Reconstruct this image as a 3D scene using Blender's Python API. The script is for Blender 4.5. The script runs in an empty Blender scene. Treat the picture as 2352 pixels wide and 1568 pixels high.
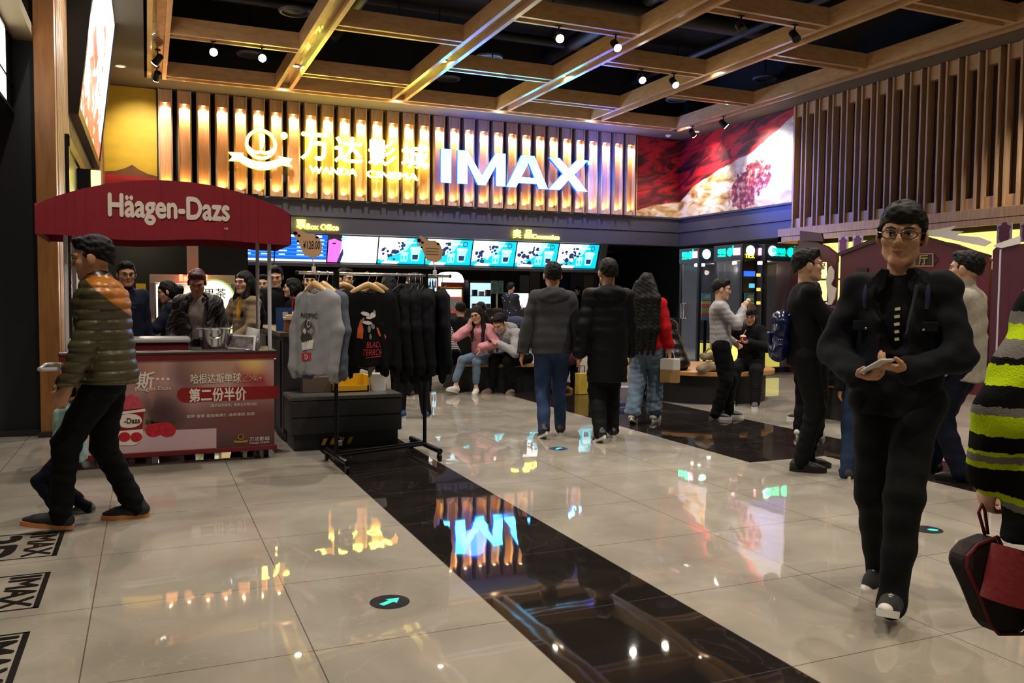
import bpy, bmesh, math, random
import numpy as np
from mathutils import Vector, Matrix

random.seed(7)
S = bpy.context.scene
C = S.collection
PI = math.pi

# ---------------------------------------------------------------- camera
FPX = 1941.5
yaw, pitch, roll = (math.radians(a) for a in (23.337, -3.012, 0.502))
cy, sy, cp, sp = math.cos(yaw), math.sin(yaw), math.cos(pitch), math.sin(pitch)
fwd = Vector((sy * cp, cy * cp, sp))
rt0 = Vector((cy, -sy, 0))
up0 = rt0.cross(fwd)
rt = math.cos(roll) * rt0 + math.sin(roll) * up0
up = -math.sin(roll) * rt0 + math.cos(roll) * up0
cam_data = bpy.data.cameras.new('camera')
cam_data.sensor_fit = 'HORIZONTAL'
cam_data.sensor_width = 36.0
cam_data.lens = FPX / 2352 * 36.0
cam_data.clip_end = 200
cam = bpy.data.objects.new('camera', cam_data)
C.objects.link(cam)
m4 = Matrix((rt, up, -fwd)).transposed().to_4x4()
m4.translation = (0, 0, 1.35)
cam.matrix_world = m4
S.camera = cam

# ---------------------------------------------------------------- world, exposure
S.view_settings.view_transform = 'Standard'
S.view_settings.look = 'None'
S.view_settings.gamma = 1.0
S.view_settings.exposure = 0.0
S.view_settings.use_curve_mapping = False
w = bpy.data.worlds.new('mall_interior')
S.world = w
w.use_nodes = True
w.node_tree.nodes['Background'].inputs[0].default_value = (1.0, 0.9, 0.78, 1)
w.node_tree.nodes['Background'].inputs[1].default_value = 0.06
S.cycles.use_denoising = True
S.cycles.max_bounces = 5
S.cycles.diffuse_bounces = 2
S.cycles.glossy_bounces = 3
S.cycles.transmission_bounces = 4
S.cycles.caustics_reflective = False
S.cycles.caustics_refractive = False
S.cycles.sample_clamp_indirect = 4.0


# ---------------------------------------------------------------- helpers
def lin(c):
    return tuple((x / 255 / 12.92) if x / 255 <= 0.04045 else ((x / 255 + 0.055) / 1.055) ** 2.4 for x in c[:3])


MATS = {}


def M(name, col=(128, 128, 128), rough=0.6, metal=0.0, emi=None, es=0.0, noise=0.0, scale=8.0, bump=0.0, bscale=60.0, trans=0.0, alpha=1.0, coat=0.0, stretch=None, spec=0.5):
    """a procedural material; col/emi in sRGB 0-255"""
    if name in MATS:
        return MATS[name]
    m = bpy.data.materials.new(name)
    m.use_nodes = True
    nt = m.node_tree
    b = nt.nodes['Principled BSDF']
    c = lin(col)
    b.inputs['Base Color'].default_value = (*c, 1)
    b.inputs['Roughness'].default_value = rough
    b.inputs['Metallic'].default_value = metal
    b.inputs['Specular IOR Level'].default_value = spec
    if trans:
        b.inputs['Transmission Weight'].default_value = trans
    if alpha < 1:
        b.inputs['Alpha'].default_value = alpha
    if coat:
        b.inputs['Coat Weight'].default_value = coat
    if emi is not None:
        b.inputs['Emission Color'].default_value = (*lin(emi), 1)
        b.inputs['Emission Strength'].default_value = es
    if noise or bump:
        tc = nt.nodes.new('ShaderNodeTexCoord')
        mp = nt.nodes.new('ShaderNodeMapping')
        nt.links.new(tc.outputs['Object'], mp.inputs[0])
        if stretch:
            mp.inputs['Scale'].default_value = stretch
    if noise:
        n = nt.nodes.new('ShaderNodeTexNoise')
        n.inputs['Scale'].default_value = scale
        n.inputs['Detail'].default_value = 5
        nt.links.new(mp.outputs[0], n.inputs['Vector'])
        r = nt.nodes.new('ShaderNodeValToRGB')
        r.color_ramp.elements[0].position = 0.3
        r.color_ramp.elements[1].position = 0.7
        r.color_ramp.elements[0].color = (*[x * (1 - noise) for x in c], 1)
        r.color_ramp.elements[1].color = (*[min(1, x * (1 + noise)) for x in c], 1)
        nt.links.new(n.outputs[0], r.inputs[0])
        nt.links.new(r.outputs[0], b.inputs['Base Color'])
    if bump:
        n2 = nt.nodes.new('ShaderNodeTexNoise')
        n2.inputs['Scale'].default_value = bscale
        n2.inputs['Detail'].default_value = 4
        nt.links.new(mp.outputs[0], n2.inputs['Vector'])
        bp = nt.nodes.new('ShaderNodeBump')
        bp.inputs['Strength'].default_value = bump
        bp.inputs['Distance'].default_value = 0.01
        nt.links.new(n2.outputs[0], bp.inputs['Height'])
        nt.links.new(bp.outputs[0], b.inputs['Normal'])
    MATS[name] = m
    return m


def E(name, rgb, s):
    """light-giving material, rgb linear"""
    if name in MATS:
        return MATS[name]
    m = bpy.data.materials.new(name)
    m.use_nodes = True
    b = m.node_tree.nodes['Principled BSDF']
    b.inputs['Base Color'].default_value = (*[min(0.8, x) for x in rgb], 1)
    b.inputs['Emission Color'].default_value = (*rgb, 1)
    b.inputs['Emission Strength'].default_value = s
    MATS[name] = m
    return m


def nodes(m):
    return m.node_tree.nodes, m.node_tree.links, m.node_tree.nodes['Principled BSDF']


class MB:
    """collects shapes, build() links them as one mesh object"""

    def __init__(s):
        s.v = []
        s.f = []
        s.mi = []

    def add(s, vs, fs, mi=0):
        o = len(s.v)
        s.v += [tuple(v) for v in vs]
        s.f += [tuple(i + o for i in f) for f in fs]
        s.mi += [mi] * len(fs)
        return s

    def box(s, c, d, mi=0, rz=0.0, R=None):
        x, y, z = d[0] / 2, d[1] / 2, d[2] / 2
        vs = [Vector(p) for p in ((-x, -y, -z), (x, -y, -z), (x, y, -z), (-x, y, -z), (-x, -y, z), (x, -y, z), (x, y, z), (-x, y, z))]
        if rz:
            R = Matrix.Rotation(rz, 3, 'Z')
        if R is not None:
            vs = [R @ v for v in vs]
        c = Vector(c)
        return s.add([v + c for v in vs], [(0, 3, 2, 1), (4, 5, 6, 7), (0, 1, 5, 4), (1, 2, 6, 5), (2, 3, 7, 6), (3, 0, 4, 7)], mi)

    def span(s, a, b, mi=0):
        return s.box([(a[i] + b[i]) / 2 for i in range(3)], [abs(b[i] - a[i]) for i in range(3)], mi)

    def tube(s, pts, r, seg=10, mi=0, caps=True):
        pts = [Vector(p) for p in pts]
        rs = r if isinstance(r, (list, tuple)) else [r] * len(pts)
        n = len(pts)
        vs, fs = [], []
        t0 = (pts[1] - pts[0]).normalized()
        ref = Vector((0, 0, 1)) if abs(t0.z) < 0.9 else Vector((1, 0, 0))
        u = t0.cross(ref).normalized()
        for i in range(n):
            t = (pts[min(i + 1, n - 1)] - pts[max(i - 1, 0)]).normalized()
            u = (u - t * u.dot(t)).normalized()
            v = t.cross(u)
            for k in range(seg):
                a = 2 * PI * k / seg
                vs.append(pts[i] + (u * math.cos(a) + v * math.sin(a)) * rs[i])
        for i in range(n - 1):
            for k in range(seg):
                k2 = (k + 1) % seg
                fs.append((i * seg + k, i * seg + k2, (i + 1) * seg + k2, (i + 1) * seg + k))
        if caps:
            fs.append(tuple(range(seg - 1, -1, -1)))
            fs.append(tuple((n - 1) * seg + k for k in range(seg)))
        return s.add(vs, fs, mi)

    def lathe(s, prof, c=(0, 0, 0), seg=24, mi=0, R=None):
        """prof: (r, z) pairs"""
        vs, fs = [], []
        c = Vector(c)
        n = len(prof)
        for r, z in prof:
            for k in range(seg):
                a = 2 * PI * k / seg
                p = Vector((r * math.cos(a), r * math.sin(a), z))
                vs.append((R @ p if R is not None else p) + c)
        for i in range(n - 1):
            for k in range(seg):
                k2 = (k + 1) % seg
                fs.append((i * seg + k, i * seg + k2, (i + 1) * seg + k2, (i + 1) * seg + k))
        fs.append(tuple(range(seg - 1, -1, -1)))
        fs.append(tuple((n - 1) * seg + k for k in range(seg)))
        return s.add(vs, fs, mi)

    def ell(s, c, r, seg=16, rings=10, mi=0, R=None):
        prof = []
        vs, fs = [], []
        c = Vector(c)
        for i in range(rings + 1):
            t = PI * i / rings
            for k in range(seg):
                a = 2 * PI * k / seg
                p = Vector((r[0] * math.sin(t) * math.cos(a), r[1] * math.sin(t) * math.sin(a), r[2] * math.cos(t)))
                vs.append((R @ p if R is not None else p) + c)
        for i in range(rings):
            for k in range(seg):
                k2 = (k + 1) % seg
                fs.append((i * seg + k, (i + 1) * seg + k, (i + 1) * seg + k2, i * seg + k2))
        return s.add(vs, fs, mi)

    def poly(s, pts, o, r, u, d=0.004, mi=0):
        """2-D outline pts laid at o along r/u, thickness d towards r x u"""
        o, r, u = Vector(o), Vector(r), Vector(u)
        n = r.cross(u).normalized()
        k = len(pts)
        base = [o + r * p[0] + u * p[1] for p in pts]
        vs = base + [p + n * d for p in base]
        fs = [tuple(range(k - 1, -1, -1)), tuple(range(k, 2 * k))] + [(i, (i + 1) % k, k + (i + 1) % k, k + i) for i in range(k)]
        return s.add(vs, fs, mi)

    def build(s, name, mat, parent=None, smooth=False, bevel=0.0, wld=False, angle=None):
        me = bpy.data.meshes.new(name)
        vs = s.v
        if wld and parent is not None:
            q = parent.location
            if parent.parent is not None:
                q = q + parent.parent.location
            vs = [(a - q[0], b - q[1], c - q[2]) for a, b, c in vs]
        me.from_pydata(vs, [], s.f)
        mats = mat if isinstance(mat, (list, tuple)) else [mat]
        for m in mats:
            me.materials.append(m)
        if len(mats) > 1:
            me.polygons.foreach_set('material_index', s.mi)
        bm = bmesh.new()
        bm.from_mesh(me)
        bmesh.ops.recalc_face_normals(bm, faces=bm.faces)
        bm.to_mesh(me)
        bm.free()
        if smooth:
            me.polygons.foreach_set('use_smooth', [True] * len(me.polygons))
            me.set_sharp_from_angle(angle=math.radians(angle or 45))
        o = bpy.data.objects.new(name, me)
        C.objects.link(o)
        if parent is not None:
            o.parent = parent
        if bevel:
            b = o.modifiers.new('bevel', 'BEVEL')
            b.width = bevel
            b.segments = 2
            b.limit_method = 'ANGLE'
        return o


def thing(name, label, cat, loc=(0, 0, 0), rz=0.0, group=None):
    o = bpy.data.objects.new(name, None)
    C.objects.link(o)
    o.empty_display_size = 0.1
    o.location = loc
    o.rotation_euler = (0, 0, rz)
    return tag(o, label, cat, group)


def tag(o, label, cat, group=None):
    o['label'] = label
    o['category'] = cat
    if group:
        o['group'] = group
    return o


def struct(o):
    o['kind'] = 'structure'
    return o


def dup(root, loc=None, rz=None, label=None, group=None):
    r = root.copy()
    C.objects.link(r)
    if loc is not None:
        r.location = loc
    if rz is not None:
        r.rotation_euler = (0, 0, rz)
    if label:
        r['label'] = label
    if group:
        r['group'] = group
    for ch in list(root.children):
        c = ch.copy()
        C.objects.link(c)
        c.parent = r
        for g in ch.children:
            d = g.copy()
            C.objects.link(d)
            d.parent = c
    return r


_fc = {}


def glyphs(body, bold=0.0, res=4):
    key = (body, bold)
    if key not in _fc:
        cu = bpy.data.curves.new('glyphs', 'FONT')
        cu.body = body
        cu.resolution_u = res
        cu.offset = bold
        ob = bpy.data.objects.new('glyphs', cu)
        C.objects.link(ob)
        bpy.context.view_layer.update()
        me = bpy.data.meshes.new_from_object(ob.evaluated_get(bpy.context.evaluated_depsgraph_get()))
        vs = [tuple(v.co) for v in me.vertices]
        fs = [tuple(p.vertices) for p in me.polygons]
        bpy.data.objects.remove(ob)
        bpy.data.curves.remove(cu)
        bpy.data.meshes.remove(me)
        _fc[key] = (vs, fs)
    return _fc[key]


def text(name, body, o, r, u, w, h, mat, parent=None, depth=0.006, bold=0.0, wld=True, shear=0.0, fit=True):
    """lettering fitted to a w x h box centred at o, running along r with u up; the back stays open-free: a solid prism"""
    vs, fs = glyphs(body)
    xs = [v[0] for v in vs]
    ys = [v[1] for v in vs]
    x0, x1, y0, y1 = min(xs), max(xs), min(ys), max(ys)
    kx, ky = w / (x1 - x0), h / (y1 - y0)
    if not fit:
        kx = ky = min(kx, ky)
    o, r, u = Vector(o), Vector(r).normalized(), Vector(u).normalized()
    n = r.cross(u)
    b = MB()
    P = []
    shifts = [(0, 0)] if bold <= 0 else [(-bold, 0), (bold, 0), (0, -bold), (0, bold)]
    nv0 = len(vs)
    for js, (dx, dy) in enumerate(shifts):
        for x, y, _ in vs:
            a = (x + dx - (x0 + x1) / 2) * kx
            c = (y + dy - (y0 + y1) / 2) * ky
            P.append(o + r * (a + shear * c) + u * c + n * (js * min(.0005, depth * .2)))
    fs = [tuple(i + nv0 * j for i in f) for j in range(len(shifts)) for f in fs]
    k = len(P)
    edges = {}
    for f in fs:
        for i in range(len(f)):
            e = (f[i], f[(i + 1) % len(f)])
            edges[e] = 1
    F = [tuple(i + k for i in f) for f in fs] + [tuple(reversed(f)) for f in fs]
    if depth > 0.003:
        for a, c in edges:
            if (c, a) not in edges:
                F.append((a, c, c + k, a + k))
    b.add(P + [p + n * depth for p in P], F)
    return b.build(name, mat, parent, wld=wld)


XR, ZU = (1, 0, 0), (0, 0, 1)
# ================================================================ setting
# ---- floor: polished marble tiles, two darker bands
def marble(name, c1, c2, vein, rough):
    m = M(name, c1, rough)
    N, L, b = nodes(m)
    geo = N.new('ShaderNodeNewGeometry')
    n1 = N.new('ShaderNodeTexNoise')
    n1.inputs['Scale'].default_value = 1.7
    n1.inputs['Detail'].default_value = 8
    n1.inputs['Distortion'].default_value = 0.8
    L.new(geo.outputs['Position'], n1.inputs['Vector'])
    r1 = N.new('ShaderNodeValToRGB')
    r1.color_ramp.elements[0].position = 0.32
    r1.color_ramp.elements[1].position = 0.68
    r1.color_ramp.elements[0].color = (*lin(c2), 1)
    r1.color_ramp.elements[1].color = (*lin(c1), 1)
    L.new(n1.outputs[0], r1.inputs[0])
    # veins
    n2 = N.new('ShaderNodeTexNoise')
    n2.inputs['Scale'].default_value = 1.1
    n2.inputs['Detail'].default_value = 6
    n2.inputs['Distortion'].default_value = 1.6
    L.new(geo.outputs['Position'], n2.inputs['Vector'])
    s1 = N.new('ShaderNodeMath'); s1.operation = 'SUBTRACT'; s1.inputs[1].default_value = 0.5
    a1 = N.new('ShaderNodeMath'); a1.operation = 'ABSOLUTE'
    L.new(n2.outputs[0], s1.inputs[0]); L.new(s1.outputs[0], a1.inputs[0])
    lt = N.new('ShaderNodeMapRange')
    lt.inputs[1].default_value = 0.0; lt.inputs[2].default_value = 0.008
    lt.inputs[3].default_value = 0.22; lt.inputs[4].default_value = 0.0
    L.new(a1.outputs[0], lt.inputs[0])
    mx = N.new('ShaderNodeMixRGB')
    mx.inputs[2].default_value = (*lin(vein), 1)
    L.new(lt.outputs[0], mx.inputs[0]); L.new(r1.outputs[0], mx.inputs[1])
    # joints of the 0.8 m tiles
    sep = N.new('ShaderNodeSeparateXYZ'); L.new(geo.outputs['Position'], sep.inputs[0])
    outs = []
    for ax, off in ((0, 0.565), (1, 0.785)):
        ad = N.new('ShaderNodeMath'); ad.operation = 'ADD'; ad.inputs[1].default_value = 80.0 - off + 0.0025
        L.new(sep.outputs[ax], ad.inputs[0])
        md = N.new('ShaderNodeMath'); md.operation = 'MODULO'; md.inputs[1].default_value = 0.8
        L.new(ad.outputs[0], md.inputs[0])
        le = N.new('ShaderNodeMath'); le.operation = 'LESS_THAN'; le.inputs[1].default_value = 0.005
        L.new(md.outputs[0], le.inputs[0]); outs.append(le)
    mxx = N.new('ShaderNodeMath'); mxx.operation = 'MAXIMUM'
    L.new(outs[0].outputs[0], mxx.inputs[0]); L.new(outs[1].outputs[0], mxx.inputs[1])
    m2 = N.new('ShaderNodeMixRGB')
    m2.inputs[2].default_value = (*lin((70, 62, 52) if c1[0] > 90 else (80, 76, 74)), 1)
    sc = N.new('ShaderNodeMath'); sc.operation = 'MULTIPLY'; sc.inputs[1].default_value = 0.8
    L.new(mxx.outputs[0], sc.inputs[0])
    L.new(sc.outputs[0], m2.inputs[0]); L.new(mx.outputs[0], m2.inputs[1])
    L.new(m2.outputs[0], b.inputs['Base Color'])
    # slight waviness of the polish
    n3 = N.new('ShaderNodeTexNoise'); n3.inputs['Scale'].default_value = 3.2; n3.inputs['Detail'].default_value = 1
    L.new(geo.outputs['Position'], n3.inputs['Vector'])
    bp = N.new('ShaderNodeBump'); bp.inputs['Strength'].default_value = 0.035; bp.inputs['Distance'].default_value = 0.02
    L.new(n3.outputs[0], bp.inputs['Height']); L.new(bp.outputs[0], b.inputs['Normal'])
    b.inputs['IOR'].default_value = 1.7
    return m


light_m = marble('light_marble', (172, 165, 153), (146, 139, 128), (192, 182, 166), 0.025)
dark_m = marble('dark_marble', (40, 35, 33), (28, 25, 24), (92, 80, 70), 0.025)
fl = MB()
xs = [-9, 1.365, 2.165, 4.565, 5.365, 6.165, 22]
ys = [-5, 5.585, 12.785, 26]
for i in range(6):
    for j in range(3):
        dk = i == 1 and j < 2 or i == 3 and j == 1 or i == 4 and j < 2
        fl.add([(xs[i], ys[j], 0), (xs[i + 1], ys[j], 0), (xs[i + 1], ys[j + 1], 0), (xs[i], ys[j + 1], 0)], [(0, 1, 2, 3)], 1 if dk else 0)
struct(fl.build('floor', [light_m, dark_m]))

# ---- ceiling: lowered border with an open black void above the timber grid
soff = M('soffit_paint', (104, 96, 82), 0.8, noise=0.05, scale=2)
black = M('void_black', (16, 16, 19), 0.85)
cl = MB()
ZC = 5.54
cl.span((-9, -5, ZC), (0.0, 19.6, ZC + 0.12)).span((12.42, -5, ZC), (13.6, 19.6, ZC + 0.12)).span((0.0, 18.12, ZC), (12.42, 19.6, ZC + 0.12))
cl.span((13.6, -5, ZC), (22, 8, ZC + 0.12))
struct(cl.build('ceiling', soff))
vd = MB()
vd.span((-0.3, -5, 7.3), (12.8, 18.6, 7.4))
vd.span((-0.12, -5, ZC + 0.12), (-0.02, 18.2, 7.3)).span((12.44, -5, ZC + 0.12), (12.54, 18.2, 7.3)).span((-0.12, 18.14, ZC + 0.12), (12.54, 18.24, 7.3))
struct(vd.build('ceiling', black))
lowc = MB()
lowc.span((-0.75, 19.4, 2.852), (22, 26, 2.9))
struct(lowc.build('ceiling', M('counter_ceiling', (22, 22, 26), 0.6)))
# black ducts and pipes up in the void
pp = MB()
for x, y0, y1, z, r in ((3.6, 8, 18, 6.7, .12), (8.6, 6, 18, 6.9, .16), (10.9, 5, 18, 6.6, .08)):
    pp.tube([(x, y0, z), (x, y1, z)], r, 10)
for y, x0, x1, z, r in ((16.9, 1, 12, 6.9, .1), (13.9, 2, 12.2, 6.75, .2), (11, 4, 12.2, 6.9, .12)):
    pp.tube([(x0, y, z), (x1, y, z)], r, 10)
for x, y in ((3.0, 15.5), (4.1, 14.6), (6.1, 15.2), (6.6, 13.6), (5.6, 16.9)):
    pp.tube([(x, y, 5.9), (x, y, 7.3)], 0.012, 6)
struct(pp.build('ceiling_beam', M('duct_black', (26, 26, 32), 0.5), smooth=True))

# ---- walls
dark = M('dark_wall_paint', (36, 36, 42), 0.55, noise=0.06, scale=3)
nearblack = M('black_wall_paint', (20, 21, 27), 0.6)
fascia_m = M('charcoal_fascia', (66, 66, 76), 0.5, noise=0.05, scale=2)
wb = MB()
wb.span((-0.75, 19.25, 3.45), (13.3, 19.4, 5.56))
struct(wb.build('wall_back', M('slat_backing', (28, 22, 20), 0.7)))
wf = MB()
wf.span((-0.75, 19.05, 3.1), (13.05, 19.4, 3.47)).span((-0.75, 19.07, 2.74), (13.05, 19.4, 3.09)).span((-0.75, 19.0, 3.44), (13.05, 19.3, 3.48))
wf.span((13.05, 14.72, 3.1), (13.4, 19.4, 3.47)).span((13.07, 14.72, 2.74), (13.4, 19.4, 3.09)).span((13.0, 14.72, 3.44), (13.3, 19.05, 3.48))
struct(wf.build('wall_fascia', fascia_m, bevel=0.004))
wk = MB()
wk.span((-9, 24.0, 0), (22, 24.2, 2.8))
struct(wk.build('wall_far', nearblack))
wr = MB()
wr.span((13.2, -5, 2.75), (13.5, 19.4, 5.56))
struct(wr.build('wall_right', M('right_wall_paint', (30, 25, 23), 0.7)))
wr2 = MB()
wr2.span((13.6, -5, 0), (13.8, 24, 2.8))
wr2.span((13.0, 14.5, 0), (13.6, 14.6, 2.75))
struct(wr2.build('wall_side', nearblack))

# wood
def wood(name, c1, c2, rough=0.45, stretch=(9, 9, 0.9), coat=0.0):
    m = M(name, c1, rough, coat=coat)
    N, L, b = nodes(m)
    tc = N.new('ShaderNodeTexCoord'); mp = N.new('ShaderNodeMapping'); mp.inputs['Scale'].default_value = stretch
    geo = N.new('ShaderNodeNewGeometry')
    L.new(geo.outputs['Position'], mp.inputs[0])
    n = N.new('ShaderNodeTexNoise'); n.inputs['Scale'].default_value = 3.0; n.inputs['Detail'].default_value = 6; n.inputs['Distortion'].default_value = 0.6
    L.new(mp.outputs[0], n.inputs['Vector'])
    r = N.new('ShaderNodeValToRGB')
    r.color_ramp.elements[0].position = 0.3; r.color_ramp.elements[1].position = 0.7
    r.color_ramp.elements[0].color = (*lin(c2), 1); r.color_ramp.elements[1].color = (*lin(c1), 1)
    L.new(n.outputs[0], r.inputs[0]); L.new(r.outputs[0], b.inputs['Base Color'])
    return m


W_light = wood('pale_oak', (206, 170, 128), (180, 142, 102))
W_pillar = wood('pillar_oak', (168, 116, 62), (140, 94, 48), 0.4)
W_brown = wood('brown_walnut', (66, 46, 35), (54, 37, 28), 0.55)
W_beam = wood('beam_oak', (216, 178, 128), (192, 152, 104), 0.3, (1.5, 1.5, 6), 0.6)
W_beam.node_tree.nodes['Principled BSDF'].inputs['Coat Roughness'].default_value = 0.12

# left side: dark recess wall, timber pillar end, slatted timber wall behind it
wl = MB()
wl.span((-9, 9.1, 0), (-.93, 9.25, 4.52))
wl.span((-1.2, 5.0, 2.99), (-1.12, 9.1, 3.68))
struct(wl.build('wall_left', M('left_recess_paint', (19, 20, 26), 0.6)))
struct(MB().span((-1.2, 4.0, 3.68), (-.93, 9.1, 3.78)).build('ceiling', M('recess_ceiling', (150, 138, 106), 0.8)))
pl = MB()
pl.span((-.93, 8.95, 0), (-0.76, 9.1, 5.54))
struct(pl.build('pillar', W_pillar, bevel=0.006))
wl2 = MB()
wl2.span((-.93, 9.25, 0), (-0.80, 19.3, 5.54))
y = 9.14
while y < 19.0:
    wl2.span((-0.80, y, 0.0), (-0.755, y + 0.05, 5.54))
    y += 0.09
struct(wl2.build('wall_left', W_light))
struct(MB().span((-.95, 8.93, 0), (-0.74, 9.12, 0.05)).span((-9, 9.08, 0), (-.95, 9.1, 0.06)).build('baseboard_left', M('steel_skirting', (70, 70, 72), 0.3, 0.8)))

# ---- timber ceiling grid: channel beams with two lips under a recessed groove
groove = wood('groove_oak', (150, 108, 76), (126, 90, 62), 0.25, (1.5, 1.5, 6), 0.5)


def beam(a, b, wd=0.34, hh=0.27, lip=0.075):
    a, b = Vector((*a, 0)), Vector((*b, 0))
    d = (b - a).normalized()
    n = Vector((-d.y, d.x, 0))
    mb = MB()
    z0 = 5.5

    def slab(o0, o1, za, zb, mi):
        vs = [a + n * o0, b + n * o0, b + n * o1, a + n * o1]
        mb.add([Vector((v.x, v.y, za)) for v in vs] + [Vector((v.x, v.y, zb)) for v in vs], [(0, 3, 2, 1), (4, 5, 6, 7), (0, 1, 5, 4), (1, 2, 6, 5), (2, 3, 7, 6), (3, 0, 4, 7)], mi)
    slab(-wd / 2, -wd / 2 + lip, z0, z0 + hh, 0)
    slab(wd / 2 - lip, wd / 2, z0, z0 + hh, 0)
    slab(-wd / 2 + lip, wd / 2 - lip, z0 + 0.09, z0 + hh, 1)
    return struct(mb.build('ceiling_beam', [W_beam, groove]))


BX = [0.22, 2.58, 4.96, 7.34, 9.72, 12.1]
for x in BX:
    beam((x, -4.0), (x, 17.62 if x not in (BX[0], BX[-1]) else 17.98))
beam((BX[0] + .17, 17.8), (BX[-1] - .17, 17.8))
odd = [14.9, 11.8, 8.75, 5.7, 2.6]
even = [16.45, 13.35, 10.25, 7.2, 4.1]
for k in range(5):
    for y in (odd if k % 2 == 0 else even):
        if k == 4 and y == 8.75:
            y = 8.95
        beam((BX[k] + .17, y), (BX[k + 1] - .17, y), 0.28, 0.27, 0.06)
# ================================================================ lights of the place
def lamp(kind, loc, energy, col=(1, .9, .77), parent=None, target=None, size=0.05, angle=90, blend=0.6, wld=True):
    l = bpy.data.lights.new('lamp', kind)
    l.energy = energy
    l.color = col
    if kind == 'SPOT':
        l.spot_size = math.radians(angle)
        l.spot_blend = blend
        l.shadow_soft_size = size
    elif kind == 'POINT':
        l.shadow_soft_size = size
    o = bpy.data.objects.new('lamp', l)
    C.objects.link(o)
    loc = Vector(loc)
    if parent is not None and wld:
        o.location = loc - parent.location
        o.parent = parent
    else:
        o.location = loc
        if parent is not None:
            o.parent = parent
    if target is not None:
        o.rotation_euler = (Vector(target) - loc).to_track_quat('-Z', 'Y').to_euler()
    return o


metal_black = M('black_metal', (24, 24, 26), 0.4, 0.6)
chrome = M('chrome', (210, 210, 214), 0.18, 1.0)
steel = M('brushed_steel', (170, 170, 172), 0.32, 0.9, noise=0.06, scale=20)
white_p = M('white_plastic', (222, 222, 220), 0.45)
lens_on = E('lamp_lens_lit', (1.0, 0.9, 0.72), 60)
lens_off = M('lamp_lens_dark', (40, 40, 44), 0.2)


def spot(x, y, aim, lit, label, energy=60, z=5.5, group=None, angle=60):
    t = thing('track_spotlight', label, 'spotlight', (x, y, z), 0, group)
    MB().tube([(0, 0, 0), (0, 0, -0.14)], 0.012, 8).box((0, 0, -0.008), (0.09, 0.05, 0.016)).build('stem', metal_black, t)
    d = (Vector(aim) - Vector((x, y, z - 0.17))).normalized()
    c = Vector((0, 0, -0.17))
    MB().tube([c - d * 0.11, c - d * 0.09, c + d * 0.09], [0.035, 0.062, 0.066], 16).build('lamp_head', metal_black, t, smooth=True)
    MB().tube([c + d * 0.0905, c + d * 0.097], 0.062, 16).build('lens', lens_on if lit else lens_off, t)
    if lit:
        lamp('SPOT', Vector((x, y, z)) + c + d * 0.13, energy, target=aim, parent=t, angle=angle, size=0.045, blend=1.0)
    return t


def downlight(x, y, lit, label, energy, z=5.585, group=None, angle=110):
    t = thing('recessed_downlight', label, 'downlight', (x, y, z), 0, group)
    MB().lathe([(0.085, 0), (0.085, -0.012), (0.062, -0.012), (0.062, -0.002)], seg=20).build('trim_ring', steel, t, smooth=True)
    MB().lathe([(0.06, -0.004), (0.06, -0.009)], seg=20).build('lens', lens_on if lit else lens_off, t)
    if lit:
        lamp('SPOT', (x, y, z - 0.05), energy, (1, .86, .66) if y < 4.5 else (1, .9, .79), target=(x, y, 0), parent=t, angle=angle, size=0.05)
    return t


GL = 'lit spotlights under the timber ceiling grid'
spot(1.05, 14.93, (0.6, 3.0, 1.2), True, 'large glaring spotlight above the crest sign, outer one of its pair', 170, 5.5, GL)
spot(1.82, 14.93, (1.5, 4.0, 0.8), True, 'glaring spotlight above the crest sign, inner one of its pair', 130, 5.5, GL)
spot(5.84, 11.83, (4.2, 4.5, 0.8), True, 'bright starry spotlight near the middle of the ceiling grid, larger of the two', 170, 5.5, GL)
spot(6.84, 11.83, (6.8, 6.5, 0.8), True, 'small bright spotlight beside the larger starry one in the ceiling grid', 120, 5.5, GL)
spot(8.28, 13.38, (7.0, 7.5, 0.8), True, 'bright spotlight over the letter sign end, nearer to the middle of its pair', 120, 5.5, GL)
spot(8.98, 13.38, (8.9, 8.5, 0.8), True, 'bright spotlight over the letter sign end, nearer to the red mural of its pair', 110, 5.5, GL)
GD = 'unlit spotlights under the timber ceiling grid'
spot(8.05, 10.28, (7.4, 7.0, 2.0), False, 'dark unlit spotlight on the cross beam, farther from the slatted side wall', 0, 5.5, GD)
spot(9.05, 10.28, (8.4, 7.0, 2.0), False, 'dark unlit spotlight on the cross beam, nearer to the slatted side wall', 0, 5.5, GD)
spot(12.1, 17.2, (13.05, 17.6, 4.6), True, 'small spotlight aimed at the red mural near the ceiling corner', 260, 5.5, 'spotlights aimed at the red mural', 75)
spot(12.1, 16.0, (13.05, 15.5, 4.3), True, 'small spotlight aimed at the bright end of the red mural', 420, 5.5, 'spotlights aimed at the red mural', 90)
spot(0.22, 16.2, (-0.8, 17.0, 4.2), True, 'black spotlight on the edge beam, nearer of the two beside the soffit', 160, 5.59, 'spotlights on the edge beam')
spot(0.22, 17.4, (-0.1, 19.05, 4.4), True, 'black spotlight on the edge beam, the one in the ceiling grid corner', 260, 5.59, 'spotlights on the edge beam')
GR = 'downlights set in the timber ceiling beams'
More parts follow.
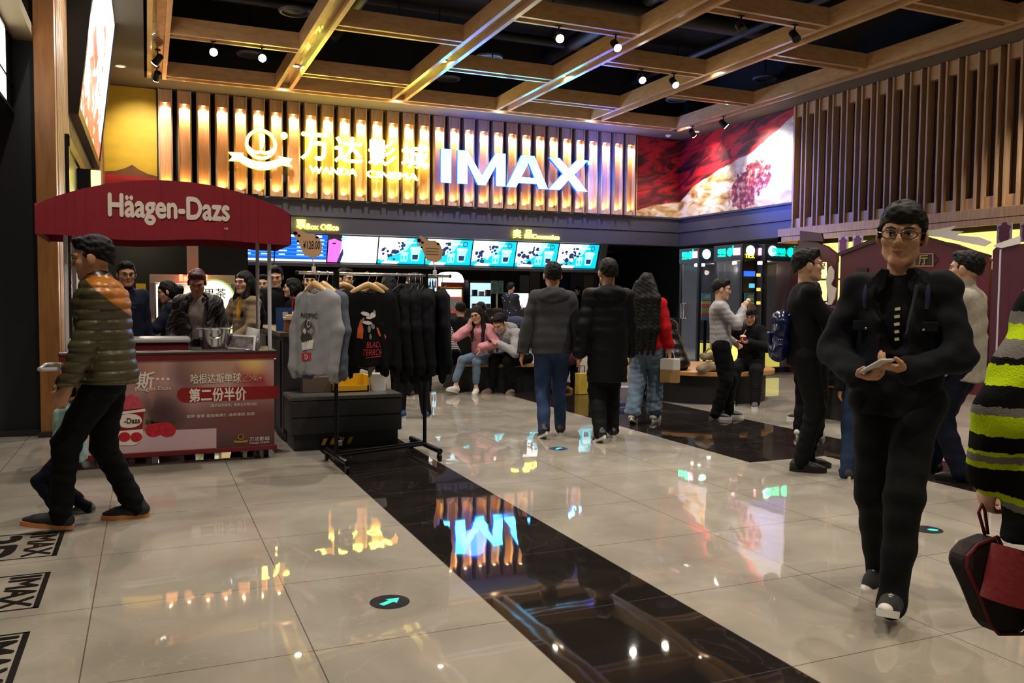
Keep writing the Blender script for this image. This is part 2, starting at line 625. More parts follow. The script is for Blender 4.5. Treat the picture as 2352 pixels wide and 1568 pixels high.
for x, y, lb in ((2.58, 16.2, 'glowing downlight in the yellow-lit beam above the crest sign'), (2.6, 17.8, 'glowing downlight at the foot of the yellow-lit beam'),
                 (4.95, 14.72, 'glowing downlight in the blue-lit beam above the four characters'), (4.97, 17.8, 'glowing downlight at the beam end above the four characters'),
                 (7.34, 14.72, 'glowing downlight in the blue-lit beam above the big letters'), (7.35, 17.8, 'glowing downlight at the beam end above the big letter M'),
                 (9.7, 13.25, 'glowing downlight in the violet-lit beam left of the speaker grille'), (9.7, 17.8, 'glowing downlight at the beam end above the big letter X'),
                 (12.03, 17.75, 'glowing downlight in the grid corner above the red mural')):
    downlight(x, y, True, lb, 330, group=GR, z=5.588)
# the same fittings go on over the viewer's head
for x, y in ((0.22, 9.5), (0.22, 4.0), (2.58, 7.3), (2.58, 2.0), (4.96, 9.3), (4.96, 5.0), (4.96, 0.5), (7.34, 7.0), (7.34, 2.5), (9.72, 6.2), (12.1, 8.0), (0.22, -1.0), (2.58, -2.0)):
    downlight(x, y, True, 'downlight set in a timber beam over the near floor', 430 if y > 4.5 else 270, group='downlights over the near floor', z=5.588)
for x, y, lb in ((-0.4, 17.4, 'round pale downlight in the soffit above the yellow mural'), (12.7, 17.9, 'round pale disc light in the soffit above the red mural')):
    t = thing('soffit_downlight', lb, 'downlight', (x, y, ZC))
    MB().lathe([(0.1, 0.0), (0.1, -0.01), (0.085, -0.014)], seg=24).build('trim_ring', white_p, t, smooth=True)
    MB().lathe([(0.08, -0.012), (0.08, -0.016)], seg=24).build('diffuser', E('soft_diffuser', (1, 0.9, 0.62), 0.8), t)
for y in (7.4, 4.6):
    downlight(-.42, y, True, 'added downlight in the soffit brightening the timber pillar', 170, group='added soffit downlights before the pillar', z=5.54)  # unseen fittings added to brighten the pillar front
t = thing('smoke_detector', 'small white smoke detector on the soffit at the ceiling corner', 'smoke detector', (12.35, 18.6, ZC))
MB().lathe([(0.08, 0), (0.08, -0.02), (0.05, -0.045), (0.02, -0.06)], seg=20).build('housing', white_p, t, smooth=True)
for k, (x, y) in enumerate(((2.3, 14.5), (6.2, 15.6), (12.1, 14.6), (11.5, 17.0), (6.0, 17.5), (1.9, 17.4))):
    lb = ['round dark ceiling speaker in the bay by the glaring spotlights', 'round dark ceiling speaker in the bay above the big letters', 'round dark ceiling speaker in the bay by the slatted side wall', 'round dark ceiling speaker in the bay at the mural corner',
          'round dark ceiling speaker above the four characters', 'round dark ceiling speaker in the corner bay above the first wall fins'][k]
    t = thing('ceiling_speaker', lb, 'speaker', (x, y, 6.05), 0, 'round ceiling speakers')
    MB().lathe([(0.25, 0.0), (0.27, -0.02), (0.25, -0.05), (0.21, -0.05), (0.21, -0.02)], seg=32).build('rim', M('speaker_rim', (62, 62, 72), 0.5), t, smooth=True)
    MB().lathe([(0.2, -0.02), (0.08, -0.03), (0.03, -0.045)], seg=32).build('grille', M('speaker_grille', (34, 34, 42), 0.6), t, smooth=True)
    MB().tube([(0, 0, 0), (0, 0, 1.25)], 0.012, 6).build('hanger_rod', metal_black, t)

# ================================================================ lit timber fins behind the cinema sign
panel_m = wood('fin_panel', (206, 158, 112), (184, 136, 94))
fin_proto = None
FX0, FP = 0.25, 0.3684


def make_fin(lit, label, group):
    t = thing('wall_fin', label, 'wall fin', (0, 0, 0), 0, group)
    hw = 0.135
    z0, z1 = 3.48, 5.53
    MB().span((-hw, -0.15, z0), (-hw + .03, 0.15, z1)).span((hw - .03, -0.15, z0), (hw, 0.15, z1)).build('side_board', W_light, t)
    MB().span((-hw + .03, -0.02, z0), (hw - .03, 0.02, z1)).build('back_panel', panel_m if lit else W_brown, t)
    MB().span((-hw + .03, -0.12, 5.27), (hw - .03, -0.02, z1)).build('top_block', W_light, t)
    MB().span((-hw + .03, -0.10, z0), (hw - .03, -0.02, 3.56 if lit else 3.12)).build('bottom_block', W_light, t)
    if lit:
        MB().lathe([(0.03, 5.268), (0.03, 5.262)], (0, -0.075, 0), 12).build('downlight_lens', E('fin_lens', (1, .72, .38), 30), t)
        lamp('SPOT', (0, -0.078, 5.25), 175, (1, .77, .48), t, (0, -0.03, 3.5), 0.02, 120, 0.9, wld=False)
        lamp('SPOT', (0, -0.062, 3.565), 21, (1, .66, .24), t, (0, -0.03, 5.4), 0.02, 140, 0.9, wld=False)
    return t


def rdup(src):
    """copies a thing with its parts and its lamps"""
    return dup(src)


f0 = make_fin(True, 'glowing timber wall fin in the long lit row behind the cinema sign', 'lit fins behind the cinema sign')
for i in range(31):
    f = f0 if i == 0 else dup(f0)
    f.location = (FX0 + 0.135 + FP * i, 19.05, 0)
# unlit fins of the side wall
fy = [14.60, 14.24, 13.87, 13.49, 13.11, 12.73, 12.35, 11.97, 11.58, 11.20, 10.82, 10.43, 10.05, 9.66, 9.28, 8.9, 8.5]


def make_fin2():
    t = thing('wall_fin', 'unlit pale timber wall fin with brown recess on the side wall', 'wall fin', (0, 0, 0), 0, 'unlit fins of the side wall')
    hw = 0.135
    z0, z1 = 2.86, 5.53
    MB().span((-hw, -0.2, z0), (-hw + .035, 0.1, z1)).span((hw - .035, -0.2, z0), (hw, 0.1, z1)).build('side_board', W_light, t)
    MB().span((-hw + .035, -0.04, z0), (hw - .035, 0.0, z1)).build('back_panel', W_brown, t)
    MB().span((-hw + .035, -0.16, 5.28), (hw - .035, -0.04, z1)).build('top_block', W_light, t)
    MB().span((-hw + .035, -0.16, z0), (hw - .035, -0.04, 3.1)).build('bottom_block', W_light, t)
    return t


g0 = make_fin2()
for i, y in enumerate(fy):
    g = g0 if i == 0 else dup(g0)
    g.location = (13.1, y - 0.135, 0)
    g.rotation_euler = (0, 0, -PI / 2)
lg = MB()
lg.span((12.55, 3.0, 2.68), (13.3, 14.62, 2.86)).span((12.55, 3.0, 2.58), (12.62, 14.62, 2.7)).span((12.55, 14.5, 2.56), (13.3, 14.62, 2.7))
struct(lg.build('trim_ledge', W_light, bevel=0.004))

# ================================================================ illuminated signs on the fins
yl = E('sign_face_yellow', (5.2, 4.6, 0.55), 1.6)
yl_side = E('sign_side_yellow', (1.0, .75, 0.03), 1.2)
bl = E('sign_face_blue', (0.45, 4.6, 7.0), 1.6)
bl_side = E('sign_side_blue', (0.0, .08, 1.6), 2.0)
SY = 18.86


def solid(name, outlines, mats, parent, y0=SY, d=0.09):
    """front face bright, returns coloured"""
    b = MB()
    for pts in outlines:
        k = len(pts)
        fr = [(p[0], y0 - d, p[1]) for p in pts]
        bk = [(p[0], y0, p[1]) for p in pts]
        b.add(fr, [tuple(range(k))], 0)
        b.add(fr + bk, [(i, (i + 1) % k, k + (i + 1) % k, k + i) for i in range(k)] + [tuple(range(k, 2 * k))], 1)
    return b.build(name, mats, parent, wld=True)


def ring(cx, cz, r0, r1, n=40):
    out = []
    for i in range(n):
        a, b2 = 2 * PI * i / n, 2 * PI * (i + 1) / n
        out.append([(cx + r0 * math.cos(a), cz + r0 * math.sin(a)), (cx + r1 * math.cos(a), cz + r1 * math.sin(a)), (cx + r1 * math.cos(b2), cz + r1 * math.sin(b2)), (cx + r0 * math.cos(b2), cz + r0 * math.sin(b2))])
    return out


def disc(cx, cz, r, n=20):
    return [[(cx + r * math.cos(2 * PI * i / n), cz + r * math.sin(2 * PI * i / n)) for i in range(n)]]


YM = [yl, yl_side]
t = thing('crest_sign', 'glowing crest sign with ring, sail and ribbon on the lit fins', 'sign', (2.26, SY, 4.0))
solid('ring', ring(2.26, 4.54, 0.26, 0.325), YM, t)
solid('sail', [[(2.20, 4.76), (2.27, 4.78), (2.335, 4.74), (2.335, 4.60), (2.29, 4.44), (2.24, 4.44), (2.23, 4.62)]], YM, t)
wv = [(-.26, .02), (-.17, -.06), (-.08, -.09), (0, -.06), (.08, -.09), (.17, -.06), (.26, .02), (.24, -.10), (.13, -.145), (.06, -.15), (0, -.125), (-.06, -.15), (-.13, -.145), (-.24, -.10)]
solid('wave', [[(2.26 + a, 4.48 + b) for a, b in wv[k:k + 2]] + [(2.26 + wv[13 - k - 1][0], 4.48 + wv[13 - k - 1][1]), (2.26 + wv[13 - k][0], 4.48 + wv[13 - k][1])] for k in range(6)], YM, t)
rib = []
N_ = 14
for i in range(N_):
    xa, xb = -.42 + .84 * i / N_, -.42 + .84 * (i + 1) / N_
    fa, fb = -.13 * (1 - (xa / .42) ** 2), -.13 * (1 - (xb / .42) ** 2)
    rib.append([(2.26 + xa, 4.13 + fa), (2.26 + xb, 4.13 + fb), (2.26 + xb, 4.30 + fb), (2.26 + xa, 4.30 + fa)])
rib.append([(1.60, 4.15), (1.90, 4.15), (1.90, 4.33), (1.60, 4.33), (1.68, 4.24)])
rib.append([(2.92, 4.10), (2.84, 4.19), (2.92, 4.28), (2.62, 4.32), (2.62, 4.14)])
solid('ribbon', rib, YM, t)
solid('dot', disc(2.737, 4.76, 0.075), YM, t)
t = thing('cinema_name_sign', 'glowing yellow four-character cinema name with small capitals below', 'sign', (4.5, SY, 4.0))
for ch, x, z, ww, hh in (('万', 3.40, 4.585, .58, .56), ('达', 4.14, 4.57, .60, .54), ('影', 4.90, 4.565, .60, .55), ('城', 5.67, 4.545, .61, .55)):
    text('character', ch, (x, SY, z), XR, ZU, ww, hh, yl, t, 0.09, 0.022)
text('small_lettering', 'WANDA', (3.80, SY, 4.085), XR, ZU, 1.03, .15, yl, t, 0.07, 0.03)
text('small_lettering', 'CINEMA', (5.14, SY, 4.075), XR, ZU, 1.18, .15, yl, t, 0.07, 0.03)
t = thing('letter_sign', 'large white-blue glowing capital letters on the lit fins', 'sign', (8.2, SY, 4.0))
Z0, Z1 = 3.985, 4.755
BMs = [bl, bl_side]


def L2(x0, x1, pts):
    return [(x0 + (x1 - x0) * a, Z0 + (Z1 - Z0) * b) for a, b in pts]


solid('letter_i', [L2(6.27, 6.52, [(0, 0), (1, 0), (1, 1), (0, 1)])], BMs, t)
solid('letter_m', [L2(6.68, 7.89, p) for p in ([(0, 0), (.2, 0), (.2, 1), (0, 1)], [(.8, 0), (1, 0), (1, 1), (.8, 1)], [(.2, 1), (.2, .62), (.42, 0), (.5, 0), (.5, .28)], [(.8, 1), (.5, .28), (.5, 0), (.58, 0), (.8, .62)])], BMs, t)
solid('letter_a', [L2(7.92, 9.02, p) for p in ([(0, 0), (.23, 0), (.52, .78), (.52, 1), (.36, 1)], [(1, 0), (.66, 1), (.52, 1), (.52, .78), (.77, 0)], [(.28, .14), (.72, .14), (.67, .32), (.34, .32)])], BMs, t)
solid('letter_x', [L2(9.04, 10.11, p) for p in ([(0, 0), (.28, 0), (.5, .33), (.35, .52)], [(.72, 0), (1, 0), (.65, .52), (.5, .33)], [(.35, .52), (.5, .33), (.65, .52), (1, 1), (.74, 1), (.5, .7), (.27, 1), (.0, 1)])], BMs, t)
solid('dot', disc(10.17, 4.70, 0.06), BMs, t)
# blue lamps added to strengthen the sign's glow on its surroundings
for x, e_ in ((7.0, 80), (10.4, 150)):
    lamp('POINT', (x, 18.4, 4.4), e_, (0.03, 0.10, 1.0), t, size=0.3)
lamp('SPOT', (10.3, 18.3, 4.3), 900, (.04, .10, 1.0), t, (13.0, 13.8, 3.3), .25, 50, 1.0)  # added spot without a fixture, tints the side wall fins blue
ym2 = E('fascia_letter_yellow', (4.0, 3.3, 0.25), 1.6)
t = thing('box_office_sign', 'glowing yellow ticket counter sign on the charcoal fascia', 'sign', (3.3, 19.03, 2.8))
for ch, x in (('售', 2.79), ('票', 3.13)):
    text('character', ch, (x, 19.05, 2.905), XR, ZU, .2, .2, ym2, t, 0.05, 0.02)
text('lettering', 'Box Office', (3.60, 19.05, 2.865), XR, ZU, .70, .125, ym2, t, 0.05, 0.02)
t = thing('concession_sign', 'glowing yellow snack counter sign on the charcoal fascia', 'sign', (8.8, 19.03, 2.8))
for ch, x in (('卖', 8.32), ('品', 8.63)):
    text('character', ch, (x, 19.05, 2.895), XR, ZU, .2, .2, ym2, t, 0.05, 0.02)
text('lettering', 'Concession', (9.10, 19.05, 2.845), XR, ZU, .72, .11, ym2, t, 0.05, 0.02)

# ================================================================ murals
m = M('red_mural_paint', (120, 20, 25), 0.55)
N, L, b = nodes(m)
geo = N.new('ShaderNodeNewGeometry'); sep = N.new('ShaderNodeSeparateXYZ'); L.new(geo.outputs['Position'], sep.inputs[0])


def mth(op, a, c=None, clamp=False):
    n = N.new('ShaderNodeMath'); n.operation = op; n.use_clamp = clamp
    for i, q in enumerate((a, c)):
        if q is None:
            continue
        if isinstance(q, (int, float)):
            n.inputs[i].default_value = q
        else:
            L.new(q, n.inputs[i])
    return n.outputs[0]


def ramp(src, stops):
    r = N.new('ShaderNodeValToRGB')
    e = r.color_ramp.elements
    while len(e) < len(stops):
        e.new(0.5)
    for i, (p, c) in enumerate(stops):
        e[i].position = p
        e[i].color = (*c, 1) if len(c) == 3 else c
    L.new(src, r.inputs[0])
    return r.outputs[0]


def mixc(f, a, c):
    n = N.new('ShaderNodeMixRGB')
    for i, q in enumerate((f, a, c)):
        if isinstance(q, tuple):
            n.inputs[i].default_value = (*q, 1)
        elif isinstance(q, (int, float)):
            n.inputs[i].default_value = q
        else:
            L.new(q, n.inputs[i])
    return n.outputs[0]


def noise(vec, sc, det=4, dis=0.0):
    n = N.new('ShaderNodeTexNoise'); n.inputs['Scale'].default_value = sc; n.inputs['Detail'].default_value = det; n.inputs['Distortion'].default_value = dis
    L.new(vec, n.inputs['Vector'])
    return n.outputs[0]


def comb(x, y, z=0.0):
    n = N.new('ShaderNodeCombineXYZ')
    for i, q in enumerate((x, y, z)):
        if isinstance(q, (int, float)):
            n.inputs[i].default_value = q
        else:
            L.new(q, n.inputs[i])
    return n.outputs[0]


sc_ = mth('ADD', mth('SUBTRACT', sep.outputs[0], 11.68), mth('SUBTRACT', 19.05, sep.outputs[1]))
tt = mth('DIVIDE', mth('SUBTRACT', sep.outputs[2], 3.48), 2.08)
sn = mth('DIVIDE', sc_, 5.7)
g = lambda v: (v, v, v)
thr = ramp(sn, [(0, g(.05)), (.12, g(.16)), (.24, g(.2)), (.35, g(.38)), (.55, g(.52)), (.74, g(.62)), (1.0, g(.93))])
wob = mth('MULTIPLY', mth('SUBTRACT', noise(comb(sc_, tt), 2.0), .5), .08)
dd = mth('ADD', mth('SUBTRACT', tt, thr), wob)
redmask = mth('MULTIPLY', mth('ADD', dd, 0.01), 60, True)
fold = noise(comb(mth('MULTIPLY', sc_, .5), mth('ADD', mth('MULTIPLY', tt, 3.2), mth('MULTIPLY', sc_, -.35))), 2.6, 3, 1.2)
redc = ramp(fold, [(.3, lin((30, 8, 12))), (.45, lin((90, 10, 18))), (.58, lin((190, 22, 30))), (.75, lin((70, 12, 18)))])
dust = noise(comb(mth('MULTIPLY', sc_, .7), mth('MULTIPLY', tt, 3.0)), 3.0, 7, .8)
dustc = ramp(dust, [(.3, lin((120, 80, 40))), (.45, lin((205, 165, 105))), (.58, lin((240, 225, 200))), (.75, lin((190, 170, 160)))])
whitef = mth('SUBTRACT', 1.0, mth('MULTIPLY', mth('ADD', mth('ABSOLUTE', mth('SUBTRACT', sn, .9)), mth('MULTIPLY', mth('ABSOLUTE', mth('SUBTRACT', tt, .5)), .3)), 3.2), True)
dustc = mixc(whitef, dustc, lin((250, 245, 248)))
# a plain ragged rock mass stands where the poster's figure was
ex = mth('DIVIDE', mth('SUBTRACT', sn, .73), .16)
ey = mth('DIVIDE', mth('SUBTRACT', tt, .27), .36)
rk = mth('ADD', mth('POWER', mth('ABSOLUTE', mth('SUBTRACT', ex, mth('MULTIPLY', ey, .5))), 1.4), mth('POWER', mth('ABSOLUTE', ey), 1.6))
rk = mth('ADD', rk, mth('MULTIPLY', mth('SUBTRACT', noise(comb(sc_, mth('MULTIPLY', tt, 2)), 5, 4), .5), 1.6))
rkm = mth('MULTIPLY', mth('SUBTRACT', .75, rk), 8, True)
rockc = ramp(noise(comb(sc_, mth('MULTIPLY', tt, 2)), 8, 5), [(.35, lin((50, 20, 50))), (.5, lin((150, 50, 45))), (.65, lin((200, 160, 150)))])
col = mixc(redmask, dustc, redc)
col = mixc(rkm, col, rockc)
L.new(col, b.inputs['Base Color'])
t = thing('wall_mural', 'red drapery and golden dust mural wrapping the room corner', 'mural', (13.0, 19.0, 3.48))
MB().span((11.68, 19.02, 3.49), (13.03, 19.06, 5.53)).build('panel', m, t, wld=True)
MB().span((13.03, 14.73, 3.49), (13.07, 19.06, 5.53)).build('panel', m, t, wld=True)
MB().span((11.665, 19.0, 3.49), (11.69, 19.06, 5.53)).build('edge_strip', W_light, t, wld=True)
MB().span((13.0, 14.70, 3.49), (13.06, 14.735, 5.53)).build('edge_strip', W_light, t, wld=True)
t = thing('wall_mural', 'yellow desert mural with a brown mountain beside the lit fins', 'mural', (-0.3, 19.0, 3.48))
MB().span((-0.76, 19.02, 3.49), (0.22, 19.06, 5.53)).build('sky_panel', M('yellow_mural', (206, 166, 22), 0.6, noise=0.12, scale=2.5, stretch=(.6, 1, 2)), t, wld=True)
MB().poly([(-.76, 3.80), (-.55, 3.83), (-.36, 3.90), (-.25, 3.97), (-.12, 3.88), (.05, 3.80), (.22, 3.765), (.22, 3.70), (-.76, 3.70)], (0, 19.02, 0), XR, ZU, 0.004).build('mountain', M('mural_brown', (112, 66, 20), 0.6, noise=.35, scale=3), t, wld=True)
MB().poly([(-.76, 3.49), (.22, 3.49), (.22, 3.71), (-.76, 3.76)], (0, 19.014, 0), XR, ZU, 0.004).build('red_ground', M('mural_red', (176, 22, 22), 0.6, noise=.5, scale=3, stretch=(.5, 1, 3)), t, wld=True)
MB().span((-.76, 19.0, 3.48), (.22, 19.02, 3.5)).build('edge_strip', W_light, t, wld=True)

# ================================================================ tilted lightbox on the timber wall, portal below it
m = E('lightbox_art', (1, 1, 1), 1.7)
N, L, b = nodes(m)
geo = N.new('ShaderNodeNewGeometry'); sep = N.new('ShaderNodeSeparateXYZ'); L.new(geo.outputs['Position'], sep.inputs[0])
ny = mth('DIVIDE', mth('SUBTRACT', sep.outputs[1], 10.45), 4.35)
nz = mth('DIVIDE', mth('SUBTRACT', sep.outputs[2], 3.36), 2.2)
nn = noise(comb(mth('MULTIPLY', ny, 2.5), mth('MULTIPLY', nz, 3)), 2.2, 3, .6)
v = mth('SUBTRACT', mth('ADD', nn, mth('MULTIPLY', nz, -.42)), mth('MULTIPLY', mth('ABSOLUTE', mth('SUBTRACT', ny, .45)), .35))
b.inputs['Base Color'].default_value = (.04, .03, .03, 1)
c_ = ramp(v, [(.20, (1, .97, .93)), (.26, (1, .8, .75)), (.32, (.85, .17, .09)), (.46, (.75, .12, .06)), (.52, (1, .9, .5))])
L.new(c_, b.inputs['Emission Color'])
t = thing('lightbox', 'tall tilted backlit poster box on the slatted timber wall', 'lightbox', (-0.72, 12.6, 3.36))
o_, r_, u_ = Vector((-.70, 12.6, 4.4)), Vector((0, 1, 0)), Vector((.12, 0, 1)).normalized()
MB().poly([(-2.1, -1.0), (2.1, -1.0), (2.1, 1.11), (-2.1, 1.11)], o_ + Vector((.145, 0, 0)), r_, u_, .012).build('poster_face', m, t, wld=True)
n_ = r_.cross(u_)
fb = MB()
for p in ([(-2.22, -1.1), (2.22, -1.1), (2.22, -1.0), (-2.22, -1.0)], [(-2.22, -1.0), (-2.1, -1.0), (-2.1, 1.12), (-2.22, 1.12)], [(2.1, -1.0), (2.16, -1.0), (2.16, 1.12), (2.1, 1.12)]):
    fb.poly(p, o_ + Vector((-.06, 0, 0)), r_, u_, .235)
fb.poly([(-2.2, -1.08), (2.15, -1.08), (2.15, 1.12), (-2.2, 1.12)], o_ + Vector((-.04, 0, 0)), r_, u_, .12)
fb.build('frame', M('black_frame', (12, 12, 14), 0.25), t, wld=True)
text('lettering', '欢乐影城', o_ + Vector((.17, -.2, -.45)), r_, u_, 1.7, .5, E('lightbox_white', (1, 1, .95), 4), t, .004)
t = thing('wall_portal', 'dark framed opening in the timber wall below the lightbox', 'doorway', (-0.75, 11.9, 0))
MB().span((-.78, 9.86, 0), (-.72, 9.98, 2.98)).span((-.78, 9.86, 2.86), (-.72, 13.9, 2.98)).span((-.78, 13.8, 0), (-.72, 13.9, 2.98)).build('frame', M('black_frame', (12, 12, 14), 0.25), t, wld=True)
MB().span((-.78, 9.95, 0), (-.745, 13.85, 2.88)).build('panel', M('portal_grey', (70, 74, 84), 0.35), t, wld=True)
t = thing('exit_lightbox', 'small yellow glowing box sign beside the dark framed opening', 'sign', (-.72, 11.9, 2.55))
MB().span((-.745, 11.35, 2.52), (-.60, 11.5, 2.83)).build('housing', metal_black, t, wld=True)
MB().span((-.60, 11.36, 2.53), (-.5, 11.49, 2.82)).build('diffuser', E('yellow_glow', (1, .85, .12), 5), t, wld=True)
# backlit shop panel at the far side of the recess
t = thing('shop_lightbox', 'white backlit shop fascia panel high beside the timber pillar', 'lightbox', (-1.12, 7.2, 3.0))
MB().span((-1.12, 5.2, 2.99), (-1.10, 9.08, 3.02)).span((-1.12, 5.2, 3.235), (-1.10, 9.08, 3.255)).span((-1.12, 5.2, 3.65), (-1.10, 9.08, 3.68)).build('frame', M('black_frame', (12, 12, 14), 0.25), t, wld=True)
MB().span((-1.12, 5.3, 3.03), (-1.105, 8.62, 3.23)).span((-1.12, 5.3, 3.26), (-1.105, 8.62, 3.64)).build('diffuser', E('white_panel_glow', (1, .95, .88), 2.5), t, wld=True)

# ================================================================ menu screens over the counter
blu = E('screen_blue', (0.0, .12, .75), 1.1)
blu2 = E('screen_light_blue', (.05, .45, 1.0), 1.2)
whi = E('screen_white', (.95, .98, 1.0), 1.6)
cya = E('screen_cyan', (0.0, .55, .70), 1.25)
nav = E('screen_navy', (.01, .03, .12), 1.0)
pnk = E('screen_pink', (1.0, .16, .72), 1.2)
blk = E('screen_black', (.01, .01, .02), 1.0)
pale = E('screen_pale_cyan', (.35, .85, .95), 1.4)
SM = [blu, blu2, whi, cya, nav, pnk, blk, pale]
scu = Vector((0, -.23, .63)).normalized()
scn = Vector(XR).cross(scu)
rs = random.Random(3)
for k in range(8):
    x0 = 1.475 + 1.19 * k
    lab = ['first blue schedule screen over the counter, half hidden by the canopy', 'second blue schedule screen over the counter, behind the price tag', 'screen showing a pink face beside a white field', 'cyan snack screen next to the pink face screen', 'cyan snack screen behind the second price tag',
           'third cyan snack screen from the pink face screen', 'cyan snack screen above the hooded man, second from the row end', 'last cyan snack screen at the dark doorway end of the row'][k]
    t = thing('menu_screen', lab, 'screen', (x0, 19.9, 2.11), 0, 'menu screens over the counter')
    o_ = Vector((x0 + .595, 19.9, 2.13))
    MB().poly([(-.59, -.012), (.59, -.012), (.59, .685), (-.59, .685)], o_ - scn * .06, XR, scu, .06).build('housing', metal_black, t, wld=True)
    q = MB()

    def rc(a, b_, c, d, mi, lv=1):
        q.poly([(a, b_), (c, b_), (c, d), (a, d)], o_ + scn * (.002 * lv), XR, scu, .0018, mi)

    def pg(pts, mi, lv=2):
        q.poly(pts, o_ + scn * (.002 * lv), XR, scu, .0018, mi)
    if k < 2:
        rc(-.58, 0, .58, .67, 0)
        rc(-.58, 0, .58, .05, 2, 2)
        rc(-.5, .58, .45, .63, 2, 2)
        for j in range(5):
            zz = .12 + .09 * j
            rc(-.58, zz, .58, zz + .012, 1, 2)
            for xx in (-.5, -.1, .3):
                rc(xx, zz + .03, xx + .12 + .1 * rs.random(), zz + .055, 2, 3)
    elif k == 2:
        rc(-.58, 0, .58, .67, 2)
        pg([(-.58, 0), (-.36, 0), (-.30, .2), (-.27, .4), (-.3, .58), (-.58, .6)], 5, 2)
        pg([(-.58, .53), (-.45, .57), (-.28, .5), (-.25, .6), (-.3, .67), (-.58, .67)], 6, 3)
        pg([(-.5, .44), (-.4, .44), (-.42, .47), (-.48, .47)], 6, 3)
        pg([(-.36, 0), (-.28, 0), (-.22, .2), (-.24, .35), (-.30, .2)], 4, 3)
        pg([(-.3, .58), (-.2, .67), (-.12, .67), (-.26, .5)], 7, 3)
        for xx in (0.0, .05, .16, .24):
            rc(xx, .36, xx + .02, .41, 7, 3)
    else:
        rc(-.58, 0, .58, .67, 3)
        pg([(-.58, .1), (-.1, .25), (.1, .67), (-.58, .67)], 2, 2)
        pg([(-.1, .25), (.12, .35), (.3, .67), (.1, .67)], 7, 2)
        for j in range(16):
            cx_, cz_ = -.50 + .34 * rs.random(), .05 + .36 * rs.random()
            r__ = .03 + .045 * rs.random()
            pg([(cx_ + r__ * (.6 + .6 * rs.random()) * math.cos(a * PI / 4), cz_ + r__ * (.6 + .6 * rs.random()) * math.sin(a * PI / 4)) for a in range(8)], 4 if j % 3 else 2, 3 + j % 2)
        for j in range(9):
            cx_, cz_ = -.15 + .2 * rs.random(), .28 + .28 * rs.random()
            r__ = .02 + .04 * rs.random()
            pg([(cx_ + r__ * (.6 + .6 * rs.random()) * math.cos(a * PI / 4), cz_ + r__ * (.6 + .6 * rs.random()) * math.sin(a * PI / 4)) for a in range(8)], 4, 4)
        for xx in (-.02, .07):
            pg([(xx, .06), (xx + .07, .06), (xx + .09, .3), (xx - .01, .3)], 7, 4)
            pg([(xx + .02, .1), (xx + .05, .1), (xx + .06, .2), (xx + .01, .2)], 3, 5)
        pg([(.24, .08), (.42, .08), (.46, .38), (.21, .38)], 7, 4)
        pg([(.19, .38), (.48, .38), (.46, .43), (.21, .43)], 2, 5)
        pg([(.27, .12), (.4, .12), (.41, .24), (.26, .24)], 4, 5)
        pg([(.40 + .07 * math.cos(a * PI / 5), .54 + .07 * math.sin(a * PI / 5)) for a in range(10)], 4, 4)
        pg([(.40 + .05 * math.cos(a * PI / 5), .54 + .05 * math.sin(a * PI / 5)) for a in range(10)], 3, 5)
        for xx in range(6):
            rc(.05 + .05 * xx, .52, .085 + .05 * xx, .55, 2, 4)
        pg([(-.5, .0), (-.1, .0), (-.05, .06), (-.4, .08)], 2, 5)
    q.build('display', SM, t, wld=True)
hd = MB()
hd.poly([(1.3, -.09), (11.2, -.09), (11.2, -.02), (1.3, -.02)], (0, 19.86, 2.13), XR, scu, .1)
hd.poly([(1.3, -.09), (1.46, -.09), (1.46, .69), (1.3, .69)], (0, 19.95, 2.13), XR, scu, .12)
hd.poly([(11.02, -.09), (11.2, -.09), (11.2, .69), (11.02, .69)], (0, 19.95, 2.13), XR, scu, .12)
hd.span((2.4, 19.80, 2.74), (2.5, 19.9, 2.84)).span((6.2, 19.80, 2.74), (6.3, 19.9, 2.842)).span((10.0, 19.80, 2.74), (10.1, 19.9, 2.842))
hd.poly([(1.3, .67), (11.2, .67), (11.2, .70), (1.3, .70)], (0, 19.9, 2.13), XR, scu, .1)
tag(hd.build('screen_surround', M('screen_surround_grey', (58, 58, 66), 0.5), bevel=0.004), 'long dark grey surround holding the row of menu screens', 'frame')
# ================================================================ soft-form modelling: blended distance fields turned into meshes
V3 = lambda *a: np.array(a, float)


def nrm(v):
    v = np.asarray(v, float)
    return v / (np.linalg.norm(v) + 1e-12)


